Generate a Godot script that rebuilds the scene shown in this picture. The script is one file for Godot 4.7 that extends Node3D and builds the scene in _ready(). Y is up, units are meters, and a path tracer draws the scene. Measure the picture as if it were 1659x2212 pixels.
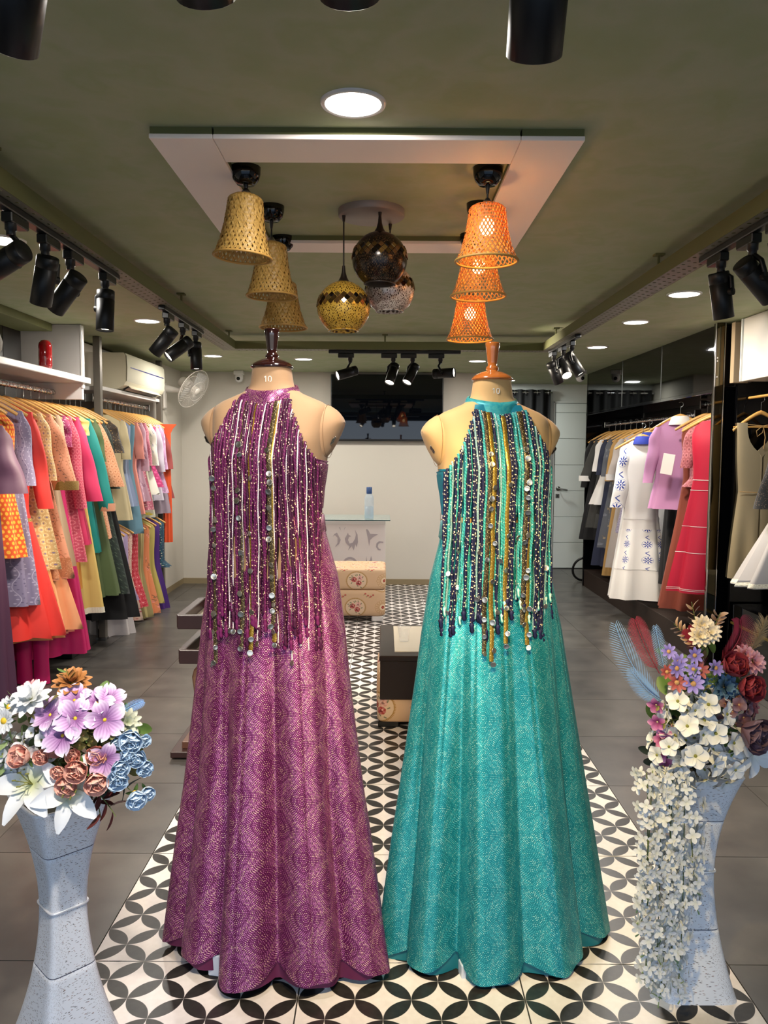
extends Node3D
# A boutique: two dressed forms on a patterned tile strip, racks of clothes on both sides, flower pedestals in front.

var M := {}
var T := {}
var rng := RandomNumberGenerator.new()
var taken := {}
const CEIL := 2.275
const BACK := -8.5

class B:
	var st := SurfaceTool.new()
	var n := 0
	func _init() -> void:
		st.begin(Mesh.PRIMITIVE_TRIANGLES)
	func v(p: Vector3, uv := Vector2.ZERO) -> int:
		st.set_uv(uv)
		st.add_vertex(p)
		n += 1
		return n - 1
	func tri(a: int, b: int, c: int) -> void:
		st.add_index(a); st.add_index(b); st.add_index(c)
	func quad(a: int, b: int, c: int, d: int) -> void:
		tri(a, b, c); tri(a, c, d)
	func flat() -> void:
		st.set_smooth_group(-1)
	func smooth(k := 0) -> void:
		st.set_smooth_group(k)
	func box(c: Vector3, s: Vector3, bev := 0.0, bs := Basis.IDENTITY) -> void:
		flat()
		var h := s * 0.5
		if bev <= 0.0:
			for f in 6:
				var ax := f % 3
				var sg := 1.0 if f < 3 else -1.0
				var nrm := Vector3.ZERO; nrm[ax] = sg
				var u := Vector3.ZERO; u[(ax + 1) % 3] = 1.0
				var w := Vector3.ZERO; w[(ax + 2) % 3] = sg
				var ids := []
				for k in [Vector2(-1, -1), Vector2(-1, 1), Vector2(1, 1), Vector2(1, -1)]:
					var p: Vector3 = (nrm + u * k.x + w * k.y) * h
					ids.append(v(c + bs * p, Vector2(k.x * 0.5 * s[(ax + 1) % 3], k.y * 0.5 * s[(ax + 2) % 3])))
				quad(ids[0], ids[1], ids[2], ids[3])
			return
		bev = minf(bev, minf(h.x, minf(h.y, h.z)) * 0.99)
		var id := {}
		for sx in [-1, 1]:
			for sy in [-1, 1]:
				for sz in [-1, 1]:
					for ax in 3:
						var p := Vector3(sx, sy, sz) * (h - Vector3.ONE * bev)
						p[ax] = [sx, sy, sz][ax] * h[ax]
						id[Vector4i(sx, sy, sz, ax)] = c + bs * p
		var put := func(list: Array) -> void:
			var q := []
			for e in list:
				q.append(v(e))
			# orient outward, clockwise
			var a: Vector3 = list[0]; var b2: Vector3 = list[1]; var d: Vector3 = list[2]
			var out := ((a + b2 + d) / 3.0 - c).dot((b2 - a).cross(d - a)) > 0.0
			if out:
				q.reverse()
			if q.size() == 4:
				quad(q[0], q[1], q[2], q[3])
			else:
				tri(q[0], q[1], q[2])
		for ax in 3:
			var a1 := (ax + 1) % 3
			var a2 := (ax + 2) % 3
			for s0 in [-1, 1]:
				var L := []
				for k in [[-1, -1], [-1, 1], [1, 1], [1, -1]]:
					var e := [0, 0, 0]; e[ax] = s0; e[a1] = k[0]; e[a2] = k[1]
					L.append(id[Vector4i(e[0], e[1], e[2], ax)])
				put.call(L)
			for k1 in [-1, 1]:
				for k2 in [-1, 1]:
					var e := [0, 0, 0]; e[a1] = k1; e[a2] = k2
					var e0 := e.duplicate(); e0[ax] = -1
					var e1 := e.duplicate(); e1[ax] = 1
					put.call([id[Vector4i(e0[0], e0[1], e0[2], a1)], id[Vector4i(e1[0], e1[1], e1[2], a1)], id[Vector4i(e1[0], e1[1], e1[2], a2)], id[Vector4i(e0[0], e0[1], e0[2], a2)]])
		for sx in [-1, 1]:
			for sy in [-1, 1]:
				for sz in [-1, 1]:
					put.call([id[Vector4i(sx, sy, sz, 0)], id[Vector4i(sx, sy, sz, 1)], id[Vector4i(sx, sy, sz, 2)]])
	# rows of points joined to a skin; uvs like rows or empty
	func grid(rows: Array, closed := false, uvs := [], k := 0) -> void:
		smooth(k)
		var base := n
		var m: int = rows[0].size()
		var R := rows.size()
		for i in R:
			var row: PackedVector3Array = rows[i]
			for j in m:
				v(row[j], uvs[i][j] if uvs.size() else Vector2(float(j) / m, float(i) / R))
		var last := m if closed else m - 1
		for i in R - 1:
			for j in last:
				var j2 := (j + 1) % m
				quad(base + i * m + j, base + i * m + j2, base + (i + 1) * m + j2, base + (i + 1) * m + j)
	func fan(row: PackedVector3Array, c: Vector3, k := 1) -> void:
		smooth(k)
		var base := n
		for p in row:
			v(p, Vector2(p.x, p.z))
		var ci := v(c, Vector2(c.x, c.z))
		for j in row.size():
			tri(base + j, base + (j + 1) % row.size(), ci)
	func lathe(prof: Array, seg := 24, xf := Transform3D.IDENTITY, cap0 := false, cap1 := false, usc := 1.0) -> void:
		var rows := []
		var uvs := []
		var vv := 0.0
		for i in prof.size():
			var row := PackedVector3Array()
			var ur := PackedVector2Array()
			if i > 0:
				vv += (prof[i] as Vector2).distance_to(prof[i - 1])
			for j in seg + 1:
				var a := TAU * j / seg
				row.append(xf * Vector3(prof[i].x * cos(a), prof[i].y, prof[i].x * sin(a)))
				ur.append(Vector2(usc * j / seg, vv))
			rows.append(row)
			uvs.append(ur)
		grid(rows, false, uvs)
		if cap0:
			var r0: PackedVector3Array = rows[0]; r0 = r0.slice(0, seg)
			fan(r0, xf * Vector3(0, prof[0].y, 0), 2)
		if cap1:
			var r1: PackedVector3Array = rows[-1]; r1 = r1.slice(0, seg)
			fan(r1, xf * Vector3(0, prof[-1].y, 0), 3)
	# tube along a path, radius a number or one per point
	func tube(path: PackedVector3Array, rad: Variant, seg := 8, capped := true, twist := 0.0, lobes := 0.0, vscale := 1.0, voff := 0.0) -> void:
		var rows := []
		var uvs := []
		var up := Vector3.UP
		var t0 := (path[1] - path[0]).normalized()
		if absf(t0.dot(up)) > 0.9:
			up = Vector3.BACK
		var nx := t0.cross(up).normalized()
		var s := 0.0
		for i in path.size():
			var t := (path[mini(i + 1, path.size() - 1)] - path[maxi(i - 1, 0)]).normalized()
			if i > 0:
				s += path[i].distance_to(path[i - 1])
			nx = (nx - t * nx.dot(t)).normalized()
			var ny := t.cross(nx)
			var r: float = rad[i] if rad is Array or rad is PackedFloat32Array else rad
			var row := PackedVector3Array()
			var ur := PackedVector2Array()
			for j in seg + 1:
				var a := TAU * j / seg
				var q := r * (1.0 + lobes * cos(2.0 * (a - twist * s)))
				row.append(path[i] + nx * (q * cos(a)) + ny * (q * sin(a)))
				ur.append(Vector2(float(j) / seg + voff * 3.7, s * vscale + voff))
			rows.append(row)
			uvs.append(ur)
		grid(rows, false, uvs)
		if capped:
			var r0: PackedVector3Array = rows[0]; r0 = r0.slice(0, seg)
			fan(r0, path[0], 2)
			var r1: PackedVector3Array = rows[-1]; r1 = r1.slice(0, seg)
			fan(r1, path[path.size() - 1], 3)
	func rod(a: Vector3, b: Vector3, r: float, seg := 8, r2 := -1.0) -> void:
		tube(PackedVector3Array([a, b]), [r, r if r2 < 0.0 else r2], seg)
	# polygon in local xy pushed from z0 to z1
	func prism(poly: PackedVector2Array, z0: float, z1: float, xf := Transform3D.IDENTITY) -> void:
		flat()
		var idx := Geometry2D.triangulate_polygon(poly)
		var b0 := n
		for p in poly:
			v(xf * Vector3(p.x, p.y, z1), p)
		var b1 := n
		for p in poly:
			v(xf * Vector3(p.x, p.y, z0), p)
		for i in range(0, idx.size(), 3):
			tri(b0 + idx[i], b0 + idx[i + 1], b0 + idx[i + 2])
			tri(b1 + idx[i], b1 + idx[i + 2], b1 + idx[i + 1])
		var m := poly.size()
		for i in m:
			var p := poly[i]
			var q := poly[(i + 1) % m]
			var a := v(xf * Vector3(p.x, p.y, z0)); var b := v(xf * Vector3(q.x, q.y, z0))
			var c := v(xf * Vector3(q.x, q.y, z1)); var d := v(xf * Vector3(p.x, p.y, z1))
			quad(a, b, c, d)
	func done() -> ArrayMesh:
		st.generate_normals()
		return st.commit()

func numbered(called: String) -> String:
	var k: int = taken.get(called, 0)
	taken[called] = k + 1
	return called if k == 0 else "%s_%03d" % [called, k]

func meta(o: Node, label := "", category := "", group := "", kind := "") -> void:
	if label: o.set_meta("label", label)
	if category: o.set_meta("category", category)
	if group: o.set_meta("group", group)
	if kind: o.set_meta("kind", kind)

func thing(called: String, label: String, category: String, at := Vector3.ZERO, turn := 0.0, group := "") -> Node3D:
	var o := Node3D.new()
	o.name = numbered(called)
	add_child(o)
	o.position = at
	o.rotation.y = turn
	meta(o, label, category, group)
	return o

func struct(called: String) -> Node3D:
	var o := Node3D.new()
	o.name = numbered(called)
	o.set_meta("kind", "structure")
	add_child(o)
	return o

func part(called: String, b: Variant, m: Material, parent: Node3D, xf := Transform3D.IDENTITY) -> MeshInstance3D:
	var o := MeshInstance3D.new()
	o.name = called
	o.mesh = b.done() if b is B else b
	o.material_override = m
	o.transform = xf
	parent.add_child(o, true)
	return o

func single(called: String, b: Variant, m: Material, label: String, category: String, at := Vector3.ZERO, group := "") -> MeshInstance3D:
	var o := MeshInstance3D.new()
	o.name = numbered(called)
	o.mesh = b.done() if b is B else b
	o.material_override = m
	add_child(o)
	o.position = at
	meta(o, label, category, group)
	return o

func wall(called: String, c: Vector3, s: Vector3, m: Material) -> MeshInstance3D:
	var b := B.new()
	b.box(Vector3.ZERO, s)
	var o := single(called, b, m, "", "", c)
	o.set_meta("kind", "structure")
	return o

func hexc(h: String) -> Color:
	return Color.html(h)

func mat(key: String, col: Variant, rough := 0.6, metal := 0.0, opt := {}) -> StandardMaterial3D:
	var m := StandardMaterial3D.new()
	m.resource_name = key
	m.albedo_color = hexc(col) if col is String else col
	m.roughness = rough
	m.metallic = metal
	m.cull_mode = BaseMaterial3D.CULL_DISABLED
	for k in opt:
		m.set(k, opt[k])
	M[key] = m
	return m

func glow(key: String, col: Variant, energy: float) -> StandardMaterial3D:
	return mat(key, col, 0.5, 0.0, {"emission_enabled": true, "emission": hexc(col) if col is String else col, "emission_energy_multiplier": energy})

func noise(freq: float, size := 512, oct := 4, sd := 1, kind := FastNoiseLite.TYPE_SIMPLEX_SMOOTH) -> Image:
	var f := FastNoiseLite.new()
	f.noise_type = kind
	f.frequency = freq
	f.fractal_octaves = oct
	f.seed = sd
	var im := f.get_seamless_image(size, size)
	im.convert(Image.FORMAT_L8)
	return im

# two noise images through a list of colours
func ramp_tex(im: Image, cols: Array) -> ImageTexture:
	var d := im.get_data()
	var w := im.get_width()
	var lut := []
	for i in 256:
		var t := i / 255.0 * (cols.size() - 1)
		var k := mini(int(t), cols.size() - 2)
		lut.append((cols[k] as Color).lerp(cols[k + 1], t - k))
	var o := PackedByteArray()
	o.resize(w * im.get_height() * 3)
	for i in d.size():
		var c: Color = lut[d[i]]
		o[i * 3] = int(c.r * 255); o[i * 3 + 1] = int(c.g * 255); o[i * 3 + 2] = int(c.b * 255)
	return ImageTexture.create_from_image(Image.create_from_data(w, im.get_height(), false, Image.FORMAT_RGB8, o))

func cols(list: Array) -> Array:
	var o := []
	for h in list:
		o.append(hexc(h))
	return o

# soft disc drawn into an image, wrapping round its edges
func dot(im: Image, c: Vector2, r: float, col: Color, sy := 1.0) -> void:
	var w := im.get_width()
	var h := im.get_height()
	for y in range(int(floor(c.y - r * sy - 1)), int(ceil(c.y + r * sy + 1)) + 1):
		for x in range(int(floor(c.x - r - 1)), int(ceil(c.x + r + 1)) + 1):
			var d := Vector2(x - c.x, (y - c.y) / sy).length()
			var a := clampf(r - d + 0.5, 0.0, 1.0)
			if a > 0.0:
				var px := posmod(x, w)
				var py := posmod(y, h)
				im.set_pixel(px, py, im.get_pixel(px, py).lerp(col, a * col.a))

func stroke(im: Image, a: Vector2, b: Vector2, r: float, col: Color) -> void:
	var k := maxi(1, int(a.distance_to(b) / maxf(1.0, r * 0.8)))
	for i in k + 1:
		dot(im, a.lerp(b, float(i) / k), r, col)

func look(at: Vector3, dir: Vector3) -> Transform3D:
	# local -Y runs along dir
	var y := -dir.normalized()
	var x := y.cross(Vector3.BACK)
	if x.length() < 0.01:
		x = Vector3.RIGHT
	x = x.normalized()
	return Transform3D(Basis(x, y, x.cross(y)), at)

func _ready() -> void:
	rng.seed = 20240
	setting()
	materials()
	shell()
	ceiling_fittings()
	lamps()
	forms()
	racks()
	furniture()
	back_wall()
	pedestals()

func setting() -> void:
	var cam := Camera3D.new()
	cam.name = "camera"
	cam.fov = 65.83
	cam.near = 0.02
	cam.far = 80.0
	add_child(cam)
	cam.position = Vector3(0, 1.44, 0)
	cam.rotation = Vector3(-deg_to_rad(4.38), 0, deg_to_rad(0.35))
	var e := Environment.new()
	e.background_mode = Environment.BG_SKY
	var sky := Sky.new()
	var sm := ProceduralSkyMaterial.new()
	sm.sky_top_color = hexc("8fb0dc")
	sm.sky_horizon_color = hexc("d2dfee")
	sm.ground_bottom_color = hexc("a8a8a2")
	sm.ground_horizon_color = hexc("b8bab8")
	sm.sky_energy_multiplier = 1.0
	sky.sky_material = sm
	e.sky = sky
	e.background_energy_multiplier = 1.9
	e.tonemap_mode = Environment.TONE_MAPPER_LINEAR
	e.tonemap_exposure = 1.42
	e.sdfgi_enabled = true
	e.ssao_enabled = true
	e.ssil_enabled = true
	var we := WorldEnvironment.new()
	we.name = "world_environment"
	we.environment = e
	add_child(we)

func lamp_light(parent: Node3D, at: Vector3, col: Color, energy: float, size: float) -> void:
	var l := AreaLight3D.new()
	l.name = "light"
	l.light_color = col
	l.light_energy = energy
	l.area_size = Vector2(size, size)
	l.area_normalize_energy = true
	l.area_range = 14.0
	l.shadow_enabled = true
	parent.add_child(l, true)
	l.position = at
	l.rotation.x = -PI / 2

func materials() -> void:
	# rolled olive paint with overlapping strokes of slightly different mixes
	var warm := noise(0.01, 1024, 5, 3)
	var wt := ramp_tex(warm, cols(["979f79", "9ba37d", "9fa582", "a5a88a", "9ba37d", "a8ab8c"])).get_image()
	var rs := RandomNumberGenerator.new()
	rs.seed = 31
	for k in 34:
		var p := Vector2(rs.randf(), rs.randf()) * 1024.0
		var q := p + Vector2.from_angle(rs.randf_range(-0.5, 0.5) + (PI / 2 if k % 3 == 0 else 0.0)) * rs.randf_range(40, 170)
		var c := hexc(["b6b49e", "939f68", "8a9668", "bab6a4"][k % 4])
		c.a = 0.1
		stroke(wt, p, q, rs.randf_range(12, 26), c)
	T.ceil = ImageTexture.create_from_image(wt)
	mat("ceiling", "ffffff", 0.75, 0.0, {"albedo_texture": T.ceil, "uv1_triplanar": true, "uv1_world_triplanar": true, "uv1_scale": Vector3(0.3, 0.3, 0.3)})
	mat("olive_paint", "66683f", 0.7)
	mat("white_paint", "d9d2c8", 0.65)
	mat("white_wall", "c6bfb3", 0.75)
	mat("cool_wall", "dfe2de", 0.5)
	mat("board_white", "f4e8e2", 0.6)
	mat("white_gloss", "dedad6", 0.18)
	mat("black_metal", "0c0c0e", 0.42, 0.2)
	mat("black_plastic", "0b0b0c", 0.35)
	mat("black_gloss", "050506", 0.06)
	mat("dark_mirror", "3a3a38", 0.03, 1.0)
	mat("bronze_mirror", "57503f", 0.05, 1.0)
	mat("chrome", "d8d8dc", 0.12, 1.0)
	mat("steel", "8f8f8c", 0.35, 1.0)
	mat("grout", "37342f", 0.9)
	mat("dark_board", "2a1d16", 0.45)
	mat("olive_gloss", "35332a", 0.15)
	mat("skirting", "8a7a5c", 0.6)
	# grey stone-look floor tiles
	var st := noise(0.008, 512, 6, 8)
	for i in 3:
		T["stone%d" % i] = ramp_tex(st, [cols(["4a4642", "57534e", "605b55", "6a655e"]), cols(["504c47", "5b5751", "625e58", "706a62"]), cols(["45423e", "534f4b", "5d5954", "68635c"])][i])
		mat("stone%d" % i, "dcdcde", 0.32, 0.0, {"albedo_texture": T["stone%d" % i], "uv1_triplanar": true, "uv1_world_triplanar": true, "uv1_scale": Vector3(0.9, 0.9, 0.9)})
	# printed petal tile: four by four circles to a tile, petals on the diagonals
	var n := 1024
	var im := Image.create(n, n, false, Image.FORMAT_RGB8)
	var cells := 8
	var c := float(n) / cells
	var d := PackedByteArray()
	d.resize(n * n * 3)
	var small := noise(0.02, n, 4, 17).get_data()
	var R := c * sqrt(2.0) / 2.0 / sin(PI / 4.0)
	for y in n:
		var fy := fmod(y + 0.5, 2.0 * c)
		for x in n:
			var fx := fmod(x + 0.5, 2.0 * c)
			# petal from (0,0) to (c,c) and mirrored ones: meet of two circles of radius c about (0,c) and (c,0)
			var px := fx if fx < c else 2.0 * c - fx
			var py := fy if fy < c else 2.0 * c - fy
			var d1 := Vector2(px, py - c).length()
			var d2 := Vector2(px - c, py).length()
			var inside := clampf(c - maxf(d1, d2) - 0.6, -1.0, 1.0) * 0.5 + 0.5
			var k := small[y * n + x] / 255.0
			var wht := Vector3(236, 228, 222) - Vector3(10, 11, 12) * k
			var blk := Vector3(36, 34, 32) + Vector3(16, 15, 14) * k
			var o := wht.lerp(blk, inside)
			var q := (y * n + x) * 3
			d[q] = int(o.x); d[q + 1] = int(o.y); d[q + 2] = int(o.z)
	T.petal = ImageTexture.create_from_image(Image.create_from_data(n, n, false, Image.FORMAT_RGB8, d))
	mat("petal_tile", "ffffff", 0.33, 0.0, {"albedo_texture": T.petal, "metallic_specular": 0.35})

func shell() -> void:
	# floor: grout bed, stone tiles and the printed strip, each tile a piece
	var fl := struct("floor")
	var b := B.new()
	b.box(Vector3(0.2, -0.052, -4.4), Vector3(6.4, 0.1, 11.8))
	part("grout_bed", b, M.grout, fl)
	var plain := B.new()
	plain.box(Vector3(0, -0.006, 0), Vector3(0.597, 0.012, 0.597))
	var pm := plain.done()
	var pt := B.new()
	pt.flat()
	pt.box(Vector3(0, -0.0061, 0), Vector3(0.596, 0.0118, 0.596))
	var q := []
	for k in [Vector2(-1, -1), Vector2(1, -1), Vector2(1, 1), Vector2(-1, 1)]:
		q.append(pt.v(Vector3(k.x * 0.298, 0, k.y * 0.298), (k + Vector2.ONE) * 0.5))
	pt.quad(q[0], q[1], q[2], q[3])
	var ptm := pt.done()
	for i in range(-4, 7):
		for j in 19:
			var at := Vector3(-0.52 + 0.6 * i, 0, 0.57 - 0.6 * j)
			if i >= 0 and i <= 2:
				part("patterned_tile", ptm, M.petal_tile, fl, Transform3D(Basis.IDENTITY, at))
			else:
				part("stone_tile", pm, M["stone%d" % ((i * 7 + j * 5) % 3)] if i >= 0 else M["stone%d" % ((-i * 5 + j * 7) % 3)], fl, Transform3D(Basis.IDENTITY, at))
	# ceiling and walls
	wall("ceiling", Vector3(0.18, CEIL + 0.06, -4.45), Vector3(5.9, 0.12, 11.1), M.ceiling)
	wall("wall_left", Vector3(-2.66, CEIL / 2, -3.4), Vector3(0.12, CEIL, 8.4), M.white_wall)
	wall("wall_left_back", Vector3(-2.445, CEIL / 2, -8.1), Vector3(0.55, CEIL, 1.0), M.white_wall)
	wall("wall_back", Vector3(-0.83, CEIL / 2, BACK - 0.06), Vector3(3.5, CEIL, 0.12), M.white_wall)
	wall("wall_passage", Vector3(0.98, CEIL / 2, -9.15), Vector3(0.12, CEIL, 1.3), M.white_wall)
	wall("wall_far", Vector3(1.97, CEIL / 2, -9.86), Vector3(2.1, CEIL, 0.12), M.cool_wall)
	wall("wall_right", Vector3(3.02, CEIL / 2, -4.45), Vector3(0.12, CEIL, 11.1), M.white_wall)
	# street front: a wide opening behind the photographer
	wall("wall_front_left", Vector3(-2.5, CEIL / 2, 1.0), Vector3(0.5, CEIL, 0.15), M.white_wall)
	wall("wall_front_right", Vector3(2.75, CEIL / 2, 1.0), Vector3(0.5, CEIL, 0.15), M.white_wall)
	wall("wall_front_lintel", Vector3(0.12, 2.2, 1.0), Vector3(4.8, 0.15, 0.15), M.black_metal)
	wall("bounce_pavement", Vector3(0.2, -0.07, 5.0), Vector3(14.0, 0.1, 7.8), mat("bounce_pavement", "b4b0a8", 0.8))  # unseen slab outside, added to bounce daylight up to the ceiling
	# skirting along the back wall
	for a in [["baseboard_back", Vector3(-0.63, 0.03, BACK + 0.006), Vector3(3.1, 0.06, 0.012)], ["baseboard_left", Vector3(-2.174, 0.03, -8.05), Vector3(0.012, 0.06, 0.88)]]:
		wall(a[0], a[1], a[2], M.skirting)
	# white board frame hung a little below the ceiling
	var tr := struct("trim_1")
	var y := 2.251
	var fx := [-0.615, -0.45, 0.35, 0.515]
	var fz := [-2.115, -2.285, -3.145, -3.29]
	for e in [[fx[0], fx[1], fz[0], fz[3]], [fx[2], fx[3], fz[0], fz[3]], [fx[1] + 0.001, fx[2] - 0.001, fz[0], fz[1]], [fx[1] + 0.001, fx[2] - 0.001, fz[2], fz[3]]]:
		var c := Vector3((e[0] + e[1]) / 2, y, (e[2] + e[3]) / 2)
		var s := Vector3(e[1] - e[0], 0.012, e[2] - e[3])
		b = B.new(); b.box(c, s, 0.0015)
		part("board", b, M.board_white, tr)
		b = B.new(); b.box(c + Vector3(0, 0.015, 0), Vector3(s.x - 0.004, 0.0185, s.z - 0.004))
		part("batten", b, M.olive_paint, tr)

func downlight(x: float, z: float, r: float, label: String, energy := 1.0, col := "fff9f0") -> void:
	var t := thing("downlight", label, "ceiling light", Vector3(x, CEIL, z), 0.0, "round recessed downlights")
	var b := B.new()
	b.lathe([Vector2(r * 0.86, -0.004), Vector2(r * 0.9, -0.007), Vector2(r, -0.006), Vector2(r * 1.02, 0.0)], 32)
	part("ring", b, M.white_gloss, t)
	b = B.new()
	b.lathe([Vector2(r * 0.87, -0.005), Vector2(r * 0.5, -0.0055), Vector2(0.001, -0.006)], 32)
	part("diffuser", b, M.downlight_glow, t)
	lamp_light(t, Vector3(0, -0.012, 0), hexc(col), energy, r * 1.5)

# a track spotlight: adapter box on the track, stem, bent arm, long barrel with a lens
func spot(at: Vector3, aim: Vector3, label: String, energy := 0.0, col := "fff0d8", swing := 0.0, cone := 26.0) -> void:
	var t := thing("track_spotlight", label, "spotlight", at, 0.0, "black track spotlights")
	var along := Basis(Vector3.UP, swing)
	var b := B.new()
	b.box(along * Vector3(0.0, -0.016, -0.03), Vector3(0.034, 0.03, 0.115), 0.003, along)
	part("adapter", b, M.black_plastic, t)
	b = B.new()
	b.lathe([Vector2(0.017, -0.028), Vector2(0.017, -0.05), Vector2(0.0135, -0.053), Vector2(0.0135, -0.066)], 14, Transform3D.IDENTITY, true, true)
	part("stem", b, M.black_metal, t)
	var d := aim.normalized()
	var side := d.cross(Vector3.UP)
	if side.length() < 0.05:
		side = along * Vector3.RIGHT
	side = side.normalized()
	var mid := Vector3(0, -0.138, 0) + Vector3(d.x, 0, d.z) * 0.02
	b = B.new()
	b.tube(PackedVector3Array([Vector3(0, -0.062, 0), side * 0.02 + Vector3(0, -0.075, 0), side * 0.041 + Vector3(0, -0.09, 0), side * 0.041 + mid * 0.9, side * 0.041 + mid]), 0.0085, 6)
	b.tube(PackedVector3Array([mid + side * 0.046, mid + side * 0.03]), 0.014, 12)
	part("arm", b, M.black_metal, t)
	var xf := look(mid, d)
	b = B.new()
	b.lathe([Vector2(0.001, 0.072), Vector2(0.032, 0.072), Vector2(0.035, 0.069), Vector2(0.035, 0.036), Vector2(0.0343, 0.0355), Vector2(0.0343, 0.0335), Vector2(0.035, 0.033), Vector2(0.035, -0.088), Vector2(0.0335, -0.089), Vector2(0.0325, -0.088), Vector2(0.031, -0.07)], 28, xf)
	part("barrel", b, M.black_metal, t)
	b = B.new()
	b.lathe([Vector2(0.0318, -0.078), Vector2(0.02, -0.0745), Vector2(0.001, -0.073)], 24, xf)
	part("lens", b, M.spot_glow if energy > 0.0 else M.black_gloss, t)
	if energy > 0.0:
		var l := SpotLight3D.new()
		l.name = "light"
		l.light_color = hexc(col)
		l.light_energy = energy
		l.spot_angle = cone
		l.spot_angle_attenuation = 0.8
		l.spot_range = 14.0
		l.spot_attenuation = 2.0
		l.light_size = 0.03
		l.shadow_enabled = true
		t.add_child(l, true)
		l.position = xf * Vector3(0, -0.084, 0)
		l.basis = Basis.looking_at(d, Vector3.FORWARD if absf(d.y) > 0.97 else Vector3.UP)

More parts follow.
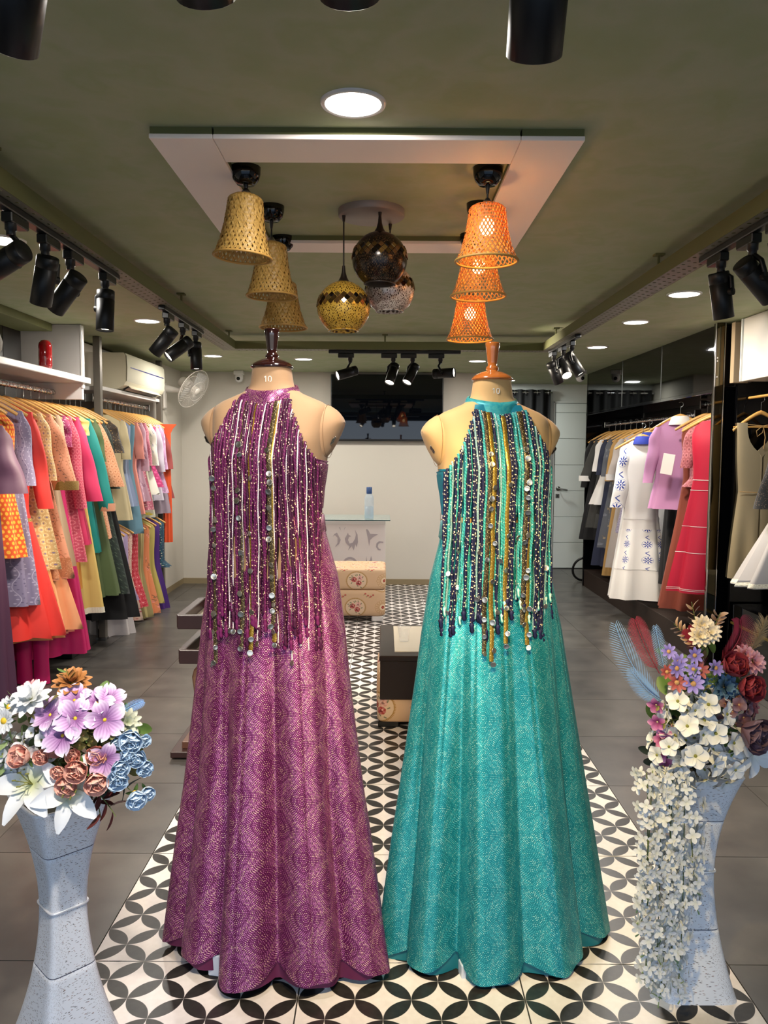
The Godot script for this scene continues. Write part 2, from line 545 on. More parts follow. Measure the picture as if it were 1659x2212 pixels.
func ceiling_fittings() -> void:
	glow("downlight_glow", "fff6ea", 5.0)
	glow("spot_glow", "fff2dc", 7.0)
	var near := 1.6
	downlight(-0.08, -1.97, 0.078, "large round downlight in front of the white ceiling frame", 0.8)
	downlight(-1.53, -3.24, 0.085, "round downlight above the clothes rail, cut by the photograph's edge", near)
	downlight(-1.54, -5.2, 0.085, "round downlight above the red capsule vase", near)
	downlight(-1.52, -7.08, 0.085, "round downlight in front of the wall fan", near)
	downlight(-0.74, -7.28, 0.085, "round downlight just behind the dark dress form cap", near)
	downlight(0.85, -7.35, 0.085, "round downlight just behind the orange dress form cap", near)
	downlight(1.44, -9.3, 0.085, "small far downlight by the black curtain", 0.9, "f2f6f0")
	downlight(1.57, -4.23, 0.088, "bright round downlight nearest the perforated channel's spotlights", near, "f2f4f6")
	downlight(1.60, -5.13, 0.085, "middle round downlight of the row beside the mirrored cabinet", near, "fff2e0")
	downlight(1.68, -6.34, 0.085, "farthest round downlight of the row beside the mirrored cabinet", near, "f2f4f6")
	# perforated steel channel: a hung rectangle with spotlight tracks under it
	var hn := 128
	var im := Image.create(hn, hn, false, Image.FORMAT_RGBA8)
	im.fill(Color(1, 1, 1, 1))
	for k in [Vector2(32, 22), Vector2(96, 64), Vector2(32, 106)]:
		for y in hn:
			for x in hn:
				var p := Vector2(x, y)
				for ox in [-hn, 0, hn]:
					if Vector2((p.x - k.x - ox) / 1.5, p.y - k.y).length() < 9.0:
						im.set_pixel(x, y, Color(1, 1, 1, 0))
	T.holes = ImageTexture.create_from_image(im)
	mat("perforated", "7d7a6c", 0.5, 0.3, {"albedo_texture": T.holes, "transparency": BaseMaterial3D.TRANSPARENCY_ALPHA_SCISSOR, "alpha_scissor_threshold": 0.5})
	var t := thing("perforated_channel", "olive perforated steel channel hung as a rectangle below the ceiling", "cable channel", Vector3.ZERO)
	var y0 := 2.165
	var xl := -1.07
	var xr := 1.13
	var z0 := -0.95
	var z1 := -5.72
	var w := 0.1
	var runs := [[Vector3(xl - w, y0, z1 - w), Vector3(xl, y0, z0 + w), true, 1], [Vector3(xr, y0, z1 - w), Vector3(xr + w, y0, z0 + w), true, -1], [Vector3(xl, y0, z1 - w), Vector3(xr, y0, z1), false, 1], [Vector3(xl, y0, z0), Vector3(xr, y0, z0 + w), false, -1]]
	for r in runs:
		var a: Vector3 = r[0]
		var c: Vector3 = r[1]
		var b := B.new()
		b.flat()
		var L: float = (c.z - a.z) if r[2] else (c.x - a.x)
		var rep := L / 0.055
		var uv: Array = [Vector2(0, 0), Vector2(0, 1), Vector2(rep, 1), Vector2(rep, 0)] if r[2] else [Vector2(0, 0), Vector2(rep, 0), Vector2(rep, 1), Vector2(0, 1)]
		var ps := [Vector3(a.x, y0, a.z), Vector3(c.x, y0, a.z), Vector3(c.x, y0, c.z), Vector3(a.x, y0, c.z)]
		var ids := []
		for k in 4:
			ids.append(b.v(ps[k], uv[k]))
		b.quad(ids[0], ids[1], ids[2], ids[3])
		part("perforated_plate", b, M.perforated, t)
		b = B.new()
		var m := (a + c) / 2
		if r[2]:
			for x in [a.x, c.x]:
				b.box(Vector3(x, y0 + 0.028, m.z), Vector3(0.003, 0.056, L))
		else:
			for z in [a.z, c.z]:
				b.box(Vector3(m.x, y0 + 0.028, z), Vector3(L, 0.056, 0.003))
		part("channel_side", b, M.olive_paint, t)
	for e in [Vector3(xl - 0.02, 0, -2.25), Vector3(xl - 0.02, 0, -4.3), Vector3(xl - 0.02, 0, -5.6), Vector3(0.0, 0, -5.74), Vector3(xr + 0.02, 0, -3.4), Vector3(xr + 0.02, 0, -5.4)]:
		var b := B.new()
		b.rod(Vector3(e.x, y0 + 0.05, e.z), Vector3(e.x, CEIL, e.z), 0.006)
		b.box(Vector3(e.x, CEIL - 0.004, e.z), Vector3(0.04, 0.008, 0.04))
		part("hanger_rod", b, M.olive_paint, t)
	# current tracks
	var tracks := [[Vector3(-1.12, y0 - 0.012, -2.65), Vector3(0.036, 0.022, 1.4), "long black lighting track under the channel beside the clothes rails"], [Vector3(-1.12, y0 - 0.012, -4.45), Vector3(0.036, 0.022, 0.85), "short black lighting track before the wall fan"], [Vector3(1.18, y0 - 0.012, -2.3), Vector3(0.036, 0.022, 1.4), "black lighting track above the white gown"], [Vector3(1.18, y0 - 0.012, -5.3), Vector3(0.036, 0.022, 0.8), "black lighting track near the mirrored cabinet"], [Vector3(0.07, y0 - 0.012, -5.77), Vector3(0.95, 0.022, 0.036), "black lighting track in front of the television"], [Vector3(-0.05, y0 - 0.012, -0.85), Vector3(1.5, 0.022, 0.24), "black lighting track overhead, carrying the topmost spotlights"]]
	for e in tracks:
		var b := B.new()
		b.box(Vector3.ZERO, e[1], 0.003)
		single("lighting_track", b, M.black_plastic, e[2], "lighting track", e[0], "black lighting tracks")
	var yt := y0 - 0.023
	var S := 1.3
	# left run
	spot(Vector3(-1.12, yt, -2.42), Vector3(-0.86, -0.36, -0.35), "black spotlight turned away, its perforated round end facing out", S * 1.6)
	spot(Vector3(-1.12, yt, -2.66), Vector3(-0.3, -0.92, -0.28), "second black spotlight from the photograph's edge, tilted slightly, above the rail", S * 1.6)
	spot(Vector3(-1.12, yt, -2.87), Vector3(-0.68, -0.72, -0.25), "black spotlight leaning steeply between two others above the shelf", S * 1.6)
	spot(Vector3(-1.12, yt, -3.22), Vector3(-0.02, -1.0, 0.06), "black spotlight hanging straight down beside the red vase", S * 1.2)
	spot(Vector3(-1.12, yt, -4.12), Vector3(-0.62, -0.72, -0.1), "black spotlight tilted at the air conditioner", S * 1.5)
	spot(Vector3(-1.12, yt, -4.44), Vector3(-0.66, -0.6, 0.42), "spotlight with its glowing lens turned to the rails", S * 1.3)
	spot(Vector3(-1.12, yt, -4.74), Vector3(0.05, -1.0, 0.08), "small black spotlight pointing down next to the glowing one", S * 1.2)
	# right run
	spot(Vector3(1.18, yt, -2.4), Vector3(0.25, -0.95, -0.1), "black spotlight at the very edge above the white panel", S * 0.5)
	spot(Vector3(1.18, yt, -2.6), Vector3(0.72, -0.66, -0.2), "black spotlight leaning outwards above the olive dress", S * 1.0)
	spot(Vector3(1.18, yt, -2.84), Vector3(0.22, -0.96, -0.15), "black spotlight at the end of the track, tilted a little", S * 0.9)
	spot(Vector3(1.18, yt, -5.06), Vector3(0.5, -0.82, 0.24), "largest spotlight of the far cluster with a lit rim", S * 1.1)
	spot(Vector3(1.18, yt, -5.3), Vector3(0.12, -0.74, 0.66), "spotlight of the far cluster showing its glowing lens", S * 1.2)
	spot(Vector3(1.18, yt, -5.6), Vector3(0.42, -0.86, -0.2), "spotlight of the far cluster hanging lowest, turned to the cabinet", S * 1.1)
	# far run in front of the television
	spot(Vector3(-0.25, yt, -5.77), Vector3(-0.86, -0.3, 0.42), "spotlight before the television with a round lens glowing sideways", S * 1.2, "fff0d8", PI / 2)
	spot(Vector3(0.06, yt, -5.77), Vector3(-0.25, -0.85, 0.46), "second spotlight before the television, lens down", S * 1.2, "fff0d8", PI / 2)
	spot(Vector3(0.20, yt, -5.77), Vector3(-0.4, -0.82, 0.42), "third spotlight before the television, leaning like its neighbour", S * 1.2, "fff0d8", PI / 2)
	spot(Vector3(0.40, yt, -5.77), Vector3(0.9, 0.02, 0.4), "spotlight before the television lying level, lens to the cabinet", S * 0.9, "fff0d8", PI / 2)
	# overhead front run, aimed at the dress forms
	spot(Vector3(-0.425, yt, -0.965), Vector3(-0.42, -0.72, -0.56), "big black spotlight in the top corner of the photograph", S * 1.3, "fff2e2", PI / 2, 34.0)
	spot(Vector3(-0.2, yt, -0.845), Vector3(-0.02, -0.62, -0.78), "pale underside of a spotlight cut by the top edge", S * 1.2, "fff2e2", PI / 2, 34.0)
	spot(Vector3(-0.042, yt, -0.845), Vector3(0.0, -0.6, -0.8), "black rim of a spotlight at the middle of the top edge", S * 0.0, "fff2e2", PI / 2)
	spot(Vector3(0.18, yt, -0.965), Vector3(0.05, -0.72, -0.66), "big upright black spotlight cut by the top edge", S * 2.0, "ffdf9c", PI / 2, 30.0)

# bell profile: 0 at the top of the shade, 1 at the rim; gives (radius, height below the top)
func bell(t: float, h: float, rt: float, rb: float) -> Vector2:
	if t < 0.16:
		var a := t / 0.16 * PI / 2.0
		return Vector2(maxf(0.002, rt * 0.93 * sin(a)), h * 0.13 * (1.0 - cos(a)))
	var s := (t - 0.16) / 0.84
	return Vector2(lerpf(rt * 0.93, rb, 0.42 * s + 0.58 * pow(s, 2.6)), h * (0.13 + 0.87 * s))

func woven_pendant(at: Vector3, rim_y: float, h: float, rt: float, rb: float, strips: int, wide: float, turns: float, m: Material, lit: float, label: String, tilt := 0.0) -> void:
	var t := thing("woven_pendant", label, "pendant lamp", Vector3(at.x, CEIL, at.z), 0.0, "woven bamboo pendants")
	var b := B.new()
	b.lathe([Vector2(0.0, -0.05), Vector2(0.026, -0.05), Vector2(0.038, -0.036), Vector2(0.043, -0.02), Vector2(0.044, 0.0)], 28)
	part("ceiling_rose", b, M.black_gloss, t)
	b = B.new()
	var top := rim_y + h - CEIL
	b.rod(Vector3(0, -0.045, 0), Vector3(0, -0.075, 0), 0.008, 10, 0.004)
	b.rod(Vector3(0, -0.06, 0), Vector3(0, top, 0), 0.003, 6)
	part("cord", b, M.black_plastic, t)
	b = B.new()
	b.lathe([Vector2(0.0, top + 0.014), Vector2(0.006, top + 0.014), Vector2(0.014, top + 0.004), Vector2(0.015, top - 0.004), Vector2(0.013, top - 0.04), Vector2(0.0, top - 0.04)], 14)
	part("socket", b, M.steel, t)
	var tb := Transform3D(Basis(Vector3.FORWARD, tilt), Vector3(0, top, 0))
	b = B.new()
	var nrow := 30
	for dir in [-1.0, 1.0]:
		for k in strips:
			var a0 := TAU * k / strips
			var rows := []
			var uvs := []
			for i in nrow + 1:
				var s := lerpf(0.05, 1.0, float(i) / nrow)
				var p := bell(s, h, rt, rb)
				var a: float = a0 + dir * turns * s
				var r: float = p.x + 0.0014 * dir * (1.0 if (i / 2 + k) % 2 == 0 else -1.0)
				var half := wide * 0.5 / maxf(p.x, 0.012)
				var row := PackedVector3Array()
				var ur := PackedVector2Array()
				for e in [-1.0, 1.0]:
					var aa: float = a + e * half
					row.append(tb * Vector3(r * cos(aa), -p.y, r * sin(aa)))
					ur.append(Vector2(0.12 * e + k * 0.37 + dir * 0.2, s * 0.6 + k * 0.21))
				rows.append(row)
				uvs.append(ur)
			b.grid(rows, false, uvs)
	var sh := part("shade", b, m, t)
	b = B.new()
	var ring := PackedVector3Array()
	for j in 49:
		var a := TAU * j / 48.0
		ring.append(tb * Vector3(rb * cos(a), -h, rb * sin(a)))
	b.tube(ring, 0.0038, 8, false)
	part("rim", b, M.bamboo_rim, t)
	if lit > 0.0:
		b = B.new()
		var c := tb * Vector3(0, -h * 0.42, 0)
		b.lathe([Vector2(0.001, 0.026), Vector2(0.012, 0.024), Vector2(0.02, 0.014), Vector2(0.023, 0.0), Vector2(0.019, -0.014), Vector2(0.01, -0.021), Vector2(0.001, -0.023)], 16, Transform3D(Basis.IDENTITY, c))
		part("bulb", b, M.bulb_glow, t)
		var l := OmniLight3D.new()
		l.name = "light"
		l.light_color = hexc("ffb060")
		l.light_energy = lit
		l.light_size = 0.02
		l.omni_range = 14.0
		l.omni_attenuation = 2.0
		l.shadow_enabled = true
		t.add_child(l, true)
		l.position = c

func crackle(sd: int, c: Array) -> ImageTexture:
	var f := FastNoiseLite.new()
	f.noise_type = FastNoiseLite.TYPE_CELLULAR
	f.cellular_return_type = FastNoiseLite.RETURN_DISTANCE2_SUB
	f.frequency = 0.034
	f.fractal_octaves = 1
	f.cellular_jitter = 1.0
	f.seed = sd
	var im := f.get_seamless_image(512, 512)
	im.convert(Image.FORMAT_L8)
	return ramp_tex(im, cols(c))

func lamps() -> void:
	var gr := noise(0.06, 128, 3, 9)
	T.bamboo = ramp_tex(gr, cols(["8a662c", "b08a42", "c8a058", "d8b470"]))
	T.bamboo2 = ramp_tex(gr, cols(["a4743a", "b8833f", "c48f4a", "cc9b5a"]))
	var bl := {"backlight_enabled": true, "backlight": hexc("7a5a2c")}
	mat("bamboo", "ffffff", 0.5, 0.0, {"albedo_texture": T.bamboo}.merged(bl))
	mat("bamboo_lit", "ffffff", 0.55, 0.0, {"albedo_texture": T.bamboo2, "backlight_enabled": true, "backlight": hexc("8a4a1c")})
	mat("bamboo_rim", "b58a44", 0.5)
	glow("bulb_glow", "ffdf9a", 6.0)
	woven_pendant(Vector3(-0.415, 0, -2.41), 2.015, 0.185, 0.056, 0.086, 36, 0.0088, 1.25, M.bamboo, 0.0, "tightly woven pale bamboo bell lamp, nearest of the unlit three", 0.06)
	woven_pendant(Vector3(-0.392, 0, -2.78), 1.972, 0.185, 0.056, 0.086, 36, 0.0088, 1.25, M.bamboo, 0.0, "tightly woven pale bamboo bell lamp, middle of the unlit three")
	woven_pendant(Vector3(-0.402, 0, -3.17), 1.925, 0.185, 0.056, 0.093, 36, 0.0088, 1.25, M.bamboo, 0.0, "tightly woven pale bamboo bell lamp hanging over the dark neck cap")
	woven_pendant(Vector3(0.300, 0, -2.40), 2.005, 0.168, 0.058, 0.092, 34, 0.0052, 1.6, M.bamboo_lit, 0.045, "glowing orange open-weave bell lamp, nearest and largest")
	woven_pendant(Vector3(0.316, 0, -2.74), 1.968, 0.168, 0.058, 0.093, 34, 0.0052, 1.6, M.bamboo_lit, 0.03, "glowing open-weave bell lamp in the middle of the orange three")
	woven_pendant(Vector3(0.33, 0, -3.12), 1.876, 0.168, 0.058, 0.09, 34, 0.0052, 1.6, M.bamboo_lit, 0.045, "glowing open-weave bell lamp lowest of the orange three")
	# three mosaic globes on one ceiling plate
	mat("plate_grey", "8b817c", 0.5, 0.3)
	mat("globe_gold", "ffffff", 0.25, 0.3, {"albedo_texture": crackle(3, ["d8ae46", "d8ae46", "8a6420", "3a260e", "33220e", "46300f"]), "uv1_scale": Vector3(1, 6, 1)})
	mat("globe_dark", "ffffff", 0.2, 0.3, {"albedo_texture": crackle(4, ["120c08", "1a120c", "4a3826", "3a2a1c", "6a5236", "84683e"]), "uv1_scale": Vector3(1, 6, 1)})
	mat("globe_white", "ffffff", 0.25, 0.2, {"albedo_texture": crackle(5, ["d0c6bc", "c8beb4", "7a685e", "38281f", "2e201a", "3a2820"]), "uv1_scale": Vector3(1, 6, 1)})
	mat("tile_brown", "5b4423", 0.08, 0.7)
	mat("tile_copper", "7a5936", 0.08, 0.7)
	mat("tile_black", "1c150f", 0.08, 0.6)
	mat("tile_bronze", "8f7444", 0.1, 0.8)
	mat("cone_brown", "2f2620", 0.4, 0.4)
	var t := thing("globe_pendant", "three mosaic glass globes hanging from one round grey ceiling plate", "pendant lamp", Vector3(-0.05, CEIL, -2.82))
	var b := B.new()
	b.lathe([Vector2(0.0, -0.024), Vector2(0.112, -0.024), Vector2(0.115, -0.021), Vector2(0.115, 0.0)], 40)
	part("ceiling_plate", b, M.plate_grey, t)
	var tile := B.new()
	tile.box(Vector3.ZERO, Vector3(0.0152, 0.0152, 0.003), 0.0012)
	var tm := tile.done()
	var g := [[Vector3(-0.095, 1.937 - CEIL, 0.02), 0.092, M.globe_gold, 0, "gold crackle globe"], [Vector3(0.03, 2.092 - CEIL, 0.06), 0.094, M.globe_dark, 1, "dark crackle globe"], [Vector3(0.066, 2.018 - CEIL, -0.08), 0.088, M.globe_white, 2, "white veined globe"]]
	for e in g:
		var c: Vector3 = e[0]
		var R: float = e[1]
		b = B.new()
		b.rod(Vector3(c.x, -0.02, c.z), Vector3(c.x, -0.045, c.z), 0.007, 8, 0.004)
		b.rod(Vector3(c.x, -0.03, c.z), Vector3(c.x, c.y + R + 0.05, c.z), 0.0026, 6)
		part("cord", b, M.cone_brown, t)
		b = B.new()
		var prof := []
		for i in 25:
			var a := lerpf(0.25, 2.55, i / 24.0)
			prof.append(Vector2(R * sin(a), R * cos(a)))
		b.lathe(prof, 40, Transform3D(Basis.IDENTITY, c), false, false, 6.0)
		var go := part("globe", b, e[2], t)
		go.set_meta("label", e[4])
		b = B.new()
		b.lathe([Vector2(0.005, R + 0.052), Vector2(0.007, R + 0.03), Vector2(0.012, R + 0.012), Vector2(0.022, R * cos(0.25) - 0.002), Vector2(0.024, R * cos(0.26) - 0.002)], 20, Transform3D(Basis.IDENTITY, c))
		part("cone", b, M.cone_brown, t)
		b = B.new()
		b.lathe([Vector2(R * sin(2.55), R * cos(2.55)), Vector2(R * sin(2.55) + 0.003, R * cos(2.55) - 0.003), Vector2(R * sin(2.55) - 0.003, R * cos(2.55) - 0.004), Vector2(R * 0.45, R * cos(2.55) + 0.02)], 32, Transform3D(Basis.IDENTITY, c))
		part("opening", b, M.cone_brown if e[3] == 1 else e[2], t)
		var n := 25
		for row in 3:
			var el := 1.46 - row * 0.122
			for k in n:
				var a := TAU * (k + 0.5 * (row % 2)) / n
				var nrm := Vector3(sin(el) * cos(a), cos(el), sin(el) * sin(a))
				var o := part("mosaic_tile", tm, M[["tile_brown", "tile_copper", "tile_black", "tile_bronze"][(k * 7 + row * 3 + e[3]) % 4]], go)
				o.transform = Transform3D(Basis.looking_at(-nrm, Vector3.UP) * Basis(Vector3.BACK, PI / 4), c + nrm * (R + 0.0008))

const TORSO := [[0.98, 0.150, 0.110, 0.110], [1.10, 0.152, 0.108, 0.108], [1.20, 0.139, 0.095, 0.092], [1.262, 0.132, 0.086, 0.086], [1.33, 0.138, 0.099, 0.09], [1.385, 0.147, 0.122, 0.096], [1.42, 0.152, 0.126, 0.098], [1.46, 0.155, 0.116, 0.097], [1.50, 0.158, 0.1, 0.092], [1.53, 0.160, 0.088, 0.084], [1.552, 0.159, 0.076, 0.076], [1.564, 0.152, 0.069, 0.070], [1.574, 0.134, 0.064, 0.066], [1.583, 0.111, 0.061, 0.063], [1.592, 0.088, 0.058, 0.060], [1.602, 0.070, 0.056, 0.057], [1.616, 0.059, 0.054, 0.055], [1.64, 0.0545, 0.053, 0.053], [1.655, 0.053, 0.052, 0.052], [1.664, 0.051, 0.050, 0.050]]

func tri_at(y: float) -> Vector3:
	var k := 0
	while k < TORSO.size() - 2 and TORSO[k + 1][0] < y:
		k += 1
	var t := clampf((y - TORSO[k][0]) / (TORSO[k + 1][0] - TORSO[k][0]), 0.0, 1.0)
	t = t * t * (3.0 - 2.0 * t) * 0.35 + t * 0.65
	return Vector3(lerpf(TORSO[k][1], TORSO[k + 1][1], t), lerpf(TORSO[k][2], TORSO[k + 1][2], t), lerpf(TORSO[k][3], TORSO[k + 1][3], t))

func torso_pow(y: float) -> float:
	return 0.88 - 0.26 * smoothstep(1.40, 1.50, y) * (1.0 - smoothstep(1.572, 1.61, y))

# point on the torso; angle 0 is the front, positive to the right
func on_torso(a: float, y: float, off := 0.0) -> Vector3:
	var s := tri_at(y)
	var cx := sin(a)
	var cz := cos(a)
	var p := torso_pow(y)
	var dep := s.y if cz > 0.0 else s.z
	var bust := 0.0
	if cz > 0.0:
		var dx := absf(cx) - 0.48
		bust = 0.014 * exp(-dx * dx * 9.0) * exp(-pow((y - 1.405) / 0.045, 2.0))
	return Vector3((s.x + off) * signf(cx) * pow(absf(cx), p), y, (dep + off + bust) * signf(cz) * pow(absf(cz), p))

func front_z(x: float, y: float, off: float) -> float:
	var s := tri_at(y)
	var u := clampf(absf(x) / (s.x + off), 0.0, 1.0)
	var a := asin(pow(u, 1.0 / torso_pow(y)))
	return on_torso(a, y, off).z

func skirt_radius(y: float, k: Array) -> float:
	for i in k.size() - 1:
		if y <= k[i][0] and y >= k[i + 1][0]:
			var t: float = (k[i][0] - y) / (k[i][0] - k[i + 1][0])
			return lerpf(k[i][1], k[i + 1][1], t)
	return k[-1][1]

# round ridges with sharp valleys between them
func pleat(e: Array, a: float) -> float:
	if e.size() > 4:
		return e[1] * (2.0 * absf(cos(0.5 * (e[0] * a + e[2]) + e[3] * sin(2.0 * a + e[2]))) - 1.27)
	return e[1] * sin(e[0] * a + e[2] + e[3] * sin(2.0 * a + e[2]))

func bandhani(base: Color, dots: Color, bright: Color) -> ImageTexture:
	# rounded diamonds of dots, ring within ring, set like a net
	var w := 512
	var h := 656
	var im := Image.create(w, h, false, Image.FORMAT_RGB8)
	im.fill(base)
	var r := RandomNumberGenerator.new()
	r.seed = 5
	for c in [Vector2(w / 2.0, h / 2.0), Vector2(0, 0)]:
		for ring in range(0, 15):
			var q := (ring + 0.35) / 15.0
			var pw := lerpf(2.2, 1.08, clampf(q * 1.25, 0.0, 1.0))
			# walk the ring
			var pts := PackedVector2Array()
			var steps := 400
			var len := 0.0
			for s in steps + 1:
				var a := TAU * s / steps
				var e := Vector2(signf(cos(a)) * pow(absf(cos(a)), 2.0 / pw), signf(sin(a)) * pow(absf(sin(a)), 2.0 / pw))
				pts.append(Vector2(e.x * q * w / 2.0, e.y * q * h / 2.0))
				if s > 0:
					len += pts[s].distance_to(pts[s - 1])
			var n := maxi(1, int(len / 20.0))
			var step := len / n
			var got := 0.0
			for s in steps:
				got += pts[s + 1].distance_to(pts[s])
				if got >= step - 0.01:
					got -= step
					var big := 5.6 if ring % 4 != 3 else 3.4
					dot(im, c + pts[s + 1], big + r.randf_range(-0.6, 0.6), dots if r.randf() < 0.7 else bright)
	im.generate_mipmaps()
	return ImageTexture.create_from_image(im)

func rope_tex(base: Color, dark: Color, fleck: Color, amount: float, sd: int) -> ImageTexture:
	var w := 64
	var h := 256
	var im := Image.create(w, h, false, Image.FORMAT_RGB8)
	for y in h:
		for x in w:
			var s := fmod(float(x) / w * 2.0 + float(y) / 32.0, 1.0)
			im.set_pixel(x, y, dark.lerp(base, clampf(1.6 * sin(PI * s), 0.0, 1.0)))
	var r := RandomNumberGenerator.new()
	r.seed = sd
	for k in int(20 * amount):
		dot(im, Vector2(r.randf() * w, r.randf() * h), r.randf_range(3.6, 5.6), fleck, 1.1)
	return ImageTexture.create_from_image(im)

func coin(parent: Node3D, at: Vector3, r: float) -> void:
	var o := part("coin", T.coin_mesh, M.coin, parent)
	o.transform = Transform3D(Basis.from_euler(Vector3(rng.randf_range(-0.35, 0.35), rng.randf_range(-0.7, 0.7), rng.randf_range(-0.5, 0.5))).scaled(Vector3.ONE * r / 0.0075), at)

func dressed_form(c: Dictionary) -> void:
	var at: Vector3 = c.at
	# the form itself
	var f := thing("dress_form", c.form_label, "dress form", at, c.turn)
	var rows := []
	var uvs := []
	for i in 61:
		var y: float = lerpf(0.98, 1.664, i / 60.0)
		var row := PackedVector3Array()
		var ur := PackedVector2Array()
		for j in 49:
			row.append(on_torso(TAU * j / 48.0, y))
			ur.append(Vector2(j / 48.0 * 3.0, y * 3.0))
		rows.append(row)
		uvs.append(ur)
	var b := B.new()
	b.grid(rows, false, uvs)
	part("torso", b, c.skin, f)
	# seam down the front of the torso and at the neck
	b = B.new()
	var seam := PackedVector3Array()
	for j in 33:
		seam.append(on_torso(lerpf(-1.6, 1.6, j / 32.0), 1.606 - 0.012 * cos(lerpf(-1.6, 1.6, j / 32.0)), 0.0003))
	b.tube(seam, 0.0008, 5)
	part("neck_seam", b, c.seam, f)
	for s in [-1.0, 1.0]:
		b = B.new()
		rows = []
		for e in [[0.1300, 1.4910, 0.0710, 0.0550], [0.1500, 1.4928, 0.0717, 0.0575], [0.1650, 1.4988, 0.0617, 0.0550], [0.1780, 1.5055, 0.0465, 0.0490], [0.1880, 1.5108, 0.0317, 0.0410], [0.1955, 1.5145, 0.0185, 0.0310], [0.2000, 1.5160, 0.0090, 0.0190], [0.2015, 1.5165, 0.0015, 0.0040]]:
			var row := PackedVector3Array()
			for j in 25:
				var a := TAU * j / 24.0
				row.append(Vector3(s * e[0], e[1] + e[2] * cos(a), e[3] * sin(a) - 0.002))
			rows.append(row)
		b.grid(rows, false)
		part("shoulder_cap", b, c.skin, f)
		b = B.new()
		seam = PackedVector3Array()
		for j in 25:
			var a := TAU * j / 24.0
			seam.append(Vector3(s * 0.158, 1.493 + 0.0715 * cos(a), 0.0585 * sin(a) - 0.002))
		b.tube(seam, 0.0006, 5, false)
		part("armhole_seam", b, c.seam, f)
		# small metal flower on the cap's lower face
		b = B.new()
		for k in 4:
			var a := TAU * k / 4.0 + 0.4
			b.lathe([Vector2(0.0065, 0.0), Vector2(0.005, 0.002), Vector2(0.0, 0.003)], 10, Transform3D(Basis(Vector3.BACK, -s * 2.1), Vector3(s * 0.178, 1.468, 0.026)) * Transform3D(Basis.IDENTITY, Vector3(cos(a) * 0.007, 0, sin(a) * 0.007)))
		part("metal_badge", b, M.steel, f)
	b = B.new()
	b.lathe([Vector2(0.0, 1.662), Vector2(0.056, 1.662), Vector2(0.0585, 1.665), Vector2(0.058, 1.668), Vector2(0.05, 1.676), Vector2(0.034, 1.684), Vector2(0.02, 1.688), Vector2(0.0165, 1.69), Vector2(0.0185, 1.695), Vector2(0.0165, 1.7), Vector2(0.0125, 1.704), Vector2(0.0135, 1.715), Vector2(0.0175, 1.745), Vector2(0.0205, 1.765), Vector2(0.0195, 1.768), Vector2(0.0, 1.769)], 32)
	part("neck_cap", b, c.cap, f)
	# size number on the neck
	var tm := TextMesh.new()
	tm.text = "10"
	var fo := SystemFont.new()
	fo.font_names = ["Droid Sans"]
	tm.font = fo
	tm.font_size = 24
	tm.pixel_size = 0.0009
	tm.depth = 0.003
	part("size_number", tm, M.chalk, f, Transform3D(Basis(Vector3.UP, c.num_turn), Basis(Vector3.UP, c.num_turn) * Vector3(0.0, 1.630, 0.0525)))
	# stand: a post down the middle on four stubby feet
	b = B.new()
	b.rod(Vector3(0, 0.03, 0), Vector3(0, 1.0, 0), 0.018, 12)
	part("post", b, M.steel, f)
	for k in c.feet:
		b = B.new()
		b.box(Vector3(k.x, 0.03, k.y), Vector3(0.034, 0.06, 0.034), 0.003)
		b.tube(PackedVector3Array([Vector3(k.x, 0.058, k.y), Vector3(0, 0.1, 0)]), 0.012, 6)
		part("foot", b, M.foot_white, f)
	# long flared skirt
	var sk := thing("skirt", c.skirt_label, "skirt", at + c.lean, c.turn)
	var prof: Array = c.prof
	var gores: Array = c.gores
	var G := gores.size()
	var rr := RandomNumberGenerator.new()
	rr.seed = c.seed
	var top := 1.256
	var radius := func(a: float, y: float, hem: float) -> Vector3:
		var t := clampf((top - y) / (top - 0.03), 0.0, 1.0)
		var r := skirt_radius(y, prof)
		var fold: float = 0.0
		for e in c.waves:
			fold += pleat(e, a)
		fold = fold * (0.06 + 1.15 * smoothstep(0.08, 0.85, t))
		var lean: Vector3 = c.lean * (1.0 - t)
		return Vector3(sin(a) * r * (1.0 + fold * 0.55) - lean.x, y, cos(a) * r * c.deep * (1.0 + fold) - lean.z)
	var hem_y := func(a: float) -> float:
		var h: float = 0.045
		for e in c.waves:
			h -= 0.13 * pleat(e, a)
		return clampf(h, 0.018, 0.12)
	b = B.new()
	var arcs := 0.0
	for g in G:
		var a0: float = gores[g]
		var a1: float = gores[(g + 1) % G] + (TAU if g == G - 1 else 0.0)
		rows = []
		uvs = []
		var off := Vector2(rr.randf(), rr.randf())
		var seg := 16
		for i in 64:
			var t := i / 63.0
			var row := PackedVector3Array()
			var ur := PackedVector2Array()
			for j in seg + 1:
				var a := lerpf(a0, a1, float(j) / seg)
				var y: float = lerpf(top, hem_y.call(a), t)
				var p: Vector3 = radius.call(a, y, 0.0)
				# seams sit a little deeper
				var k := absf(float(j) / seg - 0.5) * 2.0
				var pull: float = 0.003 * pow(k, 14.0) * smoothstep(0.0, 0.2, t)
				p -= Vector3(sin(a), 0, cos(a)) * pull
				row.append(p)
				ur.append(Vector2((a - (a0 + a1) / 2.0) * skirt_radius(y, prof) * 0.95 / 0.118 + off.x, (top - y) / 0.152 + off.y))
			rows.append(row)
			uvs.append(ur)
		b.grid(rows, false, uvs)
	part("overskirt", b, c.silk, sk)
	b = B.new()
	rows = []
	for i in 14:
		var t := i / 13.0
		var row := PackedVector3Array()
		for j in 121:
			var a := TAU * j / 120.0
			var p: Vector3 = radius.call(a, lerpf(0.9, 0.022 + 0.006 * sin(a * 5.0), t), 0.0)
			p.x *= 0.955
			p.z *= 0.93
			row.append(p)
		rows.append(row)
	b.grid(rows, false)
	part("lining", b, c.lining, sk)
	b = B.new()
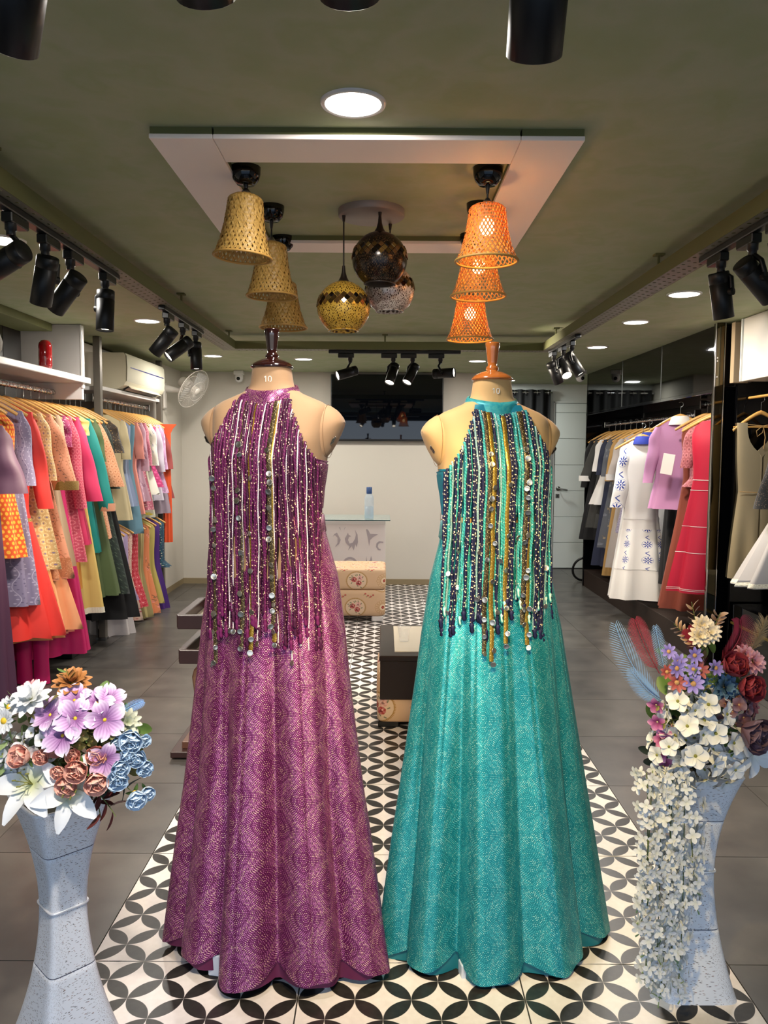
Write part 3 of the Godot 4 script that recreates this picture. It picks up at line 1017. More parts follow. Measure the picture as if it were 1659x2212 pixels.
	rows = []
	uvs = []
	for e in [[1.215, 0.004], [1.222, 0.008], [1.245, 0.008], [1.266, 0.007], [1.269, 0.003]]:
		var row := PackedVector3Array()
		var ur := PackedVector2Array()
		for j in 65:
			var a := TAU * j / 64.0
			row.append(on_torso(a, e[0], e[1] + 0.004) - c.lean)
			ur.append(Vector2(a * 0.14 / 0.118, e[0] / 0.152))
		rows.append(row)
		uvs.append(ur)
	b.grid(rows, false, uvs)
	part("waistband", b, c.silk, sk)
	# halter top with its curtain of cords
	var tp := thing("halter_top", c.top_label, "top", at, c.turn)
	b = B.new()
	rows = []
	uvs = []
	for i in 37:
		var y: float = lerpf(1.284, 1.592, i / 36.0)
		var half := 2.5
		if y > 1.395:
			var xe := lerpf(0.149, 0.066, pow(clampf((y - 1.395) / 0.197, 0.0, 1.0), 0.8))
			half = asin(pow(clampf(xe / (tri_at(y).x + 0.004), 0.0, 1.0), 1.0 / torso_pow(y)))
			half = lerpf(2.5, half, smoothstep(0.0, 0.03, y - 1.395))
		var row := PackedVector3Array()
		var ur := PackedVector2Array()
		for j in 49:
			var a := lerpf(-half, half, j / 48.0)
			var p := on_torso(a, y, 0.005 + 0.0015 * sin(a * 11.0 + y * 20.0))
			row.append(p)
			ur.append(Vector2(a * 0.15 / 0.118, y / 0.152))
		rows.append(row)
		uvs.append(ur)
	b.grid(rows, false, uvs)
	part("bodice", b, c.bodice, tp)
	b = B.new()
	rows = []
	uvs = []
	for e in [[0.0655, 0.063, 1.608, 0.0], [0.0685, 0.0665, 1.6105, 0.0], [0.0745, 0.0725, 1.600, 0.004], [0.0795, 0.0765, 1.579, 0.008], [0.0800, 0.0765, 1.573, 0.008]]:
		var row := PackedVector3Array()
		var ur := PackedVector2Array()
		for j in 65:
			var a := TAU * j / 64.0
			row.append(Vector3(e[0] * sin(a), e[2] - 0.013 * cos(a) + 0.004 * absf(sin(a)), e[1] * cos(a) + 0.002))
			ur.append(Vector2(a * 0.075 / 0.118, e[2] * 1.6 / 0.152))
		rows.append(row)
		uvs.append(ur)
	b.grid(rows, false, uvs)
	part("collar", b, c.collar, tp)
	# cords: each hangs from the collar or the armhole edge, over the bust, then falls free over the skirt
	var rnd := RandomNumberGenerator.new()
	rnd.seed = c.seed + 7
	var inv := Basis(Vector3.UP, 0.0)
	var N: int = c.cords.length()
	for i in N:
		var kind: String = c.cords[i]
		var st: Dictionary = c.kinds[kind]
		var u := (i + 0.5) / N * 2.0 - 1.0
		var x0: float = u * 0.156
		var edge := 0.074
		var y0: float
		if absf(x0) < edge:
			y0 = 1.561 + 0.016 * (absf(x0) / edge)
		else:
			y0 = lerpf(1.578, 1.40, pow((absf(x0) - edge) / (0.156 - edge), 0.9))
		var path := PackedVector3Array()
		var yb: float = c.ends.call(u) + rnd.randf_range(-0.05, 0.03) + st.get("drop", 0.0)
		var z := 0.0
		var off: float = st.r + 0.007 + (0.004 if i % 2 == 0 else 0.0)
		var sway := rnd.randf_range(-0.008, 0.008)
		var wob := rnd.randf() * TAU
		var steps := 72
		for k in steps + 1:
			var t := float(k) / steps
			var y := lerpf(y0, yb, t)
			var x := x0 + sway * smoothstep(0.15, 1.0, t) + 0.0012 * sin(t * 21.0 + wob)
			x = x * (1.0 + c.spread * smoothstep(0.3, 1.0, t))
			var zs := 0.0
			if y > 1.27:
				zs = front_z(x, y, off + 0.004)
			else:
				var p := clampf(absf(x) / 0.145, 0.0, 0.98)
				zs = skirt_radius(y, prof) * c.deep * sqrt(1.0 - p * p * 0.75) + off + 0.007
				zs = minf(zs, z + 0.004)
			z = maxf(zs, z - 0.0003) if k > 0 else front_z(x, y, off)
			if absf(x0) > 0.147:
				z = minf(z, 0.075)
			path.append(Vector3(x, y, z))
		b = B.new()
		if st.has("flat"):
			rows = []
			uvs = []
			for k in path.size():
				var row := PackedVector3Array()
				var ur := PackedVector2Array()
				for e in [[-1.0, 0.0], [-0.5, 0.6], [0.5, 0.6], [1.0, 0.0]]:
					row.append(path[k] + Vector3(e[0] * st.r * (1.0 + 0.12 * (k % 2)), 0, e[1] * st.r * 0.6))
					ur.append(Vector2(e[0] * 0.5 + 0.5, (y0 - path[k].y) * st.v))
				rows.append(row)
				uvs.append(ur)
			b.grid(rows, false, uvs)
		else:
			b.tube(path, st.r, 6, true, 420.0, 0.16, st.v, rnd.randf())
			if st.get("knot", false):
				var pe := path[path.size() - 1]
				b.tube(PackedVector3Array([pe + Vector3(0, 0.005, 0), pe, pe + Vector3(0, -0.007, 0), pe + Vector3(0.001, -0.016, 0.001), pe + Vector3(0.002, -0.022, 0.002)]), [st.r, st.r * 1.9, st.r * 1.2, st.r * 1.7, st.r * 0.7], 7)
		var o := part(st.name, b, st.mat, tp)
		for q in st.get("coins", []):
			var pk: Vector3 = path[int(clampf(q, 0.0, 1.0) * steps)]
			coin(o, pk + Vector3(rnd.randf_range(-0.004, 0.004), -0.006, st.r + 0.004), rnd.randf_range(0.0065, 0.0085))
		if st.has("end_coin") and rnd.randf() < st.end_coin:
			coin(o, path[steps] + Vector3(0, -0.008, 0.002), 0.0075)

func forms() -> void:
	mat("chalk", "e8e4dc", 0.8)
	mat("foot_white", "ccd2da", 0.4)
	mat("coin", "c9c2b4", 0.28, 1.0)
	var cm := B.new()
	cm.lathe([Vector2(0.0, -0.0006), Vector2(0.0062, -0.0006), Vector2(0.0075, -0.0009), Vector2(0.0077, 0.0), Vector2(0.0075, 0.0009), Vector2(0.0062, 0.0005), Vector2(0.0, 0.0007)], 14, Transform3D(Basis(Vector3.RIGHT, PI / 2), Vector3.ZERO))
	T.coin_mesh = cm.done()
	var weave := noise(0.25, 256, 2, 44)
	T.linen = ramp_tex(weave, cols(["a8835f", "ae8a66", "b4906c"]))
	T.linen2 = ramp_tex(weave, cols(["d0a468", "d6ab70", "dcb278"]))  # same linen, with the warm spotlight painted into its golden colour
	var fab := {"uv1_scale": Vector3(6, 6, 1), "rim_enabled": true, "rim": 0.25, "rim_tint": 0.6}
	mat("form_linen", "ffffff", 0.8, 0.0, {"albedo_texture": T.linen}.merged(fab))
	mat("form_linen_spotlit", "ffffff", 0.75, 0.0, {"albedo_texture": T.linen2}.merged(fab))
	mat("seam_brown", "8d6b4c", 0.8)
	mat("seam_tan", "a5814f", 0.8)
	mat("cap_mahogany", "240b0a", 0.12, 0.0, {"clearcoat_enabled": true, "clearcoat": 0.8, "clearcoat_roughness": 0.05})
	mat("cap_orange", "b8662a", 0.18, 0.0, {"clearcoat_enabled": true, "clearcoat": 0.7, "clearcoat_roughness": 0.05})
	T.band_p = bandhani(hexc("661350"), hexc("cf84b2"), hexc("f0c8b8"))
	T.band_t = bandhani(hexc("108691"), hexc("58c6c6"), hexc("a4e4d4"))
	var silk := {"anisotropy_enabled": true, "anisotropy": -0.75}
	mat("silk_plum", "ffffff", 0.4, 0.55, {"albedo_texture": T.band_p}.merged(silk))
	mat("silk_teal", "ffffff", 0.4, 0.55, {"albedo_texture": T.band_t}.merged(silk))
	mat("lining_plum", "5e1540", 0.7)
	mat("lining_teal", "14707a", 0.55)
	mat("bodice_teal", "0f7c92", 0.6, 0.1)
	var marb := noise(0.02, 256, 4, 61)
	T.collar_t = ramp_tex(marb, cols(["1f8a98", "2a98a2", "48a9a8", "258f9d"]))
	mat("collar_teal", "ffffff", 0.45, 0.2, {"albedo_texture": T.collar_t})
	var rope := {"metallic_specular": 0.4}
	mat("rope_plum", "ffffff", 0.6, 0.0, {"albedo_texture": rope_tex(hexc("681a50"), hexc("300a26"), hexc("f0d9a8"), 0.7, 1)}.merged(rope))
	mat("rope_wine", "ffffff", 0.6, 0.0, {"albedo_texture": rope_tex(hexc("441034"), hexc("220719"), hexc("f0dcb4"), 0.75, 2)}.merged(rope))
	mat("rope_white", "ffffff", 0.4, 0.2, {"albedo_texture": rope_tex(hexc("f4eae8"), hexc("a08a98"), hexc("ffffff"), 0.5, 3)})
	mat("rope_navy", "ffffff", 0.6, 0.0, {"albedo_texture": rope_tex(hexc("17193f"), hexc("08091c"), hexc("f2dfb0"), 0.95, 4)}.merged(rope))
	mat("rope_aqua", "ffffff", 0.6, 0.0, {"albedo_texture": rope_tex(hexc("3fa39f"), hexc("175c60"), hexc("cfe6d0"), 0.4, 5)}.merged(rope))
	mat("chain_gold", "ffffff", 0.35, 0.7, {"albedo_texture": rope_tex(hexc("b08c34"), hexc("3a2c10"), hexc("f0da80"), 0.8, 6)})
	mat("chain_dark", "ffffff", 0.35, 0.5, {"albedo_texture": rope_tex(hexc("54462e"), hexc("171009"), hexc("e2cf8e"), 0.9, 7)})
	mat("chain_check", "ffffff", 0.4, 0.3, {"albedo_texture": rope_tex(hexc("9fc8c4"), hexc("12151c"), hexc("f2f2ee"), 0.4, 8)})
	var coins_a := [0.18, 0.21, 0.36, 0.39, 0.46, 0.60, 0.77, 0.86, 0.93, 0.99]
	var coins_b := [0.30, 0.52, 0.68, 0.84, 0.95, 1.0]
	var kinds_p := {
		"p": {"name": "cord", "r": 0.0036, "v": 14.0, "mat": M.rope_plum, "knot": true},
		"d": {"name": "cord", "r": 0.0036, "v": 14.0, "mat": M.rope_wine, "knot": true},
		"w": {"name": "cord", "r": 0.0019, "v": 26.0, "mat": M.rope_white, "end_coin": 0.75, "drop": -0.05},
		"g": {"name": "chain", "r": 0.0055, "v": 30.0, "mat": M.chain_gold, "flat": true, "coins": coins_b, "drop": -0.06},
		"k": {"name": "chain", "r": 0.0055, "v": 30.0, "mat": M.chain_dark, "flat": true, "coins": coins_a, "drop": -0.06},
	}
	dressed_form({
		"at": Vector3(-0.306, 0, -2.17), "turn": -0.2, "num_turn": 0.12, "seed": 11, "lean": Vector3(0.008, 0, 0.0), "deep": 0.60, "spread": 0.05,
		"form_label": "beige linen dress form with a dark mahogany neck cap", "skirt_label": "plum dotted silk skirt, long and flared, on the dark-capped dress form", "top_label": "plum halter top with a curtain of plum and white cords",
		"skin": M.form_linen, "seam": M.seam_brown, "cap": M.cap_mahogany, "silk": M.silk_plum, "bodice": M.silk_plum, "collar": M.silk_plum, "lining": M.lining_plum,
		"prof": [[1.27, 0.136], [1.2, 0.155], [1.10, 0.184], [0.95, 0.206], [0.72, 0.228], [0.49, 0.250], [0.25, 0.281], [0.0, 0.315]],
		"gores": [-3.0, -2.5, -1.95, -1.4, -0.95, -0.52, -0.16, 0.2, 0.55, 0.95, 1.45, 2.0, 2.6],
		"waves": [[9, 0.15, 0.9, 0.35, 1], [5, 0.06, 2.2, 0.2], [19, 0.02, 0.3, 0.0]],
		"feet": [Vector2(-0.13, 0.115), Vector2(0.17, 0.10), Vector2(-0.12, -0.14), Vector2(0.12, -0.14)],
		"cords": "ddpdwpdkpdpwpdpdpwdpwdpkdwpwdgpdppwdpdpdkgwpdpddpwdpdpwpdpwdpdpd", "kinds": kinds_p,
		"ends": func(u: float) -> float: return 1.01 - 0.05 * u * u + 0.02 * sin(u * 9.0),
	})
	var kinds_t := {
		"n": {"name": "cord", "r": 0.0042, "v": 14.0, "mat": M.rope_navy, "knot": true},
		"a": {"name": "cord", "r": 0.0036, "v": 14.0, "mat": M.rope_aqua, "knot": true, "drop": 0.02},
		"c": {"name": "chain", "r": 0.003, "v": 40.0, "mat": M.chain_check, "coins": [0.66, 0.9], "drop": 0.0},
		"g": {"name": "chain", "r": 0.0058, "v": 30.0, "mat": M.chain_gold, "flat": true, "coins": coins_b, "drop": -0.06},
		"k": {"name": "chain", "r": 0.0058, "v": 30.0, "mat": M.chain_dark, "flat": true, "coins": coins_a, "drop": -0.07},
	}
	dressed_form({
		"at": Vector3(0.302, -0.022, -2.25), "turn": 0.2, "num_turn": -0.12, "seed": 23, "lean": Vector3(0.04, 0.0, 0.0), "deep": 0.62, "spread": 0.03,
		"form_label": "pale golden dress form with an orange wooden neck cap", "skirt_label": "turquoise dotted silk skirt, long and flared, on the orange-capped dress form", "top_label": "turquoise halter top with a curtain of navy and turquoise cords",
		"skin": M.form_linen_spotlit, "seam": M.seam_tan, "cap": M.cap_orange, "silk": M.silk_teal, "bodice": M.bodice_teal, "collar": M.collar_teal, "lining": M.lining_teal,
		"prof": [[1.27, 0.136], [1.2, 0.152], [1.10, 0.18], [0.95, 0.206], [0.72, 0.236], [0.49, 0.265], [0.25, 0.298], [0.0, 0.334]],
		"gores": [-3.0, -2.45, -1.9, -1.3, -0.85, -0.45, -0.05, 0.3, 0.7, 1.1, 1.55, 2.1, 2.6],
		"waves": [[9, 0.13, 1.9, 0.4, 1], [4, 0.06, 1.2, 0.2], [17, 0.025, 2.3, 0.0]],
		"feet": [Vector2(-0.1, 0.15), Vector2(0.2, 0.09), Vector2(-0.12, -0.14), Vector2(0.14, -0.14)],
		"cords": "nnacnancannanncnnnanknganacaangannnaacankgnaannacnannanacnann", "kinds": kinds_t,
		"ends": func(u: float) -> float: return 1.03 - 0.02 * u * u + 0.02 * sin(u * 7.0),
	})

# cloth prints: flat two or three colour patterns
func print_tex(kind: String, bg: String, fg: Array, sd := 1) -> ImageTexture:
	var n := 256
	var im := Image.create(n, n, false, Image.FORMAT_RGB8)
	im.fill(hexc(bg))
	var r := RandomNumberGenerator.new()
	r.seed = sd
	var c := cols(fg)
	match kind:
		"sprig":
			for k in 26:
				var p := Vector2(r.randf(), r.randf()) * n
				var f: Color = c[k % c.size()]
				for j in 5:
					var a := TAU * j / 5.0 + r.randf()
					dot(im, p + Vector2(cos(a), sin(a)) * 7.0, 4.5, f)
				stroke(im, p + Vector2(6, 8), p + Vector2(14, 20), 1.6, f.darkened(0.25))
		"vine":
			for k in 5:
				var x := 26.0 + 51.0 * k
				for y in range(0, n, 2):
					dot(im, Vector2(x + 12.0 * sin(y * 0.05 + k), y), 1.6, c[0])
				for y in range(0, n, 22):
					var p := Vector2(x + 12.0 * sin(y * 0.05 + k), y)
					dot(im, p + Vector2(10, 4), 5.0, c[(k + y) % c.size()], 0.7)
					dot(im, p + Vector2(-10, 10), 4.0, c[(k + y + 1) % c.size()], 0.7)
		"lace":
			for y in range(0, n, 32):
				for x in range(0, n, 32):
					var p := Vector2(x + (16 if (y / 32) % 2 else 0), y)
					for j in 12:
						var a := TAU * j / 12.0
						dot(im, p + Vector2(cos(a), sin(a)) * 11.0, 2.2, c[0])
					dot(im, p, 4.0, c[-1])
		"brocade":
			for y in range(0, n, 22):
				for x in range(0, n, 22):
					dot(im, Vector2(x + (11 if (y / 22) % 2 else 0), y), 5.0 + r.randf() * 2.0, c[(x + y) % c.size()], 1.3)
		"stripe":
			for x in range(0, n, 32):
				stroke(im, Vector2(x, 0), Vector2(x, n), 5.0, c[(x / 32) % c.size()])
		"ikat":
			for y in range(0, n, 26):
				for x in range(0, n, 12):
					stroke(im, Vector2(x, y + r.randf() * 4.0), Vector2(x + 5, y + 10 + r.randf() * 6.0), 2.0, c[(x / 12 + y / 26) % c.size()])
		"sequin":
			for k in 420:
				dot(im, Vector2(r.randf(), r.randf()) * n, 2.4, c[k % c.size()])
		"bluework":
			for k in 4:
				var p := Vector2(64 + 128 * (k % 2), 64 + 128 * (k / 2))
				for j in 8:
					var a := TAU * j / 8.0
					stroke(im, p + Vector2(cos(a), sin(a)) * 12.0, p + Vector2(cos(a), sin(a)) * 24.0, 3.4, c[0])
				for j in 24:
					var a := TAU * j / 24.0
					dot(im, p + Vector2(cos(a), sin(a)) * 32.0, 1.8, c[0])
				dot(im, p, 5.0, c[0])
				stroke(im, p + Vector2(-10, 40), p + Vector2(14, 58), 2.6, c[0])
				stroke(im, p + Vector2(14, 58), p + Vector2(-6, 70), 2.2, c[0])
	return ImageTexture.create_from_image(im)

func cloth(key: String, col: String, rough := 0.75, opt := {}) -> StandardMaterial3D:
	if M.has(key):
		return M[key]
	var o := {"rim_enabled": true, "rim": 0.15, "rim_tint": 0.7, "backlight_enabled": true, "backlight": hexc(col).darkened(0.75)}
	return mat(key, col, rough, 0.0, o.merged(opt, true))

func printed(key: String, kind: String, bg: String, fg: Array, sd := 1, rep := 3.5, opt := {}) -> StandardMaterial3D:
	return cloth(key, "ffffff", 0.7, {"albedo_texture": print_tex(kind, bg, fg, sd), "uv1_scale": Vector3(rep, rep, 1), "backlight": Color(0.04, 0.04, 0.04)}.merged(opt, true))

func hanger(at: Vector3, turn: float, label: String, drop := 0.0, dark := false) -> void:
	var t := thing("clothes_hanger", label, "hanger", at, turn, "wooden hangers on the rails")
	part("arms", T.hanger_mesh, M.hanger_wood, t, Transform3D(Basis.IDENTITY, Vector3(0, -drop, 0)))
	part("hook", T.hook_mesh, M.steel, t, Transform3D(Basis.IDENTITY.scaled(Vector3(1, 1.0 + drop / 0.1, 1)), Vector3.ZERO))

func ring_of(a: float, b: float, y: float, n: int, pw: float, fold: Callable, s: float, cx := 0.0, cz := 0.0) -> PackedVector3Array:
	var row := PackedVector3Array()
	for j in n + 1:
		var q := TAU * j / n
		var f: float = 1.0 + fold.call(q, s)
		row.append(Vector3(cx + a * signf(cos(q)) * pow(absf(cos(q)), pw) * (0.7 + 0.3 * f), y, cz + b * signf(sin(q)) * pow(absf(sin(q)), pw) * f))
	return row

# a garment hung from its shoulders; local x runs along the shoulders, z is its front, origin at the rail
func garment(o: Dictionary) -> Node3D:
	var at: Vector3 = o.at
	var t := thing(o.get("kind", "dress"), o.label, o.get("cat", "dress"), at, o.get("turn", 0.35), o.get("group", "clothes on the rails"))
	var w: float = o.get("w", 0.2)
	var len: float = o.len
	var flare: float = o.get("flare", 0.06)
	var top: float = -0.12 - o.get("drop", 0.0)
	var waist: float = o.get("waist", 0.42)
	var fat: float = o.get("fat", 0.045)
	var nf: int = o.get("folds", 9)
	var amp: float = o.get("amp", 0.28) * 1.35
	var r := RandomNumberGenerator.new()
	r.seed = hash(o.label)
	var ph := r.randf() * TAU
	var fold := func(q: float, s: float) -> float:
		return amp * smoothstep(0.18, 1.0, s) * (sin(nf * q + ph + 0.8 * sin(2.0 * q)) + 0.4 * sin((nf + 4) * q + ph * 2.0))
	var body := B.new()
	var rows := []
	var uvs := []
	var R := 26
	var cut: float = o.get("cut", 1.0)   # upper part ends here, a lower tier follows
	var strap: bool = o.get("strap", false)
	for i in R + 1:
		var s := i / float(R)
		var y := top - s * len
		var d := s * len
		var a: float
		if d < 0.07:
			a = lerpf(0.095 if not strap else w * 0.7, w, pow(d / 0.07, 0.85))
		elif d < waist:
			a = lerpf(w, w * o.get("nip", 0.88), smoothstep(0.1, waist, d))
		else:
			a = lerpf(w * o.get("nip", 0.88), w + flare, (d - waist) / maxf(0.01, len - waist))
		var b := lerpf(0.016, fat, smoothstep(0.0, 0.16, d)) + flare * 0.45 * smoothstep(waist, len, d)
		rows.append(ring_of(a, b, y, 36, 0.8, fold, s))
		var ur := PackedVector2Array()
		for j in 37:
			ur.append(Vector2(j / 36.0 * 0.9, y))
		uvs.append(ur)
	body.grid(rows, false, uvs)
	var bm: Material = o.mat
	part("body", body, bm, t)
	if o.has("tier"):
		# a second layer under the hem: skirt or trousers
		var tr: Dictionary = o.tier
		var b2 := B.new()
		rows = []
		uvs = []
		for i in 15:
			var s := i / 14.0
			var y: float = lerpf(top - len * 0.62, top - tr.len, s)
			var ur := PackedVector2Array()
			rows.append(ring_of(lerpf(w * 0.75, w * 0.8 + tr.get("flare", 0.04), s), lerpf(fat * 0.7, fat * 0.85 + tr.get("flare", 0.04) * 0.4, s), y, 36, 0.8, fold, 0.4 + 0.6 * s))
			for j in 37:
				ur.append(Vector2(j / 36.0 * 0.9, y))
			uvs.append(ur)
		b2.grid(rows, false, uvs)
		part("underskirt", b2, tr.mat, t)
	if o.has("trim"):
		for e in o.trim:
			# bands round the body: [from, to, material]
			var b3 := B.new()
			rows = []
			uvs = []
			for i in 4:
				var d: float = lerpf(e[0], e[1], i / 3.0)
				var s := d / len
				var k := clampf(s * R, 0.0, R - 0.001)
				var y := top - d
				var a: float
				if d < waist:
					a = lerpf(w, w * o.get("nip", 0.88), smoothstep(0.1, waist, d))
				else:
					a = lerpf(w * o.get("nip", 0.88), w + flare, (d - waist) / maxf(0.01, len - waist))
				var b := lerpf(0.016, fat, smoothstep(0.0, 0.16, d)) + flare * 0.45 * smoothstep(waist, len, d)
				rows.append(ring_of(a + 0.003, b + 0.003, y, 36, 0.8, fold, s))
				var ur := PackedVector2Array()
				for j in 37:
					ur.append(Vector2(j / 36.0 * 1.4, y * 1.5))
				uvs.append(ur)
			b3.grid(rows, false, uvs)
			part("band", b3, e[2], t)
	if o.has("collar"):
		var b4 := B.new()
		b4.grid([ring_of(0.05, 0.03, top + 0.035, 24, 1.0, func(q, s): return 0.0, 0.0), ring_of(0.062, 0.04, top + 0.03, 24, 1.0, func(q, s): return 0.0, 0.0), ring_of(0.085, 0.052, top - 0.03, 24, 1.0, func(q, s): return 0.0, 0.0)], false)
		part("collar", b4, o.collar, t)
	if o.has("front"):
		# embroidered panel down the front
		var b5 := B.new()
		rows = []
		uvs = []
		for i in 12:
			var d: float = lerpf(0.05, o.front[1], i / 11.0)
			var row := PackedVector3Array()
			var ur := PackedVector2Array()
			var hw: float = lerpf(o.front[2], o.front[2] * 0.7, i / 11.0)
			for j in 7:
				var x := lerpf(-hw, hw, j / 6.0)
				var s := d / len
				var b := lerpf(0.016, fat, smoothstep(0.0, 0.16, d)) + flare * 0.45 * smoothstep(waist, len, d)
				var q := acos(clampf(x / w, -0.98, 0.98))
				row.append(Vector3(x, top - d, b * pow(sin(q), 0.8) * (1.0 + fold.call(q, s)) + 0.004))
				ur.append(Vector2(x * 4.0, d * 4.0))
			rows.append(row)
			uvs.append(ur)
		b5.grid(rows, false, uvs)
		part("front_panel", b5, o.front[0], t)
	if strap:
		for s in [-1.0, 1.0]:
			var b6 := B.new()
			b6.tube(PackedVector3Array([Vector3(s * w * 0.55, top - 0.03, 0.03), Vector3(s * w * 0.5, top + 0.06, 0.02), Vector3(s * w * 0.45, top + 0.11 + o.get("drop", 0.0) * 0.6, 0.0)]), 0.009, 5)
			part("strap", b6, o.get("strap_mat", bm), t)
	var sl: float = o.get("sleeve", 0.0)
	if sl > 0.0:
		var r0: float = o.get("sr", 0.058) * 0.82
		var r1: float = o.get("sr2", r0 * 1.0) * 0.82
		for s in [-1.0, 1.0]:
			var b7 := B.new()
			var path := PackedVector3Array()
			var rad := []
			var outw: float = o.get("out", 0.1) * 0.62 * minf(1.0, sl / 0.4)
			var n := 14
			for i in n + 1:
				var u := i / float(n)
				path.append(Vector3(s * (w - 0.028 + outw * u + 0.004 * sin(u * 9.0 + ph)), top - 0.045 - sl * u, 0.008 + 0.03 * u + 0.006 * sin(u * 13.0 + ph)))
				rad.append(lerpf(r0 * 0.45, r0, smoothstep(0.0, 0.22, u)) * (1.0 - smoothstep(0.2, 1.0, u)) + r1 * smoothstep(0.2, 1.0, u))
			var rws := []
			var uvv := []
			for i in n + 1:
				var row := PackedVector3Array()
				var ur := PackedVector2Array()
				for j in 17:
					var q := TAU * j / 16.0
					var rr: float = rad[i] * (1.0 + 0.08 * sin(4.0 * q + i * 0.35 + ph))
					row.append(path[i] + Vector3(cos(q) * rr, -sin(q) * 0.0, sin(q) * rr * 0.55))
					ur.append(Vector2(j / 16.0 * 0.35, path[i].y))
				rws.append(row)
				uvv.append(ur)
			b7.grid(rws, false, uvv)
			var so := part("sleeve", b7, o.get("smat", bm), t)
			if o.has("cuff"):
				var b8 := B.new()
				var pe := path[n]
				var rs := []
				for e in [[0.0, 1.05], [0.03, 1.06], [0.055, 1.04]]:
					var row := PackedVector3Array()
					for j in 17:
						var q := TAU * j / 16.0
						row.append(pe + Vector3(cos(q) * r1 * e[1], e[0] - 0.004, sin(q) * r1 * 0.58 * e[1]))
					rs.append(row)
				b8.grid(rs, false)
				part("cuff", b8, o.cuff, so)
	if o.get("tassels", 0) > 0:
		for k in o.tassels:
			var b9 := B.new()
			var x := w * (0.2 + 0.75 * r.randf())
			var y := top - len * (0.35 + 0.5 * r.randf())
			b9.tube(PackedVector3Array([Vector3(x, y, fat + 0.02), Vector3(x, y - 0.02, fat + 0.025), Vector3(x, y - 0.06, fat + 0.025)]), [0.004, 0.009, 0.011], 7)
			part("tassel", b9, o.get("tassel_mat", bm), t)
	if o.get("hang", true):
		hanger(at, o.get("turn", 0.35), "wooden hanger holding the " + o.get("short", o.label), o.get("hdrop", 0.0))
	return t

func racks() -> void:
	mat("hanger_wood", "c9974f", 0.35)
	mat("pillar_metal", "7a746a", 0.38, 0.5)
	mat("vase_red", "8f0d16", 0.08, 0.0, {"clearcoat_enabled": true, "clearcoat": 1.0, "clearcoat_roughness": 0.04})
	T.speck = ramp_tex(noise(0.12, 256, 3, 90), cols(["6e675f", "8b857c", "9d978d"]))
	mat("vase_grey", "ffffff", 0.7, 0.0, {"albedo_texture": T.speck, "uv1_scale": Vector3(2, 4, 1)})
	# hanger: bowed wooden bar and wire hook
	var b := B.new()
	var bow := PackedVector3Array()
	var thick := []
	for i in 19:
		var u := i / 9.0 - 1.0
		bow.append(Vector3(u * 0.215, -0.086 - 0.105 * pow(absf(u), 1.3) + 0.006 * (1.0 - absf(u)), 0))
		thick.append(lerpf(0.0135, 0.009, absf(u)))
	b.tube(bow, thick, 8)
	T.hanger_mesh = b.done()
	b = B.new()
	var hook := PackedVector3Array([Vector3(0, -0.08, 0), Vector3(0, -0.045, 0)])
	for j in 9:
		var a := -PI / 2 + PI * 1.25 * j / 8.0
		hook.append(Vector3(0.019 * cos(a), 0.001 + 0.019 * sin(a), 0))
	hook[1] = Vector3(0, -0.03, 0)
	b.tube(hook, 0.0018, 5)
	T.hook_mesh = b.done()
	left_side()
	right_side()

func spiral_rod(a: Vector3, c: Vector3, r: float, m: Material, label: String) -> void:
	var t := thing("clothes_rail", label, "clothes rail", a)
	var b := B.new()
	b.rod(Vector3.ZERO, c - a, r, 16)
	part("tube", b, m, t)
	b = B.new()
	var path := PackedVector3Array()
	var L := a.distance_to(c)
	var n := int(L / 0.007)
	for i in n + 1:
		var z := -L * i / n
		var q := z * TAU / 0.045
		path.append(Vector3(cos(q) * r, sin(q) * r, z))
	b.tube(path, r * 0.3, 5, false)
	part("spiral_ridge", b, m, t)
	for z in [0.0, -L]:
		b = B.new()
		b.box(Vector3(0, 0.0, z), Vector3(0.05, 0.06, 0.012), 0.003)
		part("bracket", b, M.steel, t)

func post(x: float, z: float, h: float, label: String, w := 0.05) -> void:
	var t := thing("rack_post", label, "post", Vector3(x, 0, z))
	var b := B.new()
	b.box(Vector3(0, h / 2, 0), Vector3(w, h, w), 0.002)
	part("upright", b, M.pillar_metal, t)
	b = B.new()
	b.box(Vector3(0, 0.01, 0), Vector3(w + 0.01, 0.02, w + 0.01), 0.002)
	part("shoe", b, M.steel, t)

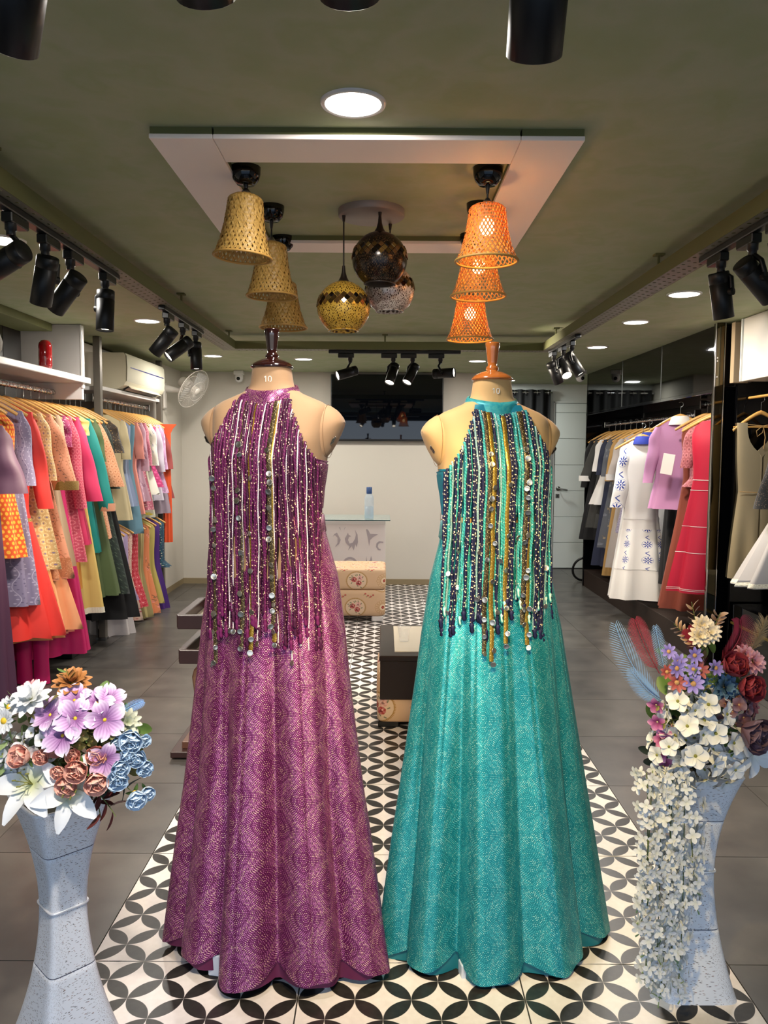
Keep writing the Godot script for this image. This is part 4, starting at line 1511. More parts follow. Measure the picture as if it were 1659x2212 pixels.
func left_side() -> void:
	# dark glossy back panels behind the rails
	var wp := thing("wall_panelling", "dark olive glossy panelling behind the clothes rails", "wall panel", Vector3(-2.585, 0, -4.6))
	for k in 5:
		var b := B.new()
		b.box(Vector3(0, CEIL / 2, 1.45 - 0.9 * k), Vector3(0.02, CEIL - 0.002, 0.895), 0.002)
		part("panel", b, M.olive_gloss if k < 3 else M.dark_board, wp)
	# white unit above the first rail
	var t := thing("wall_shelf", "white wall shelf with a tall side panel, holding the red vase", "shelf", Vector3(-2.23, 0, -4.6))
	var b := B.new()
	b.box(Vector3(0.0, 1.905, 0.15), Vector3(0.45, 0.04, 2.0), 0.004)
	part("board", b, M.white_gloss, t)
	b = B.new()
	b.box(Vector3(-0.005, 2.1, -0.77), Vector3(0.4, 0.345, 0.03), 0.002)
	part("side_panel", b, M.side_grey if M.has("side_grey") else mat("side_grey", "a5a09c", 0.2), t)
	b = B.new()
	b.box(Vector3(0.2, 2.06, -0.77), Vector3(0.014, 0.42, 0.034), 0.002)
	part("edge_strip", b, M.white_gloss, t)
	b = B.new()
	b.box(Vector3(-0.005, 1.83, -0.77), Vector3(0.41, 0.11, 0.03), 0.002)
	part("lower_panel", b, M.white_gloss, t)
	b = B.new()
	b.box(Vector3(-0.1, 2.25, 0.15), Vector3(0.22, 0.05, 1.8), 0.002)
	part("top_rail", b, M.olive_paint, t)
	t = thing("capsule_vase", "glossy red capsule-shaped vase on the white shelf", "vase", Vector3(-2.1, 1.925, -4.95))
	b = B.new()
	b.lathe([Vector2(0.0, 0.0), Vector2(0.018, 0.001), Vector2(0.034, 0.014), Vector2(0.04, 0.032), Vector2(0.04, 0.15), Vector2(0.036, 0.17), Vector2(0.024, 0.184), Vector2(0.0, 0.19)], 28)
	part("shell", b, M.vase_red, t)
	b = B.new()
	b.lathe([Vector2(0.0403, 0.031), Vector2(0.041, 0.033), Vector2(0.0403, 0.035)], 28)
	part("base_seam", b, M.vase_red, t)
	t = thing("grey_vase", "round grey speckled vase at the photograph's edge on the white shelf", "vase", Vector3(-2.14, 1.925, -4.28))
	b = B.new()
	b.lathe([Vector2(0.0, 0.0), Vector2(0.05, 0.002), Vector2(0.085, 0.05), Vector2(0.09, 0.09), Vector2(0.075, 0.14), Vector2(0.04, 0.18), Vector2(0.026, 0.22), Vector2(0.03, 0.25), Vector2(0.024, 0.25), Vector2(0.02, 0.22)], 28)
	part("shell", b, M.vase_grey, t)
	spiral_rod(Vector3(-2.22, 1.82, -3.75), Vector3(-2.22, 1.82, -5.86), 0.014, M.chrome, "chrome spiral clothes rail below the white shelf")
	spiral_rod(Vector3(-2.22, 1.83, -6.0), Vector3(-2.22, 1.83, -7.44), 0.013, M.chrome, "chrome spiral clothes rail below the air conditioner")
	spiral_rod(Vector3(-2.22, 0.96, -6.0), Vector3(-2.22, 0.96, -7.44), 0.013, M.chrome, "low clothes rail behind the first bronze post")
	post(-2.13, -5.93, CEIL - 0.002, "bronze post between the two sections of clothes")
	post(-2.12, -7.5, CEIL - 0.002, "bronze post below the wall fan at the end of the rails")
	t = thing("header_shelf", "white box shelf hung beneath the air conditioner", "shelf", Vector3(-2.28, 0, -6.72))
	b = B.new()
	b.box(Vector3(0, 1.9, 0), Vector3(0.34, 0.03, 1.5), 0.003)
	part("board", b, M.white_gloss, t)
	b = B.new()
	b.box(Vector3(-0.13, 2.09, 0.1), Vector3(0.2, 0.34, 1.1), 0.003)
	part("backing", b, M.white_paint, t)
	t = thing("rack_plinth", "black plinth under the first section of clothes", "plinth", Vector3(-2.29, 0, -5.9))
	b = B.new()
	b.box(Vector3(0, 0.12, 0.3), Vector3(0.3, 0.24, 0.5), 0.003)
	part("box", b, M.black_gloss, t)
	b = B.new()
	b.box(Vector3(0, 0.035, -0.75), Vector3(0.3, 0.07, 1.4), 0.003)
	part("step", b, M.dark_board, t)
	# garments, nearest first
	var X := -2.22
	var Y := 1.82
	var gold := printed("gold_work", "sequin", "8a6a2a", ["d9b860", "f0dc98", "6a4a1c"], 4, 5.0)
	var Z := func(z: float) -> Vector3: return Vector3(X, Y, -z)
	garment({"label": "dark plum dress with cape sleeves at the photograph's edge, reaching the floor", "short": "dark plum cape dress", "at": Z.call(4.18), "mat": cloth("plum", "43203a", 0.6), "len": 1.55, "drop": 0.09, "flare": 0.02, "sleeve": 0.36, "sr": 0.075, "sr2": 0.12, "out": 0.11, "amp": 0.2, "w": 0.19, "waist": 0.5, "turn": 0.3})
	garment({"label": "orange printed top with thin maroon straps behind the plum dress", "short": "orange strappy top", "cat": "top", "kind": "strap_top", "at": Z.call(4.3), "mat": printed("orange_print", "brocade", "d9561c", ["f0b23c", "8a2418"], 2), "len": 0.8, "strap": true, "strap_mat": cloth("maroon", "6e1420"), "drop": 0.06, "w": 0.2, "flare": 0.02})
	garment({"label": "silvery lavender kurta beside the coral dress", "short": "lavender kurta", "cat": "kurta", "kind": "kurta", "at": Z.call(4.42), "mat": printed("silver_lav", "vine", "7c7390", ["a79fb8", "5d5474"], 3), "len": 1.15, "sleeve": 0.42, "sr": 0.055, "flare": 0.03, "out": 0.07})
	garment({"label": "bright coral red long dress with full sleeves", "short": "coral red dress", "at": Z.call(4.54), "mat": cloth("coral", "d8332c", 0.65), "len": 1.36, "flare": 0.13, "sleeve": 0.56, "sr": 0.06, "sr2": 0.05, "out": 0.13, "w": 0.2, "folds": 12, "waist": 0.62, "nip": 0.8, "front": [gold, 0.5, 0.03], "trim": [[0.66, 0.68, gold]], "turn": 0.42})
	garment({"label": "cream and gold brocade kurta between coral and peach", "short": "cream brocade kurta", "cat": "kurta", "kind": "kurta", "at": Z.call(4.66), "mat": printed("cream_gold", "lace", "c9a36c", ["e8d3a4", "7d6a8a"], 5), "len": 0.98, "sleeve": 0.4, "flare": 0.05, "out": 0.1, "tier": {"len": 1.4, "mat": cloth("apricot", "efa066", 0.7), "flare": 0.1}})
	garment({"label": "peach embroidered kurta with a ruffled peach skirt", "short": "peach embroidered kurta", "cat": "kurta", "kind": "kurta", "at": Z.call(4.8), "mat": printed("peach_emb", "vine", "db9270", ["b8704e", "8a5a4a"], 6, 4.0), "len": 1.06, "sleeve": 0.46, "sr": 0.075, "sr2": 0.085, "out": 0.15, "flare": 0.08, "cuff": gold, "tier": {"len": 1.38, "mat": cloth("peach", "f2a878", 0.7), "flare": 0.16}, "trim": [[0.93, 1.05, printed("peach_hem", "sequin", "c07a52", ["8a5236", "e2b08a"], 8, 5.0)]], "turn": 0.42})
	garment({"label": "beige short-sleeved kurta behind the peach one", "short": "beige kurta", "cat": "kurta", "kind": "kurta", "at": Z.call(4.9), "mat": cloth("beige", "b59a7c"), "len": 1.0, "sleeve": 0.26, "out": 0.08, "tier": {"len": 1.42, "mat": cloth("salmon", "e28a70"), "flare": 0.08}})
	garment({"label": "magenta long dress with tassels reaching nearly to the floor", "short": "magenta tasselled dress", "at": Z.call(5.0), "mat": cloth("magenta", "c00a5e", 0.6), "len": 1.58, "flare": 0.1, "w": 0.205, "sleeve": 0.2, "out": 0.06, "smat": printed("magenta_emb", "sequin", "8e1050", ["d8a8b8", "f0d8d0", "b03070"], 9, 4.0), "tassels": 7, "folds": 7, "waist": 0.5, "turn": 0.45})
	garment({"label": "dusty rose kurta with embroidered sleeves", "short": "dusty rose kurta", "cat": "kurta", "kind": "kurta", "at": Z.call(5.12), "mat": printed("rose_emb", "lace", "c2455e", ["e08a92", "a8344e"], 10), "len": 1.0, "sleeve": 0.6, "out": 0.1, "flare": 0.05})
	garment({"label": "raspberry pink kurta with a gold embroidered yoke", "short": "raspberry kurta", "cat": "kurta", "kind": "kurta", "at": Z.call(5.22), "mat": cloth("raspberry", "c92a5c", 0.65), "len": 0.9, "sleeve": 0.56, "sr": 0.07, "sr2": 0.075, "out": 0.17, "front": [gold, 0.4, 0.06], "flare": 0.05, "tier": {"len": 1.2, "mat": cloth("amber", "cf8a3a"), "flare": 0.03}, "turn": 0.45})
	garment({"label": "pale yellow straight dress with a lace edge", "short": "pale yellow dress", "at": Z.call(5.32), "mat": cloth("pale_yellow", "d8b868", 0.7), "len": 1.38, "sleeve": 0.12, "flare": 0.07, "folds": 6, "trim": [[1.34, 1.38, printed("lace_white", "lace", "d8d0b8", ["f2ecdc", "b8b098"], 11, 6.0)]]})
	garment({"label": "turquoise kurta with long sleeves and lace cuffs", "short": "turquoise kurta", "cat": "kurta", "kind": "kurta", "at": Z.call(5.44), "mat": cloth("turquoise", "07807a", 0.65), "len": 0.98, "sleeve": 0.64, "sr": 0.06, "sr2": 0.06, "out": 0.2, "flare": 0.04, "cuff": printed("peach_lace", "lace", "c88a6a", ["e8b898", "9a6048"], 12, 6.0), "tier": {"len": 1.3, "mat": cloth("orange_silk", "c8642a"), "flare": 0.02}, "turn": 0.42})
	garment({"label": "olive green dress with gold trim behind the turquoise kurta", "short": "olive dress", "at": Z.call(5.55), "mat": cloth("olive", "4c5c34", 0.7), "len": 1.3, "sleeve": 0.3, "flare": 0.12, "folds": 10, "trim": [[0.3, 0.34, gold]]})
	garment({"label": "peach lace kurta with a scalloped border", "short": "peach lace kurta", "cat": "kurta", "kind": "kurta", "at": Z.call(5.62), "mat": printed("peach_lace2", "lace", "d08e66", ["e8b48e", "a86844"], 13), "len": 0.9, "sleeve": 0.48, "out": 0.2, "sr2": 0.07, "w": 0.2, "flare": 0.05})
	garment({"label": "dark bottle green dress with grey print", "short": "bottle green dress", "at": Z.call(5.72), "mat": printed("bottle", "ikat", "233028", ["3c4a40", "1a2420", "54604e"], 14), "len": 1.32, "sleeve": 0.5, "out": 0.13, "flare": 0.12, "folds": 8})
	garment({"label": "black velvet dress with gold short sleeves next to the bronze post", "short": "black and gold dress", "at": Z.call(5.82), "mat": cloth("black_cloth", "0d0c0e", 0.8), "len": 1.52, "sleeve": 0.24, "sr": 0.075, "sr2": 0.09, "out": 0.14, "smat": printed("black_gold", "sequin", "2a1e12", ["6a5230", "9a7a44", "120c08"], 15, 4.0), "flare": 0.14, "folds": 9})
	# short pieces on the upper rail of the second section
	Y = 1.83
	var Zu := func(z: float) -> Vector3: return Vector3(-2.22, 1.83, -z)
	var up := [
		["cream sheer kurta right behind the bronze post", "cream sheer kurta", cloth("cream_sheer", "c8b890"), 0.82, 0.3, 6.12],
		["powder blue kurta with white lace at the hem", "powder blue kurta", cloth("powder", "8e9bb8"), 0.72, 0.0, 6.24],
		["steel blue long kurta beside the powder blue one", "steel blue kurta", cloth("steelblue", "5f8494"), 0.95, 0.0, 6.35],
		["salmon pink kurta with a round motif", "salmon pink kurta", cloth("salmonpink", "d8887a"), 0.8, 0.3, 6.46],
		["mauve flowered kurta on the upper rail", "mauve flowered kurta", printed("mauve_fl", "sprig", "b890a0", ["d8b8c4", "946a80"], 16), 0.7, 0.4, 6.56],
		["rose kurta with pale embroidery", "rose kurta", printed("rose_fl", "vine", "bc6478", ["d8a0a8", "e8c8c0"], 17), 0.78, 0.36, 6.66],
		["grey and yellow leaf print kurta", "grey and yellow kurta", printed("yellow_leaf", "sprig", "b8b49c", ["c8b018", "8a8a6a"], 18), 0.85, 0.0, 6.75],
		["white cotton kurta with a small blue motif", "white cotton kurta", printed("white_bl", "sprig", "d8d2c4", ["c8c2b8", "a8a8b0"], 19), 0.66, 0.36, 6.85],
		["deep magenta kurta between two white ones", "deep magenta kurta", printed("mag_dot", "brocade", "a01858", ["c84880", "7a1040"], 20), 0.6, 0.0, 6.94],
		["pale grey lilac kurta with tassels", "pale grey kurta", cloth("palegrey", "b8b0bc"), 0.72, 0.42, 7.03],
		["lilac pink kurta on the upper rail", "lilac pink kurta", printed("lilac_p", "sprig", "b088a8", ["d8c0d0", "c8a0c0"], 21), 0.66, 0.4, 7.12],
		["mauve grey kurta near the end of the rail", "mauve grey kurta", cloth("mauvegrey", "8c7c88"), 0.85, 0.0, 7.21],
		["brick red kurta at the end of the rail", "brick red kurta", cloth("brick", "8a3a36"), 0.72, 0.4, 7.3],
		["orange scarf-like strip of cloth hanging last on the rail", "orange strip", cloth("orange_strip", "d04a1c"), 1.1, 0.0, 7.37]]
	for i in up.size():
		var e: Array = up[i]
		var o := {"label": e[0], "short": e[1], "cat": "kurta", "kind": "kurta", "at": Zu.call(e[5]), "mat": e[2], "len": e[3], "sleeve": e[4], "out": 0.07, "sr": 0.05, "flare": 0.03, "w": 0.215, "turn": 0.4, "group": "short clothes on the upper rail"}
		if i == 13:
			o.merge({"w": 0.04, "fat": 0.01, "kind": "scarf", "cat": "scarf", "flare": 0.0, "at": Vector3(-2.02, 1.80, -7.36), "hang": false}, true)
		garment(o)
		if i == 13:
			hanger(Zu.call(7.39), 0.4, "last bare wooden hanger at the end of the upper rail")
	var low := [
		["white cotton dress lowest on the near end of the low rail", "white cotton dress", cloth("white_c", "cfc8c6"), 0.86, 6.05],
		["lavender dress on the low rail", "lavender dress", cloth("lavender", "a894b8"), 0.62, 6.16],
		["cream dress with red vine border on the low rail", "cream vine dress", printed("cream_vine", "vine", "d8b8a4", ["b84858", "9a5060"], 22), 0.8, 6.27],
		["red embroidered dress on the low rail", "red embroidered dress", printed("red_emb", "lace", "b82838", ["d86870", "e8b0a8"], 23), 0.72, 6.42],
		["gold striped sheer dress with fringe on the low rail", "gold striped dress", printed("gold_str", "stripe", "8e8050", ["b8a870", "a09060"], 24), 0.84, 6.58],
		["apricot printed dress on the low rail", "apricot printed dress", printed("apr_pr", "sprig", "cf7a4c", ["8a5a3a", "e08a78"], 25), 0.84, 6.74],
		["mustard green dress on the low rail", "mustard dress", cloth("mustardgreen", "a89a50"), 0.78, 6.9],
		["purple dress with a pale hem band on the low rail", "purple dress", cloth("purple", "3c1468"), 0.86, 7.05],
		["teal and navy scroll printed dress at the far end of the low rail", "teal scroll dress", printed("teal_sc", "vine", "14344a", ["2a6a74", "c8c0a0"], 26), 0.5, 7.2]]
	for e in low:
		garment({"label": e[0], "short": e[1], "at": Vector3(-2.22, 0.96, -e[4]), "mat": e[2], "len": e[3] - 0.02, "sleeve": 0.0, "flare": 0.05, "w": 0.205, "turn": 0.4, "nip": 0.95, "group": "clothes on the low rail"})
	# bits lying under the rail
	t = thing("folded_trousers", "magenta trousers hanging low beneath the peach skirt", "trousers", Vector3(-2.16, 0, -4.78))
	for s in [-0.045, 0.06]:
		b = B.new()
		var rows := []
		for e in [[0.0, 0.05], [0.15, 0.045], [0.32, 0.05]]:
			rows.append(ring_of(e[1], 0.03, e[0] + 0.004, 16, 0.9, func(q, s2): return 0.1 * sin(5.0 * q), 1.0, s))
		b.grid(rows, false)
		part("trouser_leg", b, M.magenta, t)
	b = B.new()
	b.rod(Vector3(-0.1, 0.325, 0), Vector3(0.12, 0.325, 0), 0.012, 8)
	part("waist_roll", b, M.magenta, t)
	# crystal knob on the wall panel at the end
	t = thing("crystal_knob", "clear faceted knob on the white wall beneath the orange strip", "knob", Vector3(-2.16, 0.9, -7.72))
	b = B.new()
	b.lathe([Vector2(0.0, 0.05), Vector2(0.03, 0.045), Vector2(0.045, 0.025), Vector2(0.03, 0.006), Vector2(0.012, 0.0)], 8, Transform3D(Basis(Vector3.BACK, -PI / 2), Vector3.ZERO))
	part("facets", b, M.chrome, t)

func right_side() -> void:
	# black mirrored cabinet with an open hanging bay
	var xf := 2.16
	var t := thing("mirrored_cabinet", "tall black mirrored cabinet with an open hanging bay", "cabinet", Vector3(xf, 0, -6.85))
	var zs := [-8.52, -7.27, -6.25, -5.16]
	for k in 3:
		var b := B.new()
		b.box(Vector3(0.012, 2.06, (zs[k] + zs[k + 1]) / 2 + 6.85), Vector3(0.02, 0.428, zs[k + 1] - zs[k] - 0.008), 0.002)
		part("mirror_door", b, M.dark_mirror, t)
	for k in 4:
		var b := B.new()
		b.box(Vector3(0.01, 2.06, zs[k] + 6.85), Vector3(0.02, 0.43, 0.006))
		part("mirror_joint", b, M.steel, t)
	var b := B.new()
	b.box(Vector3(0.3, 1.85, 0), Vector3(0.6, 0.025, 3.36), 0.002)
	part("shelf", b, M.black_gloss, t)
	b = B.new()
	b.box(Vector3(0.62, 1.03, 0), Vector3(0.02, 2.06, 3.36))
	part("back_panel", b, M.dark_board, t)
	for z in [-1.66, 1.66]:
		b = B.new()
		b.box(Vector3(0.3, 1.13, z), Vector3(0.6, 2.26, 0.03), 0.002)
		part("end_panel", b, M.black_gloss, t)
	b = B.new()
	b.box(Vector3(0.3, 0.09, 0), Vector3(0.58, 0.18, 3.3), 0.002)
	part("plinth", b, M.dark_board, t)
	for y in [1.78, 1.7, 1.62]:
		b = B.new()
		b.box(Vector3(0.605, y, 0), Vector3(0.012, 0.07, 3.3), 0.002)
		part("back_slat", b, M.walnut if M.has("walnut") else mat("walnut", "3a2420", 0.35), t)
	spiral_rod(Vector3(2.36, 1.735, -6.0), Vector3(2.36, 1.735, -8.45), 0.013, M.chrome, "chrome spiral rail deep in the mirrored cabinet")
	spiral_rod(Vector3(2.36, 1.80, -5.25), Vector3(2.36, 1.80, -5.9), 0.014, M.black_gloss, "black spiral rail at the near end of the mirrored cabinet")
	t = thing("cabinet_post", "slim chrome and black post at the near corner of the cabinet", "post", Vector3(2.15, 0, -5.16))
	b = B.new()
	b.box(Vector3(0.0, CEIL / 2, 0), Vector3(0.05, CEIL - 0.003, 0.05), 0.002)
	part("upright", b, M.bronze_mirror, t)
	for s in [-1, 1]:
		b = B.new()
		b.box(Vector3(s * 0.03, CEIL / 2, 0.022), Vector3(0.008, CEIL - 0.003, 0.012), 0.002)
		part("edge", b, M.chrome, t)
	for y in [2.05, 2.03, 1.93]:
		b = B.new()
		b.box(Vector3(-0.02, y, 0.03), Vector3(0.012, 0.014, 0.01), 0.003)
		part("catch", b, M.chrome, t)
	# near bay: beige return, white fascia, black end panel and plinth
	t = thing("white_fascia", "white boxed fascia panel at the upper edge above the hanging gown", "fascia", Vector3(2.22, 0, -4.0))
	b = B.new()
	b.box(Vector3(0.3, 2.08, -0.02), Vector3(0.6, 0.385, 1.9), 0.003)
	part("panel", b, M.white_paint, t)
	b = B.new()
	b.box(Vector3(0.004, 2.08, -0.975), Vector3(0.03, 0.385, 0.012), 0.001)
	part("corner_strip", b, M.cool_wall, t)
	t = thing("beige_return", "beige panel strip between the white fascia and the cabinet post", "panel", Vector3(2.22, 0, -5.06))
	b = B.new()
	b.box(Vector3(0.03, 2.075, 0), Vector3(0.11, 0.38, 0.05), 0.002)
	part("strip", b, mat("beige_panel", "a08a6c", 0.6), t)
	b = B.new()
	b.box(Vector3(0.078, 2.075, 0.028), Vector3(0.02, 0.38, 0.006), 0.001)
	part("dark_strip", b, M.dark_board, t)
	t = thing("black_display_bay", "black glossy end panel and plinth behind the olive dress", "display bay", Vector3(2.2, 0, -5.03))
	b = B.new()
	b.box(Vector3(0.42, 0.95, -0.03), Vector3(0.78, 1.86, 0.03), 0.002)
	part("end_panel", b, M.black_gloss, t)
	b = B.new()
	b.box(Vector3(0.4, 0.24, 0.52), Vector3(0.72, 0.48, 1.0), 0.004)
	part("plinth", b, M.black_gloss, t)
	b = B.new()
	b.box(Vector3(0.034, 0.36, 0.52), Vector3(0.012, 0.012, 1.0))
	part("gold_line", b, mat("gold_line", "8a7430", 0.3, 0.8), t)
	b = B.new()
	b.box(Vector3(0.77, 0.95, 0.52), Vector3(0.02, 1.86, 1.1))
	part("back_panel", b, M.black_gloss, t)
	b = B.new()
	b.rod(Vector3(0.1, 1.79, 0.0), Vector3(0.1, 1.79, 1.0), 0.009, 8)
	part("cable_rail", b, M.bamboo_rim, t)
	var X := 2.36
	var R := func(z: float) -> Vector3: return Vector3(X, 1.735, -z)
	var blue := printed("bluework", "bluework", "e6e2dc", ["243a8e"], 30, 2.6)
	var white := cloth("white_cotton", "e4dfd8", 0.75)
	var g := "clothes in the mirrored cabinet"
	var far := [
		["black dress at the far end of the cabinet", "black dress", cloth("black_cloth", "0d0c0e"), 1.1, 0.5, 8.35, {}],
		["charcoal kurta with white banded cuffs at the far end of the cabinet", "charcoal kurta", cloth("charcoal", "34332f"), 0.95, 0.42, 8.12, {"cuff": white, "out": 0.2, "sr2": 0.07}],
		["white and navy colour-block kurta", "colour-block kurta", cloth("white_cotton", "e4dfd8"), 0.7, 0.32, 7.96, {"tier": {"len": 1.3, "mat": cloth("navy", "161c34"), "flare": 0.04}, "trim": [[0.1, 0.3, cloth("navy", "161c34")]]}],
		["navy long dress with side folds", "navy dress", cloth("navy", "161c34"), 1.3, 0.35, 7.8, {"flare": 0.08}],
		["slate grey flowered dress", "slate dress", printed("slate_fl", "sprig", "4c4e54", ["8a7a62", "6a6c74"], 31), 1.1, 0.36, 7.62, {}],
		["ochre yellow dress with pale hem", "ochre dress", cloth("ochre", "a07a42"), 1.35, 0.4, 7.45, {"tier": {"len": 1.45, "mat": cloth("taupe", "8a7a72"), "flare": 0.02}}],
		["pale taupe dress with an embroidered cuff", "taupe dress", cloth("taupe2", "a89c92"), 1.25, 0.38, 7.28, {"cuff": printed("dark_cuff", "ikat", "d8d0c8", ["2c2a2e"], 32, 8.0), "out": 0.16}],
		["grey lavender lace kurta", "lavender lace kurta", printed("lav_lace", "lace", "8c8294", ["aca2b0", "6e6478"], 33), 0.9, 0.5, 7.08, {"out": 0.14}]]
	for e in far:
		var o := {"label": e[0], "short": e[1], "at": R.call(e[5]), "mat": e[2], "len": e[3], "sleeve": e[4], "turn": -0.45, "w": 0.2, "group": g}
		o.merge(e[6], true)
		garment(o)
	# forward arms carry the near pieces, facing out
	garment({"label": "white dress with royal blue collar half hidden behind the blue embroidered one", "short": "white dress with blue collar", "at": Vector3(2.25, 1.70, -6.75), "mat": white, "len": 1.38, "sleeve": 0.3, "turn": -0.35, "collar": cloth("royal", "1c2f8c"), "group": g, "flare": 0.08})
	garment({"label": "white dress with blue embroidery and tied waist, facing the aisle", "short": "blue embroidered white dress", "at": Vector3(2.10, 1.66, -6.45), "mat": white, "len": 1.3, "sleeve": 0.5, "sr": 0.06, "sr2": 0.075, "out": 0.09, "smat": blue, "w": 0.155, "turn": -0.25, "group": g, "flare": 0.07, "waist": 0.6, "trim": [[0.62, 0.64, white], [0.72, 1.05, blue]], "collar": cloth("royal", "1c2f8c"), "folds": 8, "amp": 0.2})
	garment({"label": "lilac shirt with a white collar and a white tag", "short": "lilac shirt", "cat": "shirt", "kind": "shirt", "at": Vector3(2.2, 1.80, -5.92), "mat": cloth("lilac", "b07ca4"), "len": 0.66, "sleeve": 0.42, "sr": 0.06, "out": 0.1, "w": 0.18, "turn": -0.55, "collar": white, "group": g, "flare": 0.02, "amp": 0.16})
	single("paper_tag", tag_mesh(), white, "blank white paper tag hanging on the lilac shirt", "tag", Vector3(2.06, 1.36, -5.76))
	garment({"label": "black trousers hanging below the lilac shirt", "short": "black trousers", "cat": "trousers", "kind": "trousers", "at": Vector3(2.33, 1.735, -6.1), "mat": cloth("black_cloth", "0d0c0e"), "len": 1.2, "turn": -0.4, "w": 0.16, "group": g, "flare": 0.0})
	garment({"label": "rust brown long dress with deep folds", "short": "rust dress", "at": Vector3(2.32, 1.80, -5.72), "mat": cloth("rust", "7c3826"), "len": 1.38, "sleeve": 0.0, "w": 0.17, "turn": -0.35, "group": g, "flare": 0.1, "folds": 8, "amp": 0.34})
	garment({"label": "dusty pink lace cape over the rust dress", "short": "pink lace cape", "cat": "cape", "kind": "lace_cape", "at": Vector3(2.32, 1.80, -5.58), "mat": printed("pink_lace", "lace", "a85c62", ["cf8a8c", "7a3a42"], 34, 3.0), "len": 0.48, "sleeve": 0.3, "out": 0.08, "w": 0.17, "turn": -0.5, "group": g, "flare": 0.03})
	garment({"label": "crimson dress with white stitching next to the cabinet post", "short": "crimson dress", "at": Vector3(2.25, 1.78, -5.4), "mat": cloth("crimson", "b80e32", 0.6), "len": 1.18, "sleeve": 0.0, "w": 0.15, "turn": -0.5, "group": g, "flare": 0.11, "folds": 7, "waist": 0.4, "trim": [[0.40, 0.404, white], [0.47, 0.474, white], [0.72, 0.723, white], [0.9, 0.903, white], [1.15, 1.153, white], [1.16, 1.163, white]]})
	olive_dress()
	garment({"label": "pale grey gown with a wide skirt at the photograph's edge", "short": "pale grey gown", "at": Vector3(2.43, 1.79, -4.5), "mat": cloth("gown_grey", "a8a29e", 0.55), "len": 1.0, "sleeve": 0.5, "sr": 0.06, "sr2": 0.07, "out": 0.2, "smat": printed("black_lace_sl", "sequin", "1c1814", ["4a3a2c", "6a5642"], 35, 4.0), "w": 0.16, "turn": -0.2, "flare": 0.2, "folds": 11, "waist": 0.45, "nip": 0.8, "trim": [[0.97, 0.995, printed("lace_white", "lace", "d8d0b8", ["f2ecdc", "b8b098"], 11, 6.0)], [0.05, 0.3, printed("grey_lace", "lace", "6e6a6c", ["9a9698", "4a4648"], 36)]], "group": g})
	# white boxes stacked inside the cabinet
	for e in [[Vector3(2.44, 0.21, -5.42), "white shoe box at the bottom of the cabinet stack"], [Vector3(2.44, 0.295, -5.42), "white shoe box in the middle of the cabinet stack"], [Vector3(2.44, 0.38, -5.43), "white shoe box topmost of the cabinet stack"]]:
		var bx := thing("shoe_box", e[1], "box", e[0], 0.1, "white shoe boxes")
		b = B.new(); b.box(Vector3(0, 0.005, 0), Vector3(0.2, 0.06, 0.3), 0.002)
		part("box", b, M.white_paint, bx)
		b = B.new(); b.box(Vector3(0, 0.037, 0), Vector3(0.205, 0.02, 0.305), 0.002)
		part("lid", b, M.white_gloss, bx)

func tag_mesh() -> B:
	var b := B.new()
	b.box(Vector3.ZERO, Vector3(0.085, 0.15, 0.004), 0.001, Basis.from_euler(Vector3(0.0, -0.6, -0.15)))
	return b

